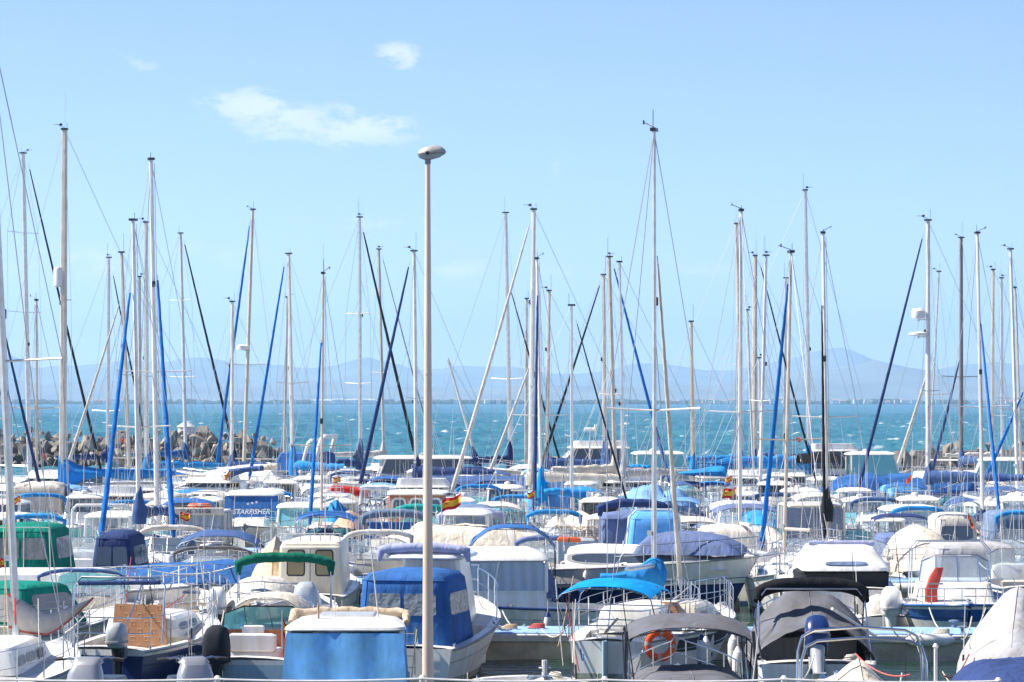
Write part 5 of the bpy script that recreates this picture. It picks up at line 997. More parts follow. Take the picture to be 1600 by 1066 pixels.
# --- row in front of the nearest pontoon
r, h = m_(246, 63.8, 75, 5.8, 2.2, 'navy hulled sailing cruiser with brown patterned hatch boards and a grey outboard', 'sailing_cruiser', hull='navy', kind='none', Fs=.78, Fb=1.12, tw=.78, ob='grey black', os=.85, oy=-.42, ot=0, rail=False, ant=0, tcut=.42, rub='alu', ladder=True)
trunk(h, r, h.x(.34), h.x(.80), .80, h.z(.5), .42, 'white', 2, 'smoke', .5, slope=.7); lifelines(h, r)
mb = MB(); q = [(h.x(.33), .62, .42), (h.x(.33), -.62, .42), (h.x(.34), -.52, 1.52), (h.x(.34), .52, 1.52)]; mb.panel(q, 0, 1, 0, 1, 'patternpanel', .03, .03, .03)
for iv in range(7):
    for iu in range(4):
        u = .10 + iu * .25 + (.12 if iv % 2 else 0); v = .08 + iv * .138
        if u < .9: a_, b_, c_, d_ = [Vector(t_) for t_ in q]; P_ = lambda uu, vv: (a_.lerp(b_, uu)).lerp(d_.lerp(c_, uu), vv) + Vector((-.031, 0, 0)); mb.tube([P_(u, v), P_(u + .07, v), P_(u + .07, v + .07), P_(u, v + .07)], .005, 4, 'panelmark', closed=True)
mb.build('hatch_board', r)
mb = MB(); mb.tube([(h.x(.12), -.95, .85), (h.x(.16), -.93, 1.95), (h.x(.16), -.8, 2.1), (h.x(.16), .8, 2.1), (h.x(.16), .93, 1.95), (h.x(.12), .95, .85)], .02, 7, 'steel'); mb.tube([(h.x(.16), -.82, 2.02), (h.x(.16), .85, 1.98)], .045, 7, 'navy'); mb.build('stern_arch', r)
mb = MB(); mb.tube([(h.x(.10), -.1, .8), (h.x(.42), .1, 2.0), (h.x(.44), .3, .95)], .016, 6, 'steel'); mb.build('mast_crutch', r)
side_text('GALATEA', .2, r, h.x(.27), -h.b(.27) * .985 - .055, .52, 'white', -1, .15, -.09, -.12)
r, h = m_(425, 64.0, 82, 5.4, 2.1, 'small wood panelled motorboat with beige bimini, teal windscreen and covered outboard', hull='green' if 0 else 'pale', kind='none', Fs=.55, Fb=.95, rail=True, ob='grey black', oc='charcoal', os=.98, oy=.42, ant=0, ladder=True, tcut=.48, inner='varnish')
windscreen(r, h.x(.52), .86, .95, .48, 'tealglass', 'blackplastic', .45, .7); trunk(h, r, h.x(.50), h.x(.9), .80, h.z(.6), .28, 'white', 0, tap=.45, slope=.6)
mb = MB(); mb.box((h.x(.40), -.34, .62), (.06, .85, .72), 'varnish'); mb.box((h.x(.40), .52, .62), (.06, .62, .72), 'varnish'); mb.box((h.x(.39), .25, .82), (.06, .45, .5), 'white', bev=.02); mb.build('bulkhead', r)
bimini(r, h.x(.40), h.x(.62), .72, .9, 1.72, 'creamcloth', .3, 2, .1, 'steel', seed=9); seats(r, h.x(.22), .5, .2, 'white2')
flag((X(441, 61.5), 61.5, .75), 'furled spanish flag on a short staff at the stern of the wood panelled boat', .42, .75, droop=1.5, ang=1.2)
r, h = m_(684, 65.4, 78, 6.8, 2.4, 'white fishing boat with large royal blue canvas enclosure behind the lamp post', 'cabin_boat', hull='plain', kind='none', Fs=.72, Fb=1.38, tw=.9, rail=False, ant=0, tcut=.5, ladder=False, pw=2.6)
pulpit(h, r, .62, .62); 
e = tent(r, h.x(.05), h.x(.40), .95, .62, 2.20, 'royal', 2, 1, .85, 'vinyl', slope_r=.10, slope_f=.5, wz=(.50, .80), rr=.22, seed=4)
mb = MB(); roof_slab(mb, h.x(.30), h.x(.62), .84, 2.34, .08, .1, 'white', .3, .85); mb.build('roof', r, 30)
mb = MB(); mb.tube([(h.x(.32), -.93, 2.30)] + [(h.x(.32), v * .88, 2.52 + .06 * (1 - v * v)) for v in [-1 + i / 6 for i in range(13)]] + [(h.x(.32), .93, 2.30)], [.04] + [.10 * (1 + .25 * nz(i * 1.7, 2, 8)) for i in range(13)] + [.04], 8, 'palelilac'); mb.build('folded_canopy', r, 60)
mb = MB(); mb.loft([rring(h.x(.40), h.x(.70), -.78, .78, 1.0, .2, 3, .7), rring(h.x(.40), h.x(.60), -.62, .62, 2.3, .2, 3, .85)], 'white'); mb.build('wheelhouse', r, 30)
fender(W(746, 972, 66.6), 'white', 'long white fender at the bow of the boat with the royal blue enclosure', .75, .11)
fender(W(699, 1004, 63.2), 'navy', 'navy fender on the white side right of the lamp post', .62, .13)
r, h = m_(1058, 67.0, 66, 5.6, 2.2, 'cream sailing boat with black stripe and wooden hatch behind the orange lifebuoy', 'sailing_cruiser', hull='blackstripe', kind='none', Fs=.8, Fb=1.1, tw=.7, rail=False, ant=0, tcut=.42, ladder=False)
trunk(h, r, h.x(.38), h.x(.82), .76, h.z(.5), .42, 'cream', 2, 'smoke', .5, slope=.8); lifelines(h, r)
mb = MB(); mb.box((h.x(.375), .1, .95), (.04, .75, .8), 'teak'); mb.build('hatch_board', r)
ring_buoy(W(1031, 1008, 62.2), 'orange lifebuoy with grey bands hanging upright under the dark grey bimini', (.25, -1, .05), .25, .075)
for i, (px, py, D, c, tx) in enumerate([(1096, 993, 64, 'navytip', 'left'), (1108, 979, 66, 'navytip', 'tallest'), (1103, 996, 63.5, 'white', 'plain white')]): fender(W(px, py, D), c, '%s of the stained fenders hanging behind the dark grey bimini' % tx, .62, .10)
r, h = m_(1262, 61.5, 88, 6.4, 2.35, 'white motorboat under a wrinkled grey cover with black bimini and tilted outboard', hull='white', kind='none', Fs=.72, Fb=1.2, rail=True, ob='navy grey', os=1.15, ot=38, oy=.02, ant=0, tcut=.55, inner='charcoal', r0=.6, ladder=False)
tarp(h, r, [(.08, 1.30), (.20, 1.38), (.30, 1.50), (.46, 1.88), (.6, 1.7), (.8, 1.3), (1, 1.3)], .12, .92, 'greycloth', .10, 2.6, 31, wr=.15, open_rear=True)
mb = MB(); mb.tube([(h.x(.30), -1.02 * 1, 1.55 + .2)] + [(h.x(.32), v * .98, 2.06 - .16 * abs(v) ** 4) for v in [-1 + i / 7 for i in range(15)]] + [(h.x(.30), 1.02, 1.75)], [.07] + [.13 * (1 + .1 * nz(i * 1.1, 5, 2)) for i in range(15)] + [.07], 10, 'black'); mb.build('folded_canopy', r, 60)
mb = MB()
for a, b_ in ((.30, .18), (.30, .12), (.33, .5)): mb.tube([(h.x(b_), -1.02, .78), (h.x(a), -1.0, 1.78), (h.x(a), -.85, 1.98), (h.x(a), .85, 1.98), (h.x(a), 1.0, 1.78), (h.x(b_), 1.02, .78)], .016, 6, 'steel')
mb.build('canopy_frame', r)
mb = MB(); mb.lathe([(.16, 0), (.17, .05), (.12, .14), (.03, .18)], (h.x(.28), 0, 1.22), 12, 'white'); mb.build('light_dome', r)
for i, (px, py, D) in enumerate([(1146, 992, 62.0), (1153, 1012, 60.5)]): fender(W(px, py, D), 'white', ['upper', 'lower'][i] + ' of two white fenders on the bow side of the grey covered motorboat', .62, .11)
r, h = m_(1592, 60.5, 78, 5.6, 2.1, 'boat with pale grey fitted cover rising to a peak at the right edge', hull='plain', kind='none', top='tarp', tc='palegrey', prof=[(0, .9), (.12, 1.35), (.45, 2.05), (.6, 1.9), (1, 1.1)], tpw=1.4, t1=1, rail=False, ant=0, wrk=.06)
r, h = m_(45, 68.5 - 3.2, 60, 6.4, 2.3, 'pale green hulled sailing boat with teal spray hood and grey side windows', 'sailing_cruiser', hull='palestripe', kind='none', Fs=.8, Fb=1.15, rail=False, ant=0, tcut=.4)
e = tent(r, h.x(.30), h.x(.62), 1.02, 1.0, 1.86, 'teal', 2, 1, .8, 'greyvinyl', slope_r=.1, slope_f=.5, wz=(.12, .82), name='spray_hood'); lifelines(h, r)
# --- row behind the nearest pontoon
r, h = m_(812, 74.6, 186, 6.4, 2.3, 'white cabin boat with domed roof and clear curtained screens, registration on its bow', 'cabin_boat', hull='plain', kind='pilot', zt=1.98, glass='clearglass', curtain='curtain', p0=.42, p1=.80, pw_=.90, sill=.35, prake=.25, camber=.22, over=.12, rear='glass', Fs=.7, Fb=.95, rail=False, ant=1, tw=.9, nside=2, rub='navyhull')
side_text('7ª 21 42 - 5 / 05', .17, r, h.x(.76), h.b(.76) * .93 + .05, .50, 'navyhull', 1, .15, .16, -.25)
mb = MB(); mb.box((h.x(.55), .3, 1.0), (.5, .4, .4), 'aqua', bev=.08); mb.build('cushion', r)
r, h = m_(500, 80.5, 88, 6.4, 2.0, 'cream wheelhouse boat with two amber stern windows and a tan tarpaulin beside it', 'cabin_boat', hull='cream', kind='none', Fs=.8, Fb=1.2, rail=False, ant=0, tcut=.3)
mb = MB(); mb.loft([rring(h.x(.10), h.x(.62), -.80, .80, .7, .1, 3, .9), rring(h.x(.11), h.x(.56), -.76, .76, 1.95, .12, 3, .9), rring(h.x(.13), h.x(.54), -.70, .70, 2.08, .15, 3, .9), rring(h.x(.2), h.x(.5), -.4, .4, 2.14, .15, 3, .9)], 'cream'); wh = mb.build('wheelhouse', r, 30)
q = [(h.x(.10), .80, .7), (h.x(.10), -.80, .7), (h.x(.11), -.76, 1.95), (h.x(.11), .76, 1.95)]
for u0, u1 in ((.15, .40), (.60, .85)):
    mb = MB(); mb.panel(q, u0 - .02, u1 + .02, .44, .96, 'rubber', .012, .02, .14); f_ = mb.build('window_frame', wh); mb = MB(); mb.panel(q, u0, u1, .47, .93, 'amberglass', .02, .02, .12); mb.build('window', wh)
mb = MB(); mb.panel(q, .496, .504, .02, .98, 'rubber', .008, .02, .1); mb.build('door_gap', wh)
mb = MB()
for i in range(7): mb.tube([(h.x(.12), -.72 + i * .24, 2.1), (h.x(.12), -.72 + i * .24, 2.28)], .012, 5, 'whitemast')
mb.tube([(h.x(.12), -.75, 2.28), (h.x(.12), .75, 2.28)], .012, 5, 'whitemast'); mb.build('roof_rail', wh)
rear_text('COD', .26, r, h.x(0) - .02, -.62, .45, 'blackplastic', 0)
r, h = m_(430, 82.0, 92, 5.6, 2.0, 'motorboat under a tan tarpaulin sloping down from the cream wheelhouse', hull='plain', kind='none', top='tarp', tc='beige', prof=[(0, 1.0), (.2, 1.7), (.6, 2.05), (.75, 1.8), (1, 1.1)], tpw=1.1, t1=.95, rail=True, ant=0, wrk=.1)
r, h = m_(455, 74.6, 90, 5.6, 2.2, 'white motorboat with rolled green canopy hoop and grey outboard', hull='white', kind='cuddy', top='rolled', tc='green', zt=1.98, ob='grey black', os=1.4, oy=-.55, bw=1.05, rr=.11, glass=None, b0=.12, ant=0, rail=False, ladder=False)
r, h = m_(412, 71.6 + 2.6, -88, 5.6, 2.1, 'white decked boat under an offwhite fitted hood in front of the green hoop', hull='plain', kind='none', top='tarp', tc='offwhite', prof=[(0, .9), (.3, 1.35), (.55, 1.5), (.7, 1.4), (1, .9)], tpw=2.4, t0=.1, t1=.95, ant=0, wrk=.04)
r, h = m_(300, 75.5, 96, 5.4, 2.0, 'white boat with a white and black outboard under the blue boom cover', hull='plain', kind='open', ob='white black', os=1.1, oy=-.55, zt=1.9, ant=1, rail=True)
r, h = m_(318, 80.5, 6, 5.0, 2.0, 'low boat under a bright blue over cream double tarpaulin', hull='plain', kind='none', top='tarp', tc='royal', prof=[(0, 1.25), (.3, 1.45), (.7, 1.5), (1, 1.2)], tpw=1.6, t0=0, t1=.9, rail=False, ant=0, wrk=.05, Fs=.8, Fb=1.0)
r, h = m_(203, 86.0, 86, 5.6, 2.0, 'boat inside a dark navy canvas enclosure with smoky windows by the bright blue jib', 'cabin_boat', hull='blue', kind='none', top='tent', tc='navy', zt=2.1, bw=.62, wtop=.45, b0=.05, b1=.5, wr=2, ws=1, vin='smoke', ant=0)
r, h = m_(150, 75.5, 84, 5.8, 2.2, 'white boat with navy rolled canopy left of the navy hull', hull='white', kind='cuddy', top='rolled', tc='denim', rr=.05, zt=1.6, ant=1, ob='white', glass='tealglass', bw=1.0)
r, h = m_(66, 84.0, 86, 6.6, 2.2, 'motorboat with a tall bright green canvas enclosure and two grey windows', 'cabin_boat', hull='white', kind='none', zt=2.2, ant=0, rail=False)
tent(r, h.x(.10), h.x(.5), 1.0, .7, 2.38, 'teal', 2, 1, .80, 'greyvinyl', slope_r=.1, slope_f=.4, wz=(.52, .88), rr=.2, seed=8); mb = MB()
for y_ in (-.1, .62, -.82): mb.tube([(h.x(.10) - .02, y_, .7), (h.x(.12) - .05, y_ * .9, 2.3)], .014, 5, 'whitemast')
mb.tube([(h.x(.12) - .05, -.75, 2.3), (h.x(.12) - .05, .57, 2.3)], .012, 5, 'whitemast')
mb.build('canopy_frame', r)
r, h = m_(86, 76.5, 4, 6.6, 2.2, 'white cabin boat with smooth rounded coachroof in front of the green enclosure', 'cabin_boat', hull='plain', kind='none', Fs=.9, Fb=1.1, ant=0, tcut=.25); trunk(h, r, h.x(.22), h.x(.84), .95, 1.0, .5, 'white', 0, tap=.6, slope=1.0)
r, h = m_(352, 86.0, 90, 5.8, 2.2, 'white boat with two navy bimini hoops, left of the cream wheelhouse', hull='white', kind='cuddy', top='bimini', tc='denim', zt=2.12, ant=1, bw=1.05, drop=.3, ob='white', glass='clearglass')
r, h = m_(330, 82.0, -86, 5.6, 2.1, 'small boat with grey cloth hoop and clear side screens below the navy bimini hoops', hull='plain', kind='cuddy', top='rolled', tc='greycloth', zt=1.7, bw=1.0, rr=.05, glass='clearglass', ant=1)
r, h = m_(1490, 75.2, -90, 5.4, 2.35, 'white centre console boat facing us with curved windscreen, red life jacket and steel hoop', 'console_boat', hull='stripe', kind='none', Fs=.7, Fb=.92, pw=3.6, ant=0, rail=True, r0=.7, rh=.35, tcut=.42, rub='bluehull')
mb = MB(); mb.loft([rring(h.x(.30), h.x(.72), -.86, .86, .85, .15, 4, .95), rring(h.x(.34), h.x(.66), -.80, .80, 1.28, .15, 4, .95), rring(h.x(.38), h.x(.62), -.72, .72, 1.34, .15, 4, .95)], 'white'); mb.build('cuddy', r, 30)
windscreen(r, h.x(.64), .84, 1.30, .62, 'clearglass', 'steel', .25, .5)
mb = MB()
for dx in (0, -.5): mb.tube([(h.x(.42) + dx, -.95, .75), (h.x(.42) + dx, -.92, 2.0), (h.x(.42) + dx, -.75, 2.2), (h.x(.42) + dx, .75, 2.2), (h.x(.42) + dx, .92, 2.0), (h.x(.42) + dx, .95, .75)], .018, 7, 'steel')
mb.build('steel_hoop', r)
mb = MB(); o_ = root('life_jacket', W(1461, 895, 74.0), 0, 'red life jacket hanging beside the curved windscreen', 'life jacket'); mb.loft([rring(-.24, .06, -.06, .06, -.68, .04), rring(-.24, .05, -.08, .08, -.4, .05), rring(-.14, .14, -.07, .07, -.1, .05), rring(.0, .20, -.03, .03, .12, .03)], 'lifered'); mb.build('jacket', o_, 60); mb = MB(); mb.box((0, -.08, -.25), (.36, .03, .04), 'palegrey'); mb.build('strap', o_)
r, h = m_(1502, 85.0, 92, 6.0, 2.2, 'boat with flat grey canvas stern curtain behind the curved windscreen', 'cabin_boat', hull='plain', kind='none', top='tent', tc='palegrey', zt=1.85, bw=1.15, b0=.1, b1=.5, wr=0, ws=0, ant=2)
r, h = m_(1296, 81.0, 92, 7.2, 2.7, 'large white sport cruiser with moulded radar arch and black stern canvas', 'sport_cruiser', hull='white', kind='none', Fs=.95, Fb=1.4, rail=True, ant=1, tcut=.3, ladder=False)
tent(r, h.x(.08), h.x(.34), 1.04, .75, 1.40, 'charcoal', 0, 0, 1.1, slope_r=.05, slope_f=.05, name='stern_canvas')
mb = MB(); R = []
for zz, w_, xx in ((1.38, 1.08, .0), (1.46, 1.08, .03), (1.62, 1.0, .22), (1.80, .88, .42), (1.93, .80, .55), (1.99, .60, .75)): R.append(rring(h.x(.06) + xx, h.x(.42) + .9 - xx * 1.2, -w_, w_, zz, .3, 4, .85))
mb.loft(R, 'white'); mb.build('hard_top', r, 30)
mb = MB(); mb.panel([(h.x(.06) + .03, 1.05, 1.46), (h.x(.06) + .03, -1.05, 1.46), (h.x(.06) + .22, -.98, 1.62), (h.x(.06) + .22, .98, 1.62)], .25, .75, .3, .8, 'slate', .03, .04, .3); mb.build('trim_panel', r)
mb = MB(); mb.tube([(h.x(.2), -.8, 2.02), (h.x(.2), .8, 2.02)], .06, 8, 'palelilac'); mb.build('folded_canopy', r, 60)
fender(W(1387, 950, 82), 'white', 'white fender at the stern quarter of the large sport cruiser', .7, .13)
r, h = m_(1372, 77.5, 92, 3.4, 1.5, 'grey tender hull with white covered outboard right of the sport cruiser', 'tender', hull='plain', kind='open', ob='white', os=1.2, ant=0, rail=False, Fs=.4, Fb=.5)
r, h = m_(985, 85.0, -28, 7.4, 2.7, 'side on yacht with broad navy hull band and slate tarpaulin over its foredeck', 'motor_yacht', hull='band', kind='none', Fs=1.05, Fb=1.5, ant=0, tcut=.3, tw=.9, ladder=False)
trunk(h, r, h.x(.30), h.x(.90), 1.05, 1.12, .55, 'white', 1, 'darkglass', .5, slope=1.6, wz=(.3, .85))
mb = MB(); R = []
for zz, x0_, x1_, w_ in ((1.5, .56, .95, 1.0), (1.75, .58, .92, .95), (1.98, .61, .86, .82), (2.08, .66, .78, .5)): R.append([(p[0] + .03 * nz(p[0] * 2, p[1] * 3, zz), p[1], p[2] + .03 * nz(p[0] * 3, p[1], 2)) for p in rring(h.x(x0_), h.x(x1_), -w_, w_, zz, .25, 4, .6)])
mb.loft(R, 'lilac'); mb.build('tarpaulin', r, 50)
side_text('7ª AL-2-6-08', .20, r, h.x(.62), -h.b(.62) * .96 - .06, .62, 'white', -1, .3, .06, -.1)
fender(W(1134, 908, 84), 'white', 'long grey white fender on the navy banded yacht', .75, .13); fender(W(1149, 930, 84.5), 'white', 'short white fender nearest the bow of the navy banded yacht', .6, .12)
r, h = m_(800, 83.5, 90, 6.2, 2.3, 'navy canvas covered boat under the big arched blue bimini', hull='pale', kind='none', top='tarp', tc='lilac', zt=1.9, prof=[(0, 1.2), (.1, 1.5), (.4, 1.68), (.6, 1.4), (1, 1.2)], tpw=3, t1=.9, ant=0, wrk=.05)
bimini(r, h.x(.32), h.x(.62), 1.12, .8, 2.32, 'royal', .55, 3, .06, 'steel', seed=5)
rear_text('SPA', .2, r, h.x(0) - .03, -.75, .42, 'navyhull')
r, h = m_(900, 89.8 + 2.2, 88, 5.2, 2.0, 'boat with royal blue stern and an orange rescue float on its grey gear box', 'fishing_boat', hull='blue', kind='console', ant=2, ob=None, Fs=.7)
mb = MB(); o_ = root('rescue_float', (X(889, 90), 90, 1.62), 0, 'orange rescue float bar on top of the grey gear box', 'float'); mb.tube([(-.33, 0, 0), (-.25, 0, .02), (.25, 0, 0), (.33, 0, -.02)], [.04, .07, .07, .04], 8, 'orange'); mb.build('float_body', o_); mb = MB(); mb.torus((0, 0, 0), .075, .015, (1, 0, 0), 10, 5, 'blackplastic'); mb.build('strap', o_)
mb = MB(); mb.box((0, 0, 1.1), (1.0, 1.1, .95), 'greyhull', bev=.05); mb.build('gear_box', r)
# --- beyond the second pontoon
r, h = m_(1440, 92.0, -88, 6.2, 2.3, 'bow on cream tarpaulined motorboat behind the second pontoon', hull='plain', kind='none', top='tarp', tc='creamcloth', prof=[(0, 1.2), (.3, 1.9), (.5, 1.85), (.8, 1.35), (1, 1.1)], tpw=2.2, t0=0, t1=.9, ant=0, wrk=.06)
r, h = m_(1402, 95.5, 90, 5.8, 2.1, 'motorboat with navy bimini above a lilac blue stern cover', hull='white', kind='none', zt=2.2, ant=0, rail=False)
bimini(r, h.x(.35), h.x(.5), .8, .7, 2.22, 'navy', .12, 2, .1); tent(r, h.x(.03), h.x(.5), .9, .6, 1.65, 'lilac', 0, 0, .72, slope_r=.45, slope_f=.2, name='stern_cover')
r, h = m_(1017, 93.5, 90, 5.8, 2.0, 'boat with bright azure canvas stern enclosure rimmed by a white hoop', 'cabin_boat', hull='white', kind='none', zt=2.4, ant=1, rail=False); tent(r, h.x(.05), h.x(.45), .86, .5, 2.40, 'curtainblue', 0, 0, .66, slope_r=.1, slope_f=.3, wz=(.5, .8), seed=6)
mb = MB(); mb.tube([(h.x(.09) - .03, -.84, .6), (h.x(.12), -.72, 2.2), (h.x(.12), -.5, 2.42), (h.x(.12), .5, 2.42), (h.x(.12), .72, 2.2), (h.x(.09) - .03, .84, .6)], .03, 6, 'white'); mb.build('canopy_hoop', r)
r, h = m_(985, 97.5, 90, 6.0, 2.3, 'boat with navy roll over a pale blue stern curtain left of the azure enclosure', 'cabin_boat', hull='white', kind='none', zt=2.3, ant=1); tent(r, h.x(.08), h.x(.5), 1.0, .6, 2.2, 'lilac', 0, 0, .95, slope_r=.08, slope_f=.3, seed=16); rolled_top(r, h.x(.08), 1.0, .7, 2.5, 'navy', .12)
r, h = m_(1138, 92.5, 90, 5.8, 2.2, 'boat under a boxy cream canvas hood between the striped sunshade and yellow hull', 'cabin_boat', hull='plain', kind='none', zt=2.2, ant=0); tent(r, h.x(.1), h.x(.5), 1.0, .6, 2.0, 'offwhite', 0, 0, .9, slope_r=.15, slope_f=.3, seed=26)
r, h = m_(1180, 89.6 + 1.5, -78, 4.6, 1.8, 'yellow hulled fishing dinghy moored behind the second pontoon', 'fishing_boat', hull='yellow', kind='open', ant=1, Fs=.7, Fb=1.1, rail=True)
r, h = m_(1218, 84.0, -94, 5.4, 1.9, 'white sharp bowed boat pointing at us beside the navy banded yacht', hull='plain', kind='cuddy', ant=1, glass=None, Fs=.75, Fb=1.15, zt=1.8)
r, h = m_(395, 113.5, -90, 7.0, 2.5, 'white cruiser facing us with blue windscreen cover lettered across its width', 'cabin_cruiser', hull='white', kind='none', Fs=.9, Fb=1.25, pw=2.6, ant=2, tcut=.3, rail=True, rh=.55)
trunk(h, r, h.x(.3), h.x(.86), 1.05, 1.0, .42, 'white', 0, tap=.55, slope=1.0)
hs_ = pilothouse(r, h.x(.30), h.x(.60), 1.0, 1.1, 1.42, 2.18, 'white', 'darkglass', .35, .06, .95, 'open', .16, None, 'white', .12)
q = [(h.x(.60) + .06, -.98, 1.30), (h.x(.60) + .06, .98, 1.30), (h.x(.60) - .28, .93, 2.18), (h.x(.60) - .28, -.93, 2.18)]; mb = MB(); mb.panel(q, 0, 1, 0, 1, 'royal', .02, .03, .03); mb.build('windscreen_cover', r)
front_text('STARFISHER', .275, r, h.x(.60) - .04, 0, 1.62, 'white', .15, math.radians(20), .9)
for i in range(3): mb = MB(); mb.lathe([(.05, 0), (.05, .01)], (h.x(.6) - .10, -.12 + i * .15, 1.9 + .03 * i), 5, 'white', 'x'); mb.build('star_emblem', r)
r, h = m_(310, 103.0, -90, 5.8, 2.2, 'boxy cream wheelhouse boat with registration over curtained windows and an orange lifebuoy on top', 'cabin_boat', hull='cream', kind='none', Fs=.8, Fb=1.15, ant=1, tcut=.3)
pilothouse(r, h.x(.25), h.x(.66), .95, .9, 1.05, 1.95, 'bone', 'clearglass', .15, .03, 1.0, 'open', .06, 'curtain', 'bone', .02, 2, 2)
mb = MB(); mb.box((h.x(.66) - .08, 0, 2.0), (.12, 1.8, .24), 'bone', bev=.02); mb.build('name_board', r); front_text('7ª-AL-2-51-06', .17, r, h.x(.66) - .005, 0, 2.0, 'blackplastic', .1)
ring_buoy(W(312, 790, 102.5), 'orange lifebuoy lying flat on the cream wheelhouse roof', (0, .05, 1), .30, .07)
r, h = m_(64, 122, -88, 5.8, 2.1, 'boat with a large square cream canvas box, blue flap on its right side', 'cabin_boat', hull='white', kind='none', ant=1); tent(r, h.x(.3), h.x(.72), .92, .8, 2.46, 'offwhite', 0, 0, .88, slope_r=.1, slope_f=.04, rr=.06, seed=40)
mb = MB(); mb.sheet([[(h.x(.5), .96, 1.4), (h.x(.3), .97, 1.4)], [(h.x(.5), .94, 2.3), (h.x(.3), .95, 2.3)]], .02, 'royal'); mb.build('side_flap', r)
r, h = m_(170, 109, 90, 6.0, 2.2, 'white boat with moulded stern arch and a padded helm seat', hull='white', kind='console', ant=1, rail=True); arch(r, h.x(.2), 1.0, .6, 2.05, 'white', .05); mb = MB(); mb.loft([rring(h.x(.3), h.x(.36), -.42, .42, 1.3, .1), rring(h.x(.3), h.x(.36), -.40, .40, 1.75, .1)], 'palegrey'); mb.build('seat_back', r)
r, h = m_(196, 95.5, 0, 5.6, 1.9, 'smooth white dinghy bow above the navy enclosure', 'dinghy', hull='plain', kind='open', Fs=.9, Fb=1.25, ant=0, rail=False, ladder=False)
r, h = m_(620, 104.5, 90, 6.0, 2.2, 'dark teal stern boat with a blue name banner between white crutches', 'cabin_boat', hull='green', kind='none', Fs=.9, Fb=1.2, ant=1, rail=True)
mb = MB(); mb.box((h.x(.06), 0, 1.25), (.04, 1.7, .85), 'royal', bev=.01); mb.build('name_banner', r); rear_text('ADEZA', .42, r, h.x(.06) - .03, -.05, 1.28, 'white', .1); rolled_top(r, h.x(.12), 1.0, .8, 1.95, 'slate', .13, lean=0)
r, h = m_(652, 116, -90, 6.4, 2.2, 'wooden wheelhouse boat with white rimmed windows behind the lamp post', 'fishing_boat', hull='plain', kind='none', ant=1, Fs=.8, Fb=1.2)
mb = MB(); mb.loft([rring(h.x(.3), h.x(.66), -1.05, 1.05, .9, .05), rring(h.x(.3), h.x(.64), -1.02, 1.02, 2.15, .05)], 'teak'); wh = mb.build('wheelhouse', r); mb = MB(); roof_slab(mb, h.x(.26), h.x(.70), 1.15, 2.15, .07, .08, 'white', .1); mb.build('roof', wh)
q = [(h.x(.66), -1.05, .9), (h.x(.66), 1.05, .9), (h.x(.64), 1.02, 2.15), (h.x(.64), -1.02, 2.15)]
for i in range(3):
    u0 = .06 + i * .31; mb = MB(); mb.panel(q, u0, u0 + .26, .35, .92, 'white', .015, .02, .25); f_ = mb.build('window_frame', wh); mb = MB(); mb.panel(q, u0 + .035, u0 + .225, .42, .86, 'clearglass' if 0 else 'smoke', .025, .02, .25); mb.build('window', wh)
r, h = m_(662, 110.5, 90, 5.6, 2.1, 'boat with rolled aqua canopy hoop below the wooden wheelhouse', hull='white', kind='cuddy', top='rolled', tc='aqua', zt=1.92, rr=.12, b0=.15, ant=0)
r, h = m_(738, 107, 90, 6.2, 2.3, 'boat with peaked slate cover over a rolled lilac canopy, louvred stern', 'cabin_boat', hull='white', kind='none', ant=1); tent(r, h.x(.2), h.x(.55), .9, 1.1, 2.1, 'slate', 0, 0, .6, seed=50); rolled_top(r, h.x(.1), 1.0, .8, 1.9, 'palelilac', .16)
r, h = m_(735, 96.0, 0, 6.0, 2.2, 'boat under a long rumpled cream tarpaulin behind the arched blue bimini', hull='plain', kind='none', top='tarp', tc='creamcloth', prof=[(0, 1.3), (.3, 1.8), (.7, 1.7), (1, 1.2)], tpw=1.8, t1=.95, rail=False, ant=0, wrk=.14, Fs=.9)
r, h = m_(665, 98.0, 92, 5.8, 2.2, 'boat under a smooth white tarpaulin directly behind the lamp post', hull='plain', kind='none', top='tarp', tc='offwhite', prof=[(0, 1.2), (.2, 1.9), (.5, 1.8), (1, 1.2)], tpw=2, t1=.95, rail=False, ant=0, wrk=.1)
r, h = m_(550, 108, 90, 5.4, 2.0, 'boat under a creased tan tarpaulin below the two bicycles', hull='plain', kind='none', top='tarp', tc='tan', prof=[(0, 1.4), (.3, 1.95), (.7, 1.6), (1, 1.2)], tpw=1.5, t1=.9, rail=True, ant=1, wrk=.14)
r, h = m_(508, 100, 90, 5.4, 2.0, 'boat under folded royal blue cloth at the foot of the slim mast', hull='plain', kind='none', top='tarp', tc='slate', prof=[(0, 1.1), (.3, 1.5), (.7, 1.4), (1, 1.2)], tpw=2, t1=.9, rail=True, ant=1, wrk=.14)
r, h = m_(530, 113, 90, 5.0, 2.0, 'boat with crumpled azure spray cloth right of the straight blue jib', hull='white', kind='none', top='tarp', tc='azure', prof=[(0, 1.2), (.2, 2.1), (.5, 1.7), (1, 1.2)], tpw=1.2, t1=.9, rail=True, ant=1, wrk=.22)
r, h = m_(474, 112, -90, 6.0, 2.2, 'boat with pale green glass wheelhouse front right of the lettered cruiser', 'cabin_boat', hull='palestripe', kind='pilot', glass='tealglass', zt=1.95, ant=2, pw_=.9)
r, h = m_(1268, 100, -90, 6.0, 2.2, 'boat with bone wheelhouse and navy curtained windows behind the black furled jib', 'cabin_boat', hull='cream', kind='none', ant=1, Fs=.8, Fb=1.2); pilothouse(r, h.x(.3), h.x(.66), .95, .9, 1.0, 2.25, 'bone', 'clearglass', .1, .04, 1.0, 'open', .08, 'navycurtain', 'bone', .05, 2, 2)
r, h = m_(1430, 112, 8, 7.2, 2.3, 'grey inflatable with long tube nose above the navy bimini', 'inflatable_boat', hull='grey', kind='console', ant=0, Fs=.6, Fb=1.1, rail=False)
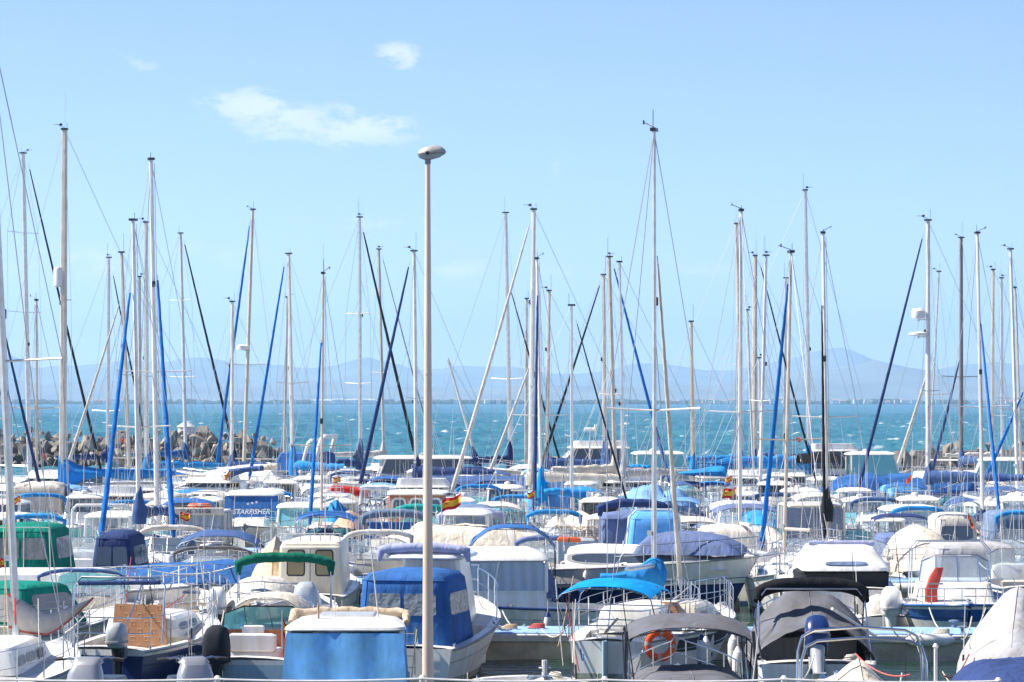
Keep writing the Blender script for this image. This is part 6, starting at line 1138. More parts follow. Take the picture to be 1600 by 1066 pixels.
mb = MB(); ts_ = [i / 12 for i in range(13)]; mb.tube([(h.x(t), -h.b(t), h.z(t) + .1) for t in ts_] + [(h.x(t), h.b(t), h.z(t) + .1) for t in ts_[::-1]], .23, 10, 'palegrey'); mb.build('buoyancy_tube', r, 60)
r, h = m_(1422, 104, -90, 6.2, 2.3, 'white wheelhouse boat with pale wide windscreen under the inflatable', 'cabin_boat', hull='white', kind='pilot', glass='clearglass', zt=2.12, pw_=.85, ant=1, curtain=None)
r, h = m_(1478, 101, 90, 5.6, 2.1, 'boat with white square canvas hood and dark flap left of the navy sail bag', 'cabin_boat', hull='white', kind='none', top='tent', tc='offwhite', zt=2.05, bw=.7, wr=1, ws=0, vin='smoke', ant=0)
r, h = m_(1572, 108, 90, 6.0, 2.3, 'boat under a rounded denim blue canvas at the right edge', hull='white', kind='none', top='tent', tc='slate', zt=1.9, bw=.95, wr=0, ws=0, ant=1)
r, h = m_(1555, 92, 92, 6.0, 2.2, 'white cabin boat with steel hoops and fishing rods at the right edge', 'fishing_boat', hull='white', kind='cuddy', top=None, ant=4, glass='clearglass', ob='white')
r, h = m_(1590, 82, 92, 6.0, 2.2, 'white boat with blue stern and a red fuel can at the right edge', 'fishing_boat', hull='navy', kind='cuddy', ant=2, glass='clearglass', Fs=.9)
r, h = m_(1345, 88.5 + 3, 92, 5.4, 2.0, 'white cuddy boat with framed windscreen tucked beside the sport cruiser arch', hull='white', kind='cuddy', glass='clearglass', ant=1)
r, h = m_(915, 99, 88, 5.6, 2.1, 'open fishing boat heaped with lobster pots and tan ropes', 'fishing_boat', hull='pale', kind='console', ant=4)
r, h = m_(870, 104, 90, 5.6, 2.1, 'white boat under a cream and tan sail heap below the turquoise bag', hull='cream', kind='none', top='tarp', tc='creamcloth', prof=[(0, 1.2), (.3, 1.75), (.7, 1.5), (1, 1.2)], tpw=1.4, t1=.9, ant=1, wrk=.2)
r, h = m_(855, 93, 90, 5.2, 2.0, 'white open boat with lilac rolled sail hanging over its bow rail', hull='white', kind='cuddy', glass='clearglass', ant=1, top='rolled', tc='lilac', zt=1.6)

def stern_ladder(r, h, y, m='steel'):
    mb = MB(); z = h.Fs
    for yy in (y - .17, y + .17): mb.tube([(h.x(0) + .12, yy, z + .05), (h.x(0) + .02, yy, z + .42), (h.x(0) - .08, yy, z + .42), (h.x(0) - .08, yy, z - .5)], .014, 6, m)
    for q in range(4): mb.tube([(h.x(0) - .08, y - .17, z + .3 - q * .22), (h.x(0) - .08, y + .17, z + .3 - q * .22)], .013, 5, m)
    mb.build('boarding_ladder', r)
for o in list(COL.objects):
    l = o.get('label', '')
    if l.startswith('white fishing boat with large royal'): stern_ladder(o, Hull(6.8, 2.4, .72, 1.38, .9), -.2)
    if l.startswith('small wood panelled'): stern_ladder(o, Hull(5.4, 2.1, .55, .95), .85)
# loose ropes hanging at the stern of the tallest mast's boat and at the left
for i, (px0, y0, px1, y1, D, m, lb) in enumerate([(868, 905, 880, 1040, 63.5, 'rope', 'pale halyard hanging from the cyan bimini down to the water'), (884, 930, 905, 1050, 63.3, 'redrope', 'red and white line hanging beside the cyan bimini frame'), (896, 900, 872, 1010, 63.6, 'tanrope', 'tan line crossing below the left end of the cyan bimini'),
        (60, 935, 62, 1030, 56.5, 'rope', 'slack halyard right of the grey sail cover mast'), (12, 700, 6, 1030, 57.5, 'tanrope', 'thin tan line left of the grey sail cover mast'), (100, 990, 150, 940, 58.5, 'rope', 'topping line from the end of the grey sail cover'), (205, 870, 190, 985, 72, 'redrope', 'red line dangling behind the patterned hatch boards'),
        (585, 1000, 548, 1058, 50.5, 'rope', 'pale rope from the roof corner of the bright blue stern curtain'), (1432, 1005, 1450, 1050, 65, 'rope', 'loop of white rope hanging below the nearest pontoon edge'), (1545, 900, 1530, 990, 72, 'tanrope', 'tan rope right of the curved windscreen')]):
    rope(W(px0, y0, D), W(px1, y1, D - .3), .06, .012, m, lb)
# ------------------------------------------------------------------ the crowd of smaller boats between the masts
LAND = [(14, 'grey sail cover'), (64, 'cream canvas box'), (101, 'thick beige mast'), (190, 'rust stained mast'), (246, 'azure mast bag'), (290, 'white beacon'), (363, 'flat topped mast'), (395, 'lettered blue windscreen cover'),
        (455, 'azure boom cover'), (505, 'straight blue jib'), (562, 'grey mast boot'), (610, 'bicycles'), (668, 'lamp post'), (740, 'cream furled jib'), (795, 'tall grey mast'), (832, 'straight navy jib'), (893, 'rumpled lilac sail'), (945, 'royal blue hood'),
        (975, 'close pair of masts'), (1022, 'tallest mast'), (1081, 'golden brown mast'), (1157, 'straight white mast'), (1230, 'pinkish weathered mast'), (1262, 'blue boom bag'), (1290, 'black jib'), (1350, 'steep navy jib'), (1450, 'radar mast'), (1502, 'dark brown mast'), (1535, 'navy triangular bag'), (1585, 'last leaning mast')]
ROWN = {100: 'third pontoon', 115: 'third pontoon', 121: 'fourth pontoon', 134: 'fourth pontoon', 141: 'fifth pontoon', 154: 'fifth pontoon', 161: 'sixth pontoon', 174: 'sixth pontoon', 181: 'farthest pontoon', 194: 'open sea'}
SIDE = {100: 'before', 115: 'beyond', 121: 'before', 134: 'beyond', 141: 'before', 154: 'beyond', 161: 'before', 174: 'beyond', 181: 'before', 194: 'against'}
used = set(); rnd = random.Random(77)
TOPS = [('bimini', 'denim', 'denim bimini'), ('bimini', 'royal', 'royal blue bimini'), ('bimini', 'offwhite', 'cream bimini'), ('bimini', 'sky', 'sky blue bimini'), ('rolled', 'azure', 'folded azure canopy'), ('rolled', 'denim', 'folded denim canopy'), ('tent', 'offwhite', 'cream canvas enclosure'),
        ('tent', 'curtainblue', 'azure canvas enclosure'), ('tarp', 'creamcloth', 'cream tarpaulin'), ('tarp', 'slate', 'slate tarpaulin'), ('tarp', 'sky', 'light blue tarpaulin'), ('tarp', 'azure', 'azure tarpaulin'), (None, None, 'open cockpit'), (None, None, 'bare windscreen'), ('bimini', 'azure', 'azure bimini'), ('tarp', 'offwhite', 'offwhite tarpaulin')]
KN = dict(cuddy='cuddy boat', pilot='wheelhouse boat', console='console boat', fly='flybridge cruiser', open='open boat')
def filler(px, row, kind, top, hull='white', L=6.2, hd=None, **k):
    near = sorted(LAND, key=lambda q: abs(q[0] - px)); tt = [t for t in TOPS if t[:2] == top][0] if top else TOPS[12 if kind != 'cuddy' else 13]
    hn = {'white': 'white', 'plain': 'white', 'cream': 'cream', 'navy': 'navy', 'blue': 'blue', 'stripe': 'blue striped', 'band': 'navy banded', 'pale': 'pale blue', 'grey': 'grey', 'mint': 'mint', 'red': 'red', 'blackstripe': 'black striped'}[hull]
    for lm in near[:6]:
        lab = '%s %s, %s, %s of the %s' % (hn, KN[kind], tt[2], 'left' if px < lm[0] else 'right', lm[1])
        if SIDE[row] != 'against': lab += ', %s %s' % (SIDE[row], ROWN[row])
        if lab not in used and len(lab.replace(',', '').split()) <= 14: break
    used.add(lab); D = row + rnd.uniform(-.8, .8)
    return motor(px, D, (hd if hd is not None else rnd.choice([90, 90, -90]) + rnd.uniform(-9, 9)), L, .75 + L * .2, lab, {'fly': 'flybridge_cruiser', 'pilot': 'wheelhouse_boat', 'open': 'open_boat'}.get(kind, 'motorboat'), hull=hull, kind=kind, top=top[0] if top else None, tc=top[1] if top else 'navy', ant=rnd.choice([0, 1, 2]), glass=rnd.choice(['clearglass', 'tealglass', 'clearglass']) if kind != 'pilot' else rnd.choice(['smoke', 'clearglass', 'clearglass']), zt=k.pop('zt', rnd.uniform(1.85, 2.15) if not (top and top[0] == 'tarp') else rnd.uniform(1.4, 1.7)), group=None, **k)
FILL = [
 # (px, row, kind, top index, hull, extra)
 (20, 100, 'cuddy', 2, 'white'), (118, 100, 'cuddy', 13, 'white'), (235, 103 - 3, 'cuddy', 5, 'plain'), (450, 100, 'cuddy', 13, 'cream'), (575, 100, 'open', 12, 'pale'), (690, 100, 'cuddy', 12, 'white'), (780, 100, 'cuddy', 13, 'white'), (960, 100, 'pilot', None, 'white'), (1065, 100, 'cuddy', 2, 'white'), (1190, 100, 'cuddy', 15, 'white'), (1325, 100, 'cuddy', 13, 'white'), (1375, 100, 'pilot', None, 'white'), (1530, 100, 'open', 12, 'blue'),
 (10, 115, 'pilot', None, 'white'), (120, 115, 'cuddy', 13, 'white'), (215, 115, 'cuddy', 4, 'white'), (255, 115, 'cuddy', 6, 'white'), (345, 115, 'open', 12, 'stripe'), (487, 115, 'cuddy', 13, 'white'), (565, 115, 'cuddy', 8, 'white'), (700, 115, 'cuddy', 15, 'plain'), (770, 115, 'cuddy', 2, 'cream'), (815, 115, 'cuddy', 13, 'white'), (905, 115, 'cuddy', 8, 'cream'), (940, 115, 'pilot', None, 'white'), (1040, 115, 'cuddy', 13, 'white'), (1085, 115, 'open', 12, 'white'), (1145, 115, 'cuddy', 3, 'white'), (1180, 115, 'cuddy', 11, 'white'), (1215, 115, 'cuddy', 13, 'pale'), (1320, 115, 'cuddy', 13, 'white'), (1370, 115, 'cuddy', 5, 'blackstripe'), (1500, 115, 'cuddy', 13, 'white'), (1590, 115, 'pilot', None, 'white'),
 (30, 121, 'cuddy', 15, 'white'), (135, 121, 'pilot', None, 'white'), (172, 121, 'cuddy', 13, 'white'), (240, 121, 'cuddy', 6, 'white'), (280, 121, 'cuddy', 1, 'white'), (325, 121, 'pilot', None, 'cream'), (350, 121, 'cuddy', 13, 'white'), (430, 121, 'cuddy', 4, 'white'), (478, 121, 'open', 12, 'red'), (520, 121, 'pilot', None, 'white'), (590, 121, 'cuddy', 13, 'white'), (630, 121, 'cuddy', 2, 'stripe'), (715, 121, 'pilot', None, 'white'), (760, 121, 'cuddy', 13, 'white'), (860, 121, 'cuddy', 7, 'white'), (925, 121, 'cuddy', 15, 'cream'), (965, 121, 'cuddy', 13, 'white'), (1030, 121, 'cuddy', 10, 'white'), (1060, 121, 'cuddy', 3, 'pale'), (1110, 121, 'cuddy', 9, 'white'), (1160, 121, 'pilot', None, 'white'), (1230, 121, 'cuddy', 13, 'white'), (1300, 121, 'cuddy', 15, 'white'), (1345, 121, 'pilot', None, 'white'), (1390, 121, 'cuddy', 10, 'mint'), (1475, 121, 'cuddy', 13, 'white'), (1515, 121, 'cuddy', 0, 'white'), (1560, 121, 'cuddy', 8, 'white'),
 (15, 134, 'cuddy', 13, 'white'), (110, 134, 'cuddy', 3, 'white'), (150, 134, 'fly', None, 'white'), (205, 134, 'cuddy', 8, 'white'), (262, 134, 'cuddy', 13, 'white'), (305, 134, 'cuddy', 14, 'white'), (340, 134, 'cuddy', 2, 'white'), (415, 134, 'pilot', None, 'white'), (470, 134, 'cuddy', 13, 'white'), (545, 134, 'cuddy', 8, 'red'), (585, 134, 'pilot', None, 'white'), (640, 134, 'cuddy', 13, 'white'), (740, 134, 'cuddy', 4, 'white'), (790, 134, 'pilot', None, 'grey'), (870, 134, 'cuddy', 11, 'white'), (900, 134, 'cuddy', 14, 'white'), (985, 134, 'cuddy', 10, 'white'), (1015, 134, 'cuddy', 11, 'white'), (1045, 134, 'cuddy', 10, 'pale'), (1125, 134, 'cuddy', 13, 'white'), (1195, 134, 'cuddy', 15, 'white'), (1245, 134, 'pilot', None, 'white'), (1330, 134, 'pilot', None, 'grey'), (1380, 134, 'cuddy', 13, 'white'), (1420, 134, 'cuddy', 1, 'white'), (1490, 134, 'cuddy', 9, 'white'), (1575, 134, 'cuddy', 0, 'white'),
 (85, 141, 'cuddy', 13, 'white'), (180, 141, 'fly', None, 'white'), (330, 141, 'cuddy', 15, 'white'), (440, 141, 'pilot', None, 'cream'), (500, 141, 'cuddy', 2, 'white'), (600, 141, 'cuddy', 3, 'white'), (690, 141, 'fly', None, 'white'), (765, 141, 'cuddy', 5, 'white'), (905, 141, 'pilot', None, 'white'), (1070, 141, 'cuddy', 0, 'white'), (1100, 141, 'cuddy', 14, 'white'), (1210, 141, 'pilot', None, 'white'), (1310, 141, 'cuddy', 15, 'white'), (1395, 141, 'cuddy', 7, 'white'), (1530, 141, 'cuddy', 12, 'red'),
 (40, 154, 'cuddy', 15, 'white'), (140, 154, 'pilot', None, 'white'), (260, 154, 'cuddy', 1, 'white'), (310, 154, 'fly', None, 'white'), (485, 154, 'pilot', None, 'white'), (605, 154, 'cuddy', 1, 'white'), (720, 154, 'pilot', None, 'white'), (880, 154, 'fly', None, 'white'), (1005, 154, 'fly', None, 'white'), (1110, 154, 'pilot', None, 'white'), (1290, 154, 'pilot', None, 'white'), (1335, 154, 'cuddy', 0, 'white'), (1410, 154, 'cuddy', 1, 'band'), (1500, 154, 'fly', None, 'white'), (1595, 154, 'cuddy', 9, 'white'),
 (60, 161, 'fly', None, 'white'), (200, 161, 'cuddy', 9, 'white'), (345, 161, 'pilot', None, 'white'), (520, 161, 'cuddy', 13, 'white'), (660, 161, 'pilot', None, 'white'), (770, 161, 'cuddy', 0, 'white'), (910, 161, 'cuddy', 10, 'pale'), (1055, 161, 'pilot', None, 'white'), (1140, 161, 'fly', None, 'white'), (1240, 161, 'pilot', None, 'white'), (1430, 161, 'cuddy', 1, 'white'), (1555, 161, 'cuddy', 8, 'white'),
 (120, 174, 'pilot', None, 'white'), (420, 174, 'pilot', None, 'cream'), (540, 174, 'cuddy', 9, 'white'), (640, 174, 'fly', None, 'white'), (840, 174, 'cuddy', 3, 'white'), (1090, 174, 'pilot', None, 'white'), (1320, 174, 'fly', None, 'white'), (1470, 174, 'cuddy', 13, 'white'),
]
extra = []
for row in (100, 115, 121, 134, 154, 174):
    xs = sorted(q[0] for q in FILL if q[1] == row)
    for a, b_ in zip([xs[0] - 70] + xs, xs + [1640]):
        if b_ - a > (62 if row < 150 else 90) and not (row == 100 and (280 < (a + b_) / 2 < 460 or 590 < (a + b_) / 2 < 650)): extra.append(((a + b_) / 2, row, rnd.choice(['cuddy', 'cuddy', 'pilot', 'open', 'console']), rnd.choice([13, 13, 2, 4, 5, 8, 15, 10, 1, 14, 12]), rnd.choice(['white', 'white', 'plain', 'cream', 'blue', 'stripe', 'pale', 'mint'])))
extra = [(a, b_, c, None if c in ('pilot', 'console', 'open') else d, e) for a, b_, c, d, e in extra]
for px, row, kind, ti, hull in FILL + extra:
    filler(px + rnd.uniform(-4, 4), row, kind, TOPS[ti][:2] if ti is not None and TOPS[ti][0] else None, hull, L=rnd.uniform(5.4, 6.6) if kind != 'fly' else rnd.uniform(8, 9.5), hd=(rnd.choice([0, 180, 20, 160]) if kind == 'fly' else None))
# larger craft that lie side on
r, h = motor(408, 168, 168, 10.5, 3.3, 'big white flybridge cruiser with a raked radar arch and royal blue cover', 'flybridge_cruiser', hull='white', kind='none', Fs=1.2, Fb=1.9, ant=2, tcut=.3)
trunk(h, r, h.x(.25), h.x(.9), 1.35, 1.4, .8, 'white', 3, 'darkglass', .4, slope=3.0); tent(r, h.x(.12), h.x(.42), 1.3, 1.9, 2.9, 'royal', 0, 0, 1.1, slope_r=.3, slope_f=.5, name='flybridge_cover'); arch(r, h.x(.20), 1.4, 1.8, 3.7, 'white', .13, -.6); arch(r, h.x(.26), 1.4, 1.8, 3.5, 'white', .09, -.5)
r, h = motor(725, 152, 183, 12.5, 3.4, 'large side on white yacht hull with portholes and a long navy deck cover', 'motor_yacht', hull='plain', kind='none', Fs=1.25, Fb=1.7, ant=1, tcut=0)
tarp(h, r, [(.1, 1.7), (.3, 1.95), (.6, 1.95), (.85, 1.75)], .05, .88, 'denim', .12, 2.2, 61, wr=.12)
for i in range(5): mb = MB(); x_ = h.x(.3 + i * .1); mb.panel([(x_ + .3, h.b(.4) * .985, .75), (x_ - .3, h.b(.4) * .985, .75), (x_ - .3, h.b(.4) * 1.0, .98), (x_ + .3, h.b(.4) * 1.0, .98)], 0, 1, 0, 1, 'darkglass', .03, .04, .3); mb.build('porthole', r)
r, h = motor(648, 163, 186, 9.5, 3.0, 'grey white pilot cruiser with long flat dark roof left of the lamp post', 'pilot_cruiser', hull='white', kind='pilot', glass='darkglass', zt=2.75, Fs=1.1, Fb=1.6, ant=2, p0=.25, p1=.7, rear='open', over=.5)
r, h = motor(1325, 172, 6, 9.0, 3.0, 'white flybridge cruiser with a dark bimini hoop and white radar against the sea', 'flybridge_cruiser', hull='white', kind='fly', zt=3.2, Fs=1.1, Fb=1.6, ant=3)
r, h = motor(1362, 166, 2, 8.5, 2.8, 'white cruiser with rounded hard top and black hoop right of the steep navy jib', 'motor_yacht', hull='white', kind='pilot', zt=2.9, Fs=1.0, Fb=1.5, ant=2, rear='open'); bimini(r, h.x(.05), h.x(.3), 1.2, 1.2, 2.9, 'black', .5, 3, .1)
r, h = motor(905, 176, 184, 11, 3.2, 'cream motor yacht with a sweeping superstructure behind the blue mast hood', 'motor_yacht', hull='cream', kind='fly', zt=3.3, Fs=1.3, Fb=1.9, ant=2)
r, h = motor(1030, 174, 4, 9.5, 3.0, 'white motor yacht with a wind generator pole left of the tallest mast', 'motor_yacht', hull='white', kind='pilot', zt=2.8, Fs=1.1, Fb=1.6, ant=1, rear='open'); mb = MB(); mb.tube([(h.x(.1), 0, 1.2), (h.x(.1), 0, 4.0)], .05, 6, 'alu'); mb.tube([(h.x(.1) - .3, 0, 4.0), (h.x(.1) + .3, 0, 4.0)], .1, 8, 'white'); [mb.tube([(h.x(.1) + .3, 0, 4.0), (h.x(.1) + .32, .55 * math.cos(a), 4.0 + .55 * math.sin(a))], [.05, .02], 4, 'white') for a in (0.5, 2.6, 4.7)]; mb.build('wind_generator', r)
r, h = motor(1565, 166, 174, 9, 3.0, 'tan workboat with red and orange gear before the right breakwater', 'workboat', hull='cream', kind='pilot', zt=2.6, Fs=1.0, Fb=1.5, ant=2)
r, h = motor(1008, 128, 96, 5.5, 2.3, 'boat under a rumpled light blue tarpaulin sheet behind the azure enclosure', hull='white', kind='none', top='tarp', tc='sky', prof=[(0, 1.6), (.3, 2.2), (.7, 1.9), (1, 1.4)], tpw=2.6, t1=.95, ant=1, wrk=.25)
r, h = motor(1055, 126.5 + 3, 84, 5.5, 2.3, 'boat under a smooth light blue tarpaulin crossed by the cream jib', hull='white', kind='none', top='tarp', tc='sky', prof=[(0, 1.5), (.3, 2.0), (.7, 1.7), (1, 1.3)], tpw=2, t1=.95, ant=0, wrk=.12)
r, h = motor(1160, 108, -90, 6.0, 2.4, 'boat with blue and white striped canvas folds and a lilac awning', hull='white', kind='none', top='bimini', tc='lilacstripe', zt=2.15, ant=1); bimini(r, h.x(.5), h.x(.8), 1.1, 1.0, 2.1, 'lilac', .2)
r, h = motor(1410, 145, 20, 8, 2.8, 'yacht covered by bulky royal blue canvas in front of the right breakwater', 'motor_yacht', hull='white', kind='none', top='tarp', tc='royal', prof=[(0, 1.6), (.25, 2.3), (.6, 2.0), (1, 1.6)], tpw=1.8, t1=.95, ant=0, wrk=.3, Fs=1.2, Fb=1.5)
r, h = motor(540, 138, 176, 6.5, 2.3, 'boat with a long rumpled red sail cover lashed over its cabin', hull='white', kind='cuddy', glass=None, ant=0)
sail_cover_px(136.5, [(512, 764), (520, 758), (545, 760), (565, 762), (579, 764)], [(512, 771), (530, 772), (550, 774), (565, 778), (579, 780)], 0, 'red', parent=r, depth=.25, seed=4)
r, h = motor(820, 88.5 + 10, 84, 5.6, 2.1, 'small grey topped boat behind the arched blue bimini', hull='white', kind='cuddy', glass='clearglass', ant=1)
r, h = motor(595, 92.5, 90, 5.6, 2.1, 'white boat with folded white canopy left of the lamp post', hull='white', kind='cuddy', glass='clearglass', ant=2, top='rolled', tc='offwhite', zt=1.8)
r, h = motor(120, 93, 90, 5.8, 2.1, 'white boat with clear screens just right of the green enclosure', hull='white', kind='cuddy', glass='clearglass', ant=2)
r, h = motor(262, 93, -90, 5.8, 2.1, 'white boat with bundled offwhite cloth left of the boxy cream wheelhouse', hull='white', kind='cuddy', glass='smoke', ant=1, top='rolled', tc='offwhite', zt=1.8)
r, h = motor(455, 92.5, -88, 5.6, 2.1, 'white low boat with slate cushions directly behind the cream wheelhouse rail', hull='white', kind='cuddy', glass='clearglass', ant=1)
r, h = motor(545, 92.5, -88, 5.6, 2.1, 'white open boat with a round blue cover beside the cream wheelhouse', hull='white', kind='console', ant=3)
r, h = motor(1250, 92.5, -88, 5.6, 2.1, 'white boat with pale screens between the pinkish mast and the sport cruiser', hull='white', kind='cuddy', glass='clearglass', ant=2)
r, h = motor(1095, 99, -88, 5.6, 2.1, 'white boat with rounded bow and grey trim above the slate tarpaulin', hull='white', kind='cuddy', glass='clearglass', ant=1)
# ------------------------------------------------------------------ bicycles on a deck, flags, lobster pots, ropes, fenders
def bicycle(p, rz, label):
    o = root('bicycle', p, rz, label, 'bicycle')
    for x in (-.5, .5):
        mb = MB(); mb.torus((x, 0, .34), .31, .022, (0, 1, 0), 20, 6, 'rubber'); w_ = mb.build('wheel', o, 60); mb = MB(); [mb.tube([(x, 0, .34), (x + .3 * math.cos(a), 0, .34 + .3 * math.sin(a))], .006, 3, 'steel') for a in [k * PI / 4 for k in range(8)]]; mb.build('spoke_set', w_)
    mb = MB(); a_, b_, c_, d_ = (-.5, 0, .34), (-.12, 0, .32), (-.25, 0, .82), (.36, 0, .80)
    for u, v in ((a_, b_), (a_, c_), (b_, c_), (b_, d_), (c_, d_), (d_, (.5, 0, .34))): mb.tube([u, v], .022, 6, 'blackplastic')
    mb.build('frame', o); mb = MB(); mb.box((-.27, 0, .90), (.24, .12, .05), 'rubber', bev=.015); mb.tube([(-.25, 0, .8), (-.27, 0, .88)], .015, 5, 'steel'); mb.build('saddle', o)
    mb = MB(); mb.tube([(.36, 0, .8), (.34, 0, .98)], .018, 5, 'steel'); mb.tube([(.25, -.28, 1.0), (.34, 0, .98), (.25, .28, 1.0)], .014, 5, 'blackplastic'); mb.build('handlebar', o)
for px, D, rz, lb in ((587, 131, .25, 'left of two dark bicycles lashed on deck left of the wooden wheelhouse'), (607, 130.5, -.5, 'right of two dark bicycles lashed on deck left of the wooden wheelhouse')):
    bicycle((X(px, D), D, CH - (812 - HY) * D / F), rz, lb)
r, h = motor(597, 130.8, 4, 6.5, 2.3, 'white flush decked boat carrying two bicycles', hull='white', kind='none', tcut=0, Fs=.62, Fb=.9, ant=0, rail=False)
for px, py, D, lb, a, dr in [(690, 828, 96, 'large red and yellow flag right of the lamp post', 0, -.55), (1128, 800, 104, 'red and yellow flag flying left of the straight white mast', 0, -.25), (532, 776, 120, 'red and yellow flag under the red sail cover', PI, .0), (836, 802, 106, 'red and yellow flag beside the navy jib below the turquoise bag', PI, .15),
        (360, 766, 118, 'drooping red and yellow flag on the lettered cruiser', PI, .8), (281, 842, 88, 'yellow and red flag above the bright blue tarpaulin', 0, .1), (32, 812, 100, 'red and yellow flag left of the green enclosure', PI, .2), (1144, 774, 122, 'small red and yellow flag close to the straight white mast', PI, .2),
        (1425, 772, 116, 'red flag on the inflatable in front of the radar mast', PI, .9), (1512, 838, 96, 'narrow orange red flag before the navy triangular bag', 0, 1.6), (8, 925, 70, 'yellow and red flag at the left edge under the teal hood', PI, .2), (1243, 706, 160, 'small orange flag near the very tall grey mast', 0, .1), (188, 708, 160, 'small faded orange flag between the blue jib and rust stained mast', 0, .1)]:
    s_ = F / D; sz = {690: .36, 1128: .32}.get(px, .20); flag(W(px, py, D), lb, sz, {690: .9}.get(px, .75), ('red', 'yellow', 'red') if 'orange' not in lb and lb.split()[0] != 'red' or 'yellow' in lb else ('orange', 'orange', 'orange'), a, dr)
for px, py, D, lb in ((64, 712, 150, 'pink pennant near the steep blue jib at the left'), (148, 706, 160, 'pale pennant between the thick beige mast and the rust stained mast')): flag(W(px, py + 14, D), lb, .22, .6, ('pink', 'pink', 'pink') if 'pink' in lb else ('tan', 'tan', 'tan'), 0, .5, crest=False)
for px, py, D, nm in ((1430, 655, 138, 'left'), (1463, 610, 138, 'right')): pass
# mooring lines to the nearest pontoons
def bowline(px0, D0, z0, px1, D1, z1, lb, m='rope', sag=.1, rr=.014): rope((X(px0, D0), D0, z0), (X(px1, D1), D1, z1), sag, rr, m, lb)
for a in [(1392, 63.0, 1.1, 1425, 68.6, .62, 'white mooring rope looped from the covered motorboat to the blue walkway'), (1412, 62.6, .9, 1440, 68.4, .62, 'second white mooring rope hanging slack over the nearest pontoon edge'), (748, 66.9, 1.35, 800, 68.6, .62, 'mooring rope from the white bow right of the lamp post to the walkway'),
          (890, 66.5, .9, 846, 68.6, .62, 'mooring rope from the cyan bimini boat to the walkway'), (785, 72, .8, 820, 70.2, .62, 'mooring rope from the domed roof cabin boat down to the walkway'), (1452, 72.2, .85, 1480, 69.2, .62, 'grey mooring rope from the centre console bow to the walkway'), (1540, 72.2, .85, 1512, 69.2, .62, 'pale mooring rope from the right side of the console bow'),
          (1170, 81.5, 1.1, 1225, 87.7, .6, 'mooring rope from the sharp white bow to the second pontoon'), (350, 70.5, .9, 335, 68.7, .62, 'mooring rope at the blue walkway left of the wood panelled boat')]: bowline(*a, sag=.22)
bowline(1300, 58.8, 1.7, 1372, 61, 1.0, 'white boom strut across the right side of the grey cover', 'white', 0, .03)
for px, D, z, a, ln, lb in [(1452, 67.9, .45, 0, 1.0, 'long white fender lying along the nearest pontoon edge'), (1418, 87.2, .42, .25, 1.1, 'long weathered fender lying along the second pontoon edge')]:
    o = root('fender', (X(px, D), D - .12, z), 0, lb, 'fender'); mb = MB(); mb.lathe([(.02, -ln / 2 - .04), (.05, -ln / 2), (.13, -ln / 2 + .12), (.14, 0), (.13, ln / 2 - .12), (.05, ln / 2), (.02, ln / 2 + .04)], (0, 0, 0), 12, 'fenderwhite', 'x'); mb.build('fender_body', o, 60); mb = MB(); mb.tube([(ln / 2, 0, 0), (ln / 2 + .5, .05, .16), (ln / 2 + .9, .15, .2)], .014, 5, 'rubber'); mb.build('fender_line', o)
def coil(p, lb, m='rope', R=.18):
    o = root('rope_coil', p, 0, lb, 'rope coil'); mb = MB()
    for k in range(4): mb.torus((.02 * k, .01 * k, .02 + .025 * k), R - .02 * k, .014, (0, .05, 1), 16, 5, m)
    mb.build('coil', o, 60)
for px, D, z, lb, m in [(795, 69.4, .57, 'brown rope coil on the walkway beside the pedestal', 'tanrope'), (770, 69.0, .57, 'pale rope coil on the walkway right of the white bow', 'rope'), (838, 69.6, .57, 'red rope coil on the walkway', 'redrope'), (1470, 68.0, .57, 'pale rope coil on the walkway below the console boat', 'rope')]: coil((X(px, D), D, z), lb, m)
def lobster(p, lb, rz):
    o = root('lobster_pot', p, rz, lb, 'lobster pot', 'lobster pots heaped on the open fishing boat'); mb = MB(); mb.box((0, 0, .03), (.6, .42, .04), 'palewood'); mb.build('base', o)
    mb = MB()
    for x in (-.3, -.1, .1, .3): mb.tube([(x, -.2, .03)] + [(x, -.2 * math.cos(a), .05 + .33 * math.sin(a)) for a in [PI * i / 6 for i in range(7)]] + [(x, .2, .03)], .012, 4, 'tanrope')
    for a in [PI * i / 9 for i in range(10)]: mb.tube([(-.3, -.2 * math.cos(a), .05 + .33 * math.sin(a)), (.3, -.2 * math.cos(a), .05 + .33 * math.sin(a))], .006, 3, 'rubber')
    mb.build('netting', o)
for i in range(9): lobster((X(915, 99) + (i % 3 - 1) * .62, 97.6 + (i // 3) * .2, .55 + (i // 3) * .38), 'dark netted lobster pot in the heap on the open fishing boat', .1 * i)

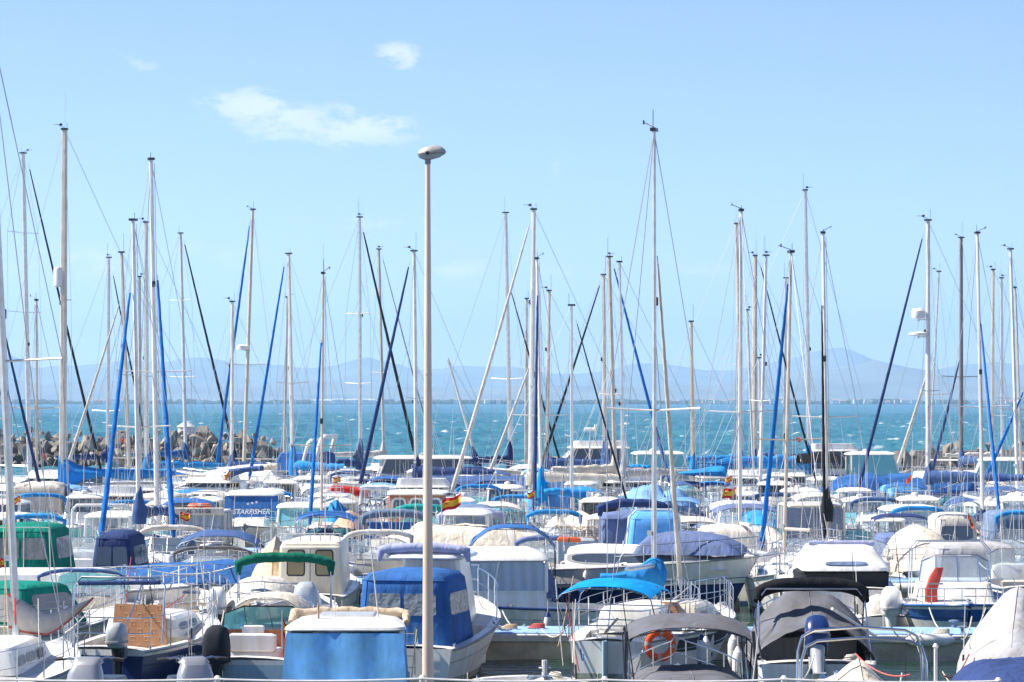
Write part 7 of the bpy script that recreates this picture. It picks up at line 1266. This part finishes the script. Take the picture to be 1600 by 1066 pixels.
r, h = motor(885, 118, 92, 5.6, 2.1, 'white boat with a long azure cloth roll along its boom crutch', hull='white', kind='cuddy', glass='clearglass', ant=1)
sail_cover_px(117, [(850, 764), (870, 762), (900, 764), (916, 768)], [(850, 771), (870, 774), (900, 778), (916, 786)], 0, 'azure', parent=r, depth=.15, seed=14)
r, h = motor(1075, 140, 92, 6.5, 2.4, 'white boat with wide bright azure cloth pitched between golden brown and white masts', hull='white', kind='cuddy', glass='clearglass', ant=1)
sail_cover_px(139, [(1060, 738), (1085, 734), (1110, 729), (1130, 728), (1136, 733)], [(1060, 741), (1085, 743), (1110, 744), (1130, 745), (1136, 746)], 0, 'azure', parent=r, depth=.6, seed=15)
r, h = motor(985, 158, 92, 6.5, 2.4, 'white boat with small azure cloth left of the tallest mast against the sea', hull='white', kind='cuddy', glass='clearglass', ant=1)
sail_cover_px(157, [(978, 727), (992, 725), (1015, 727)], [(978, 733), (992, 734), (1015, 733)], 0, 'azure', parent=r, depth=.3, seed=16)
r, h = motor(425, 143, 92, 6.0, 2.4, 'white boat with denim cloth slung over an A shaped crutch above the lettered cruiser', hull='white', kind='cuddy', glass='clearglass', ant=1)
sail_cover_px(142, [(358, 733), (375, 731), (400, 728), (412, 727)], [(358, 752), (366, 744), (385, 738), (412, 736)], 0, 'denim', parent=r, depth=.2, seed=17)
sail_cover_px(142, [(412, 726), (425, 724), (434, 724)], [(412, 735), (425, 735), (434, 733)], 0, 'creamcloth', parent=r, depth=.15, seed=18)
# ------------------------------------------------------------------ air
def haze():
    mb = MB(); mb.box((0, 10990, 272), (24000, 22100, 552), 'white'); o = mb.build('haze', None, 0); m = bpy.data.materials.new('air'); m.use_nodes = True; t = m.node_tree; t.nodes.clear()
    v = t.nodes.new('ShaderNodeVolumePrincipled'); v.inputs['Color'].default_value = (.52, .77, 1.0, 1); v.inputs['Density'].default_value = HAZE; v.inputs['Anisotropy'].default_value = .35
    q = t.nodes.new('ShaderNodeOutputMaterial'); t.links.new(v.outputs[0], q.inputs['Volume']); o.data.materials.clear(); o.data.materials.append(m); o['kind'] = 'stuff'; o['label'] = 'blue haze over the far shore and mountains'
HAZE = .000085
haze()
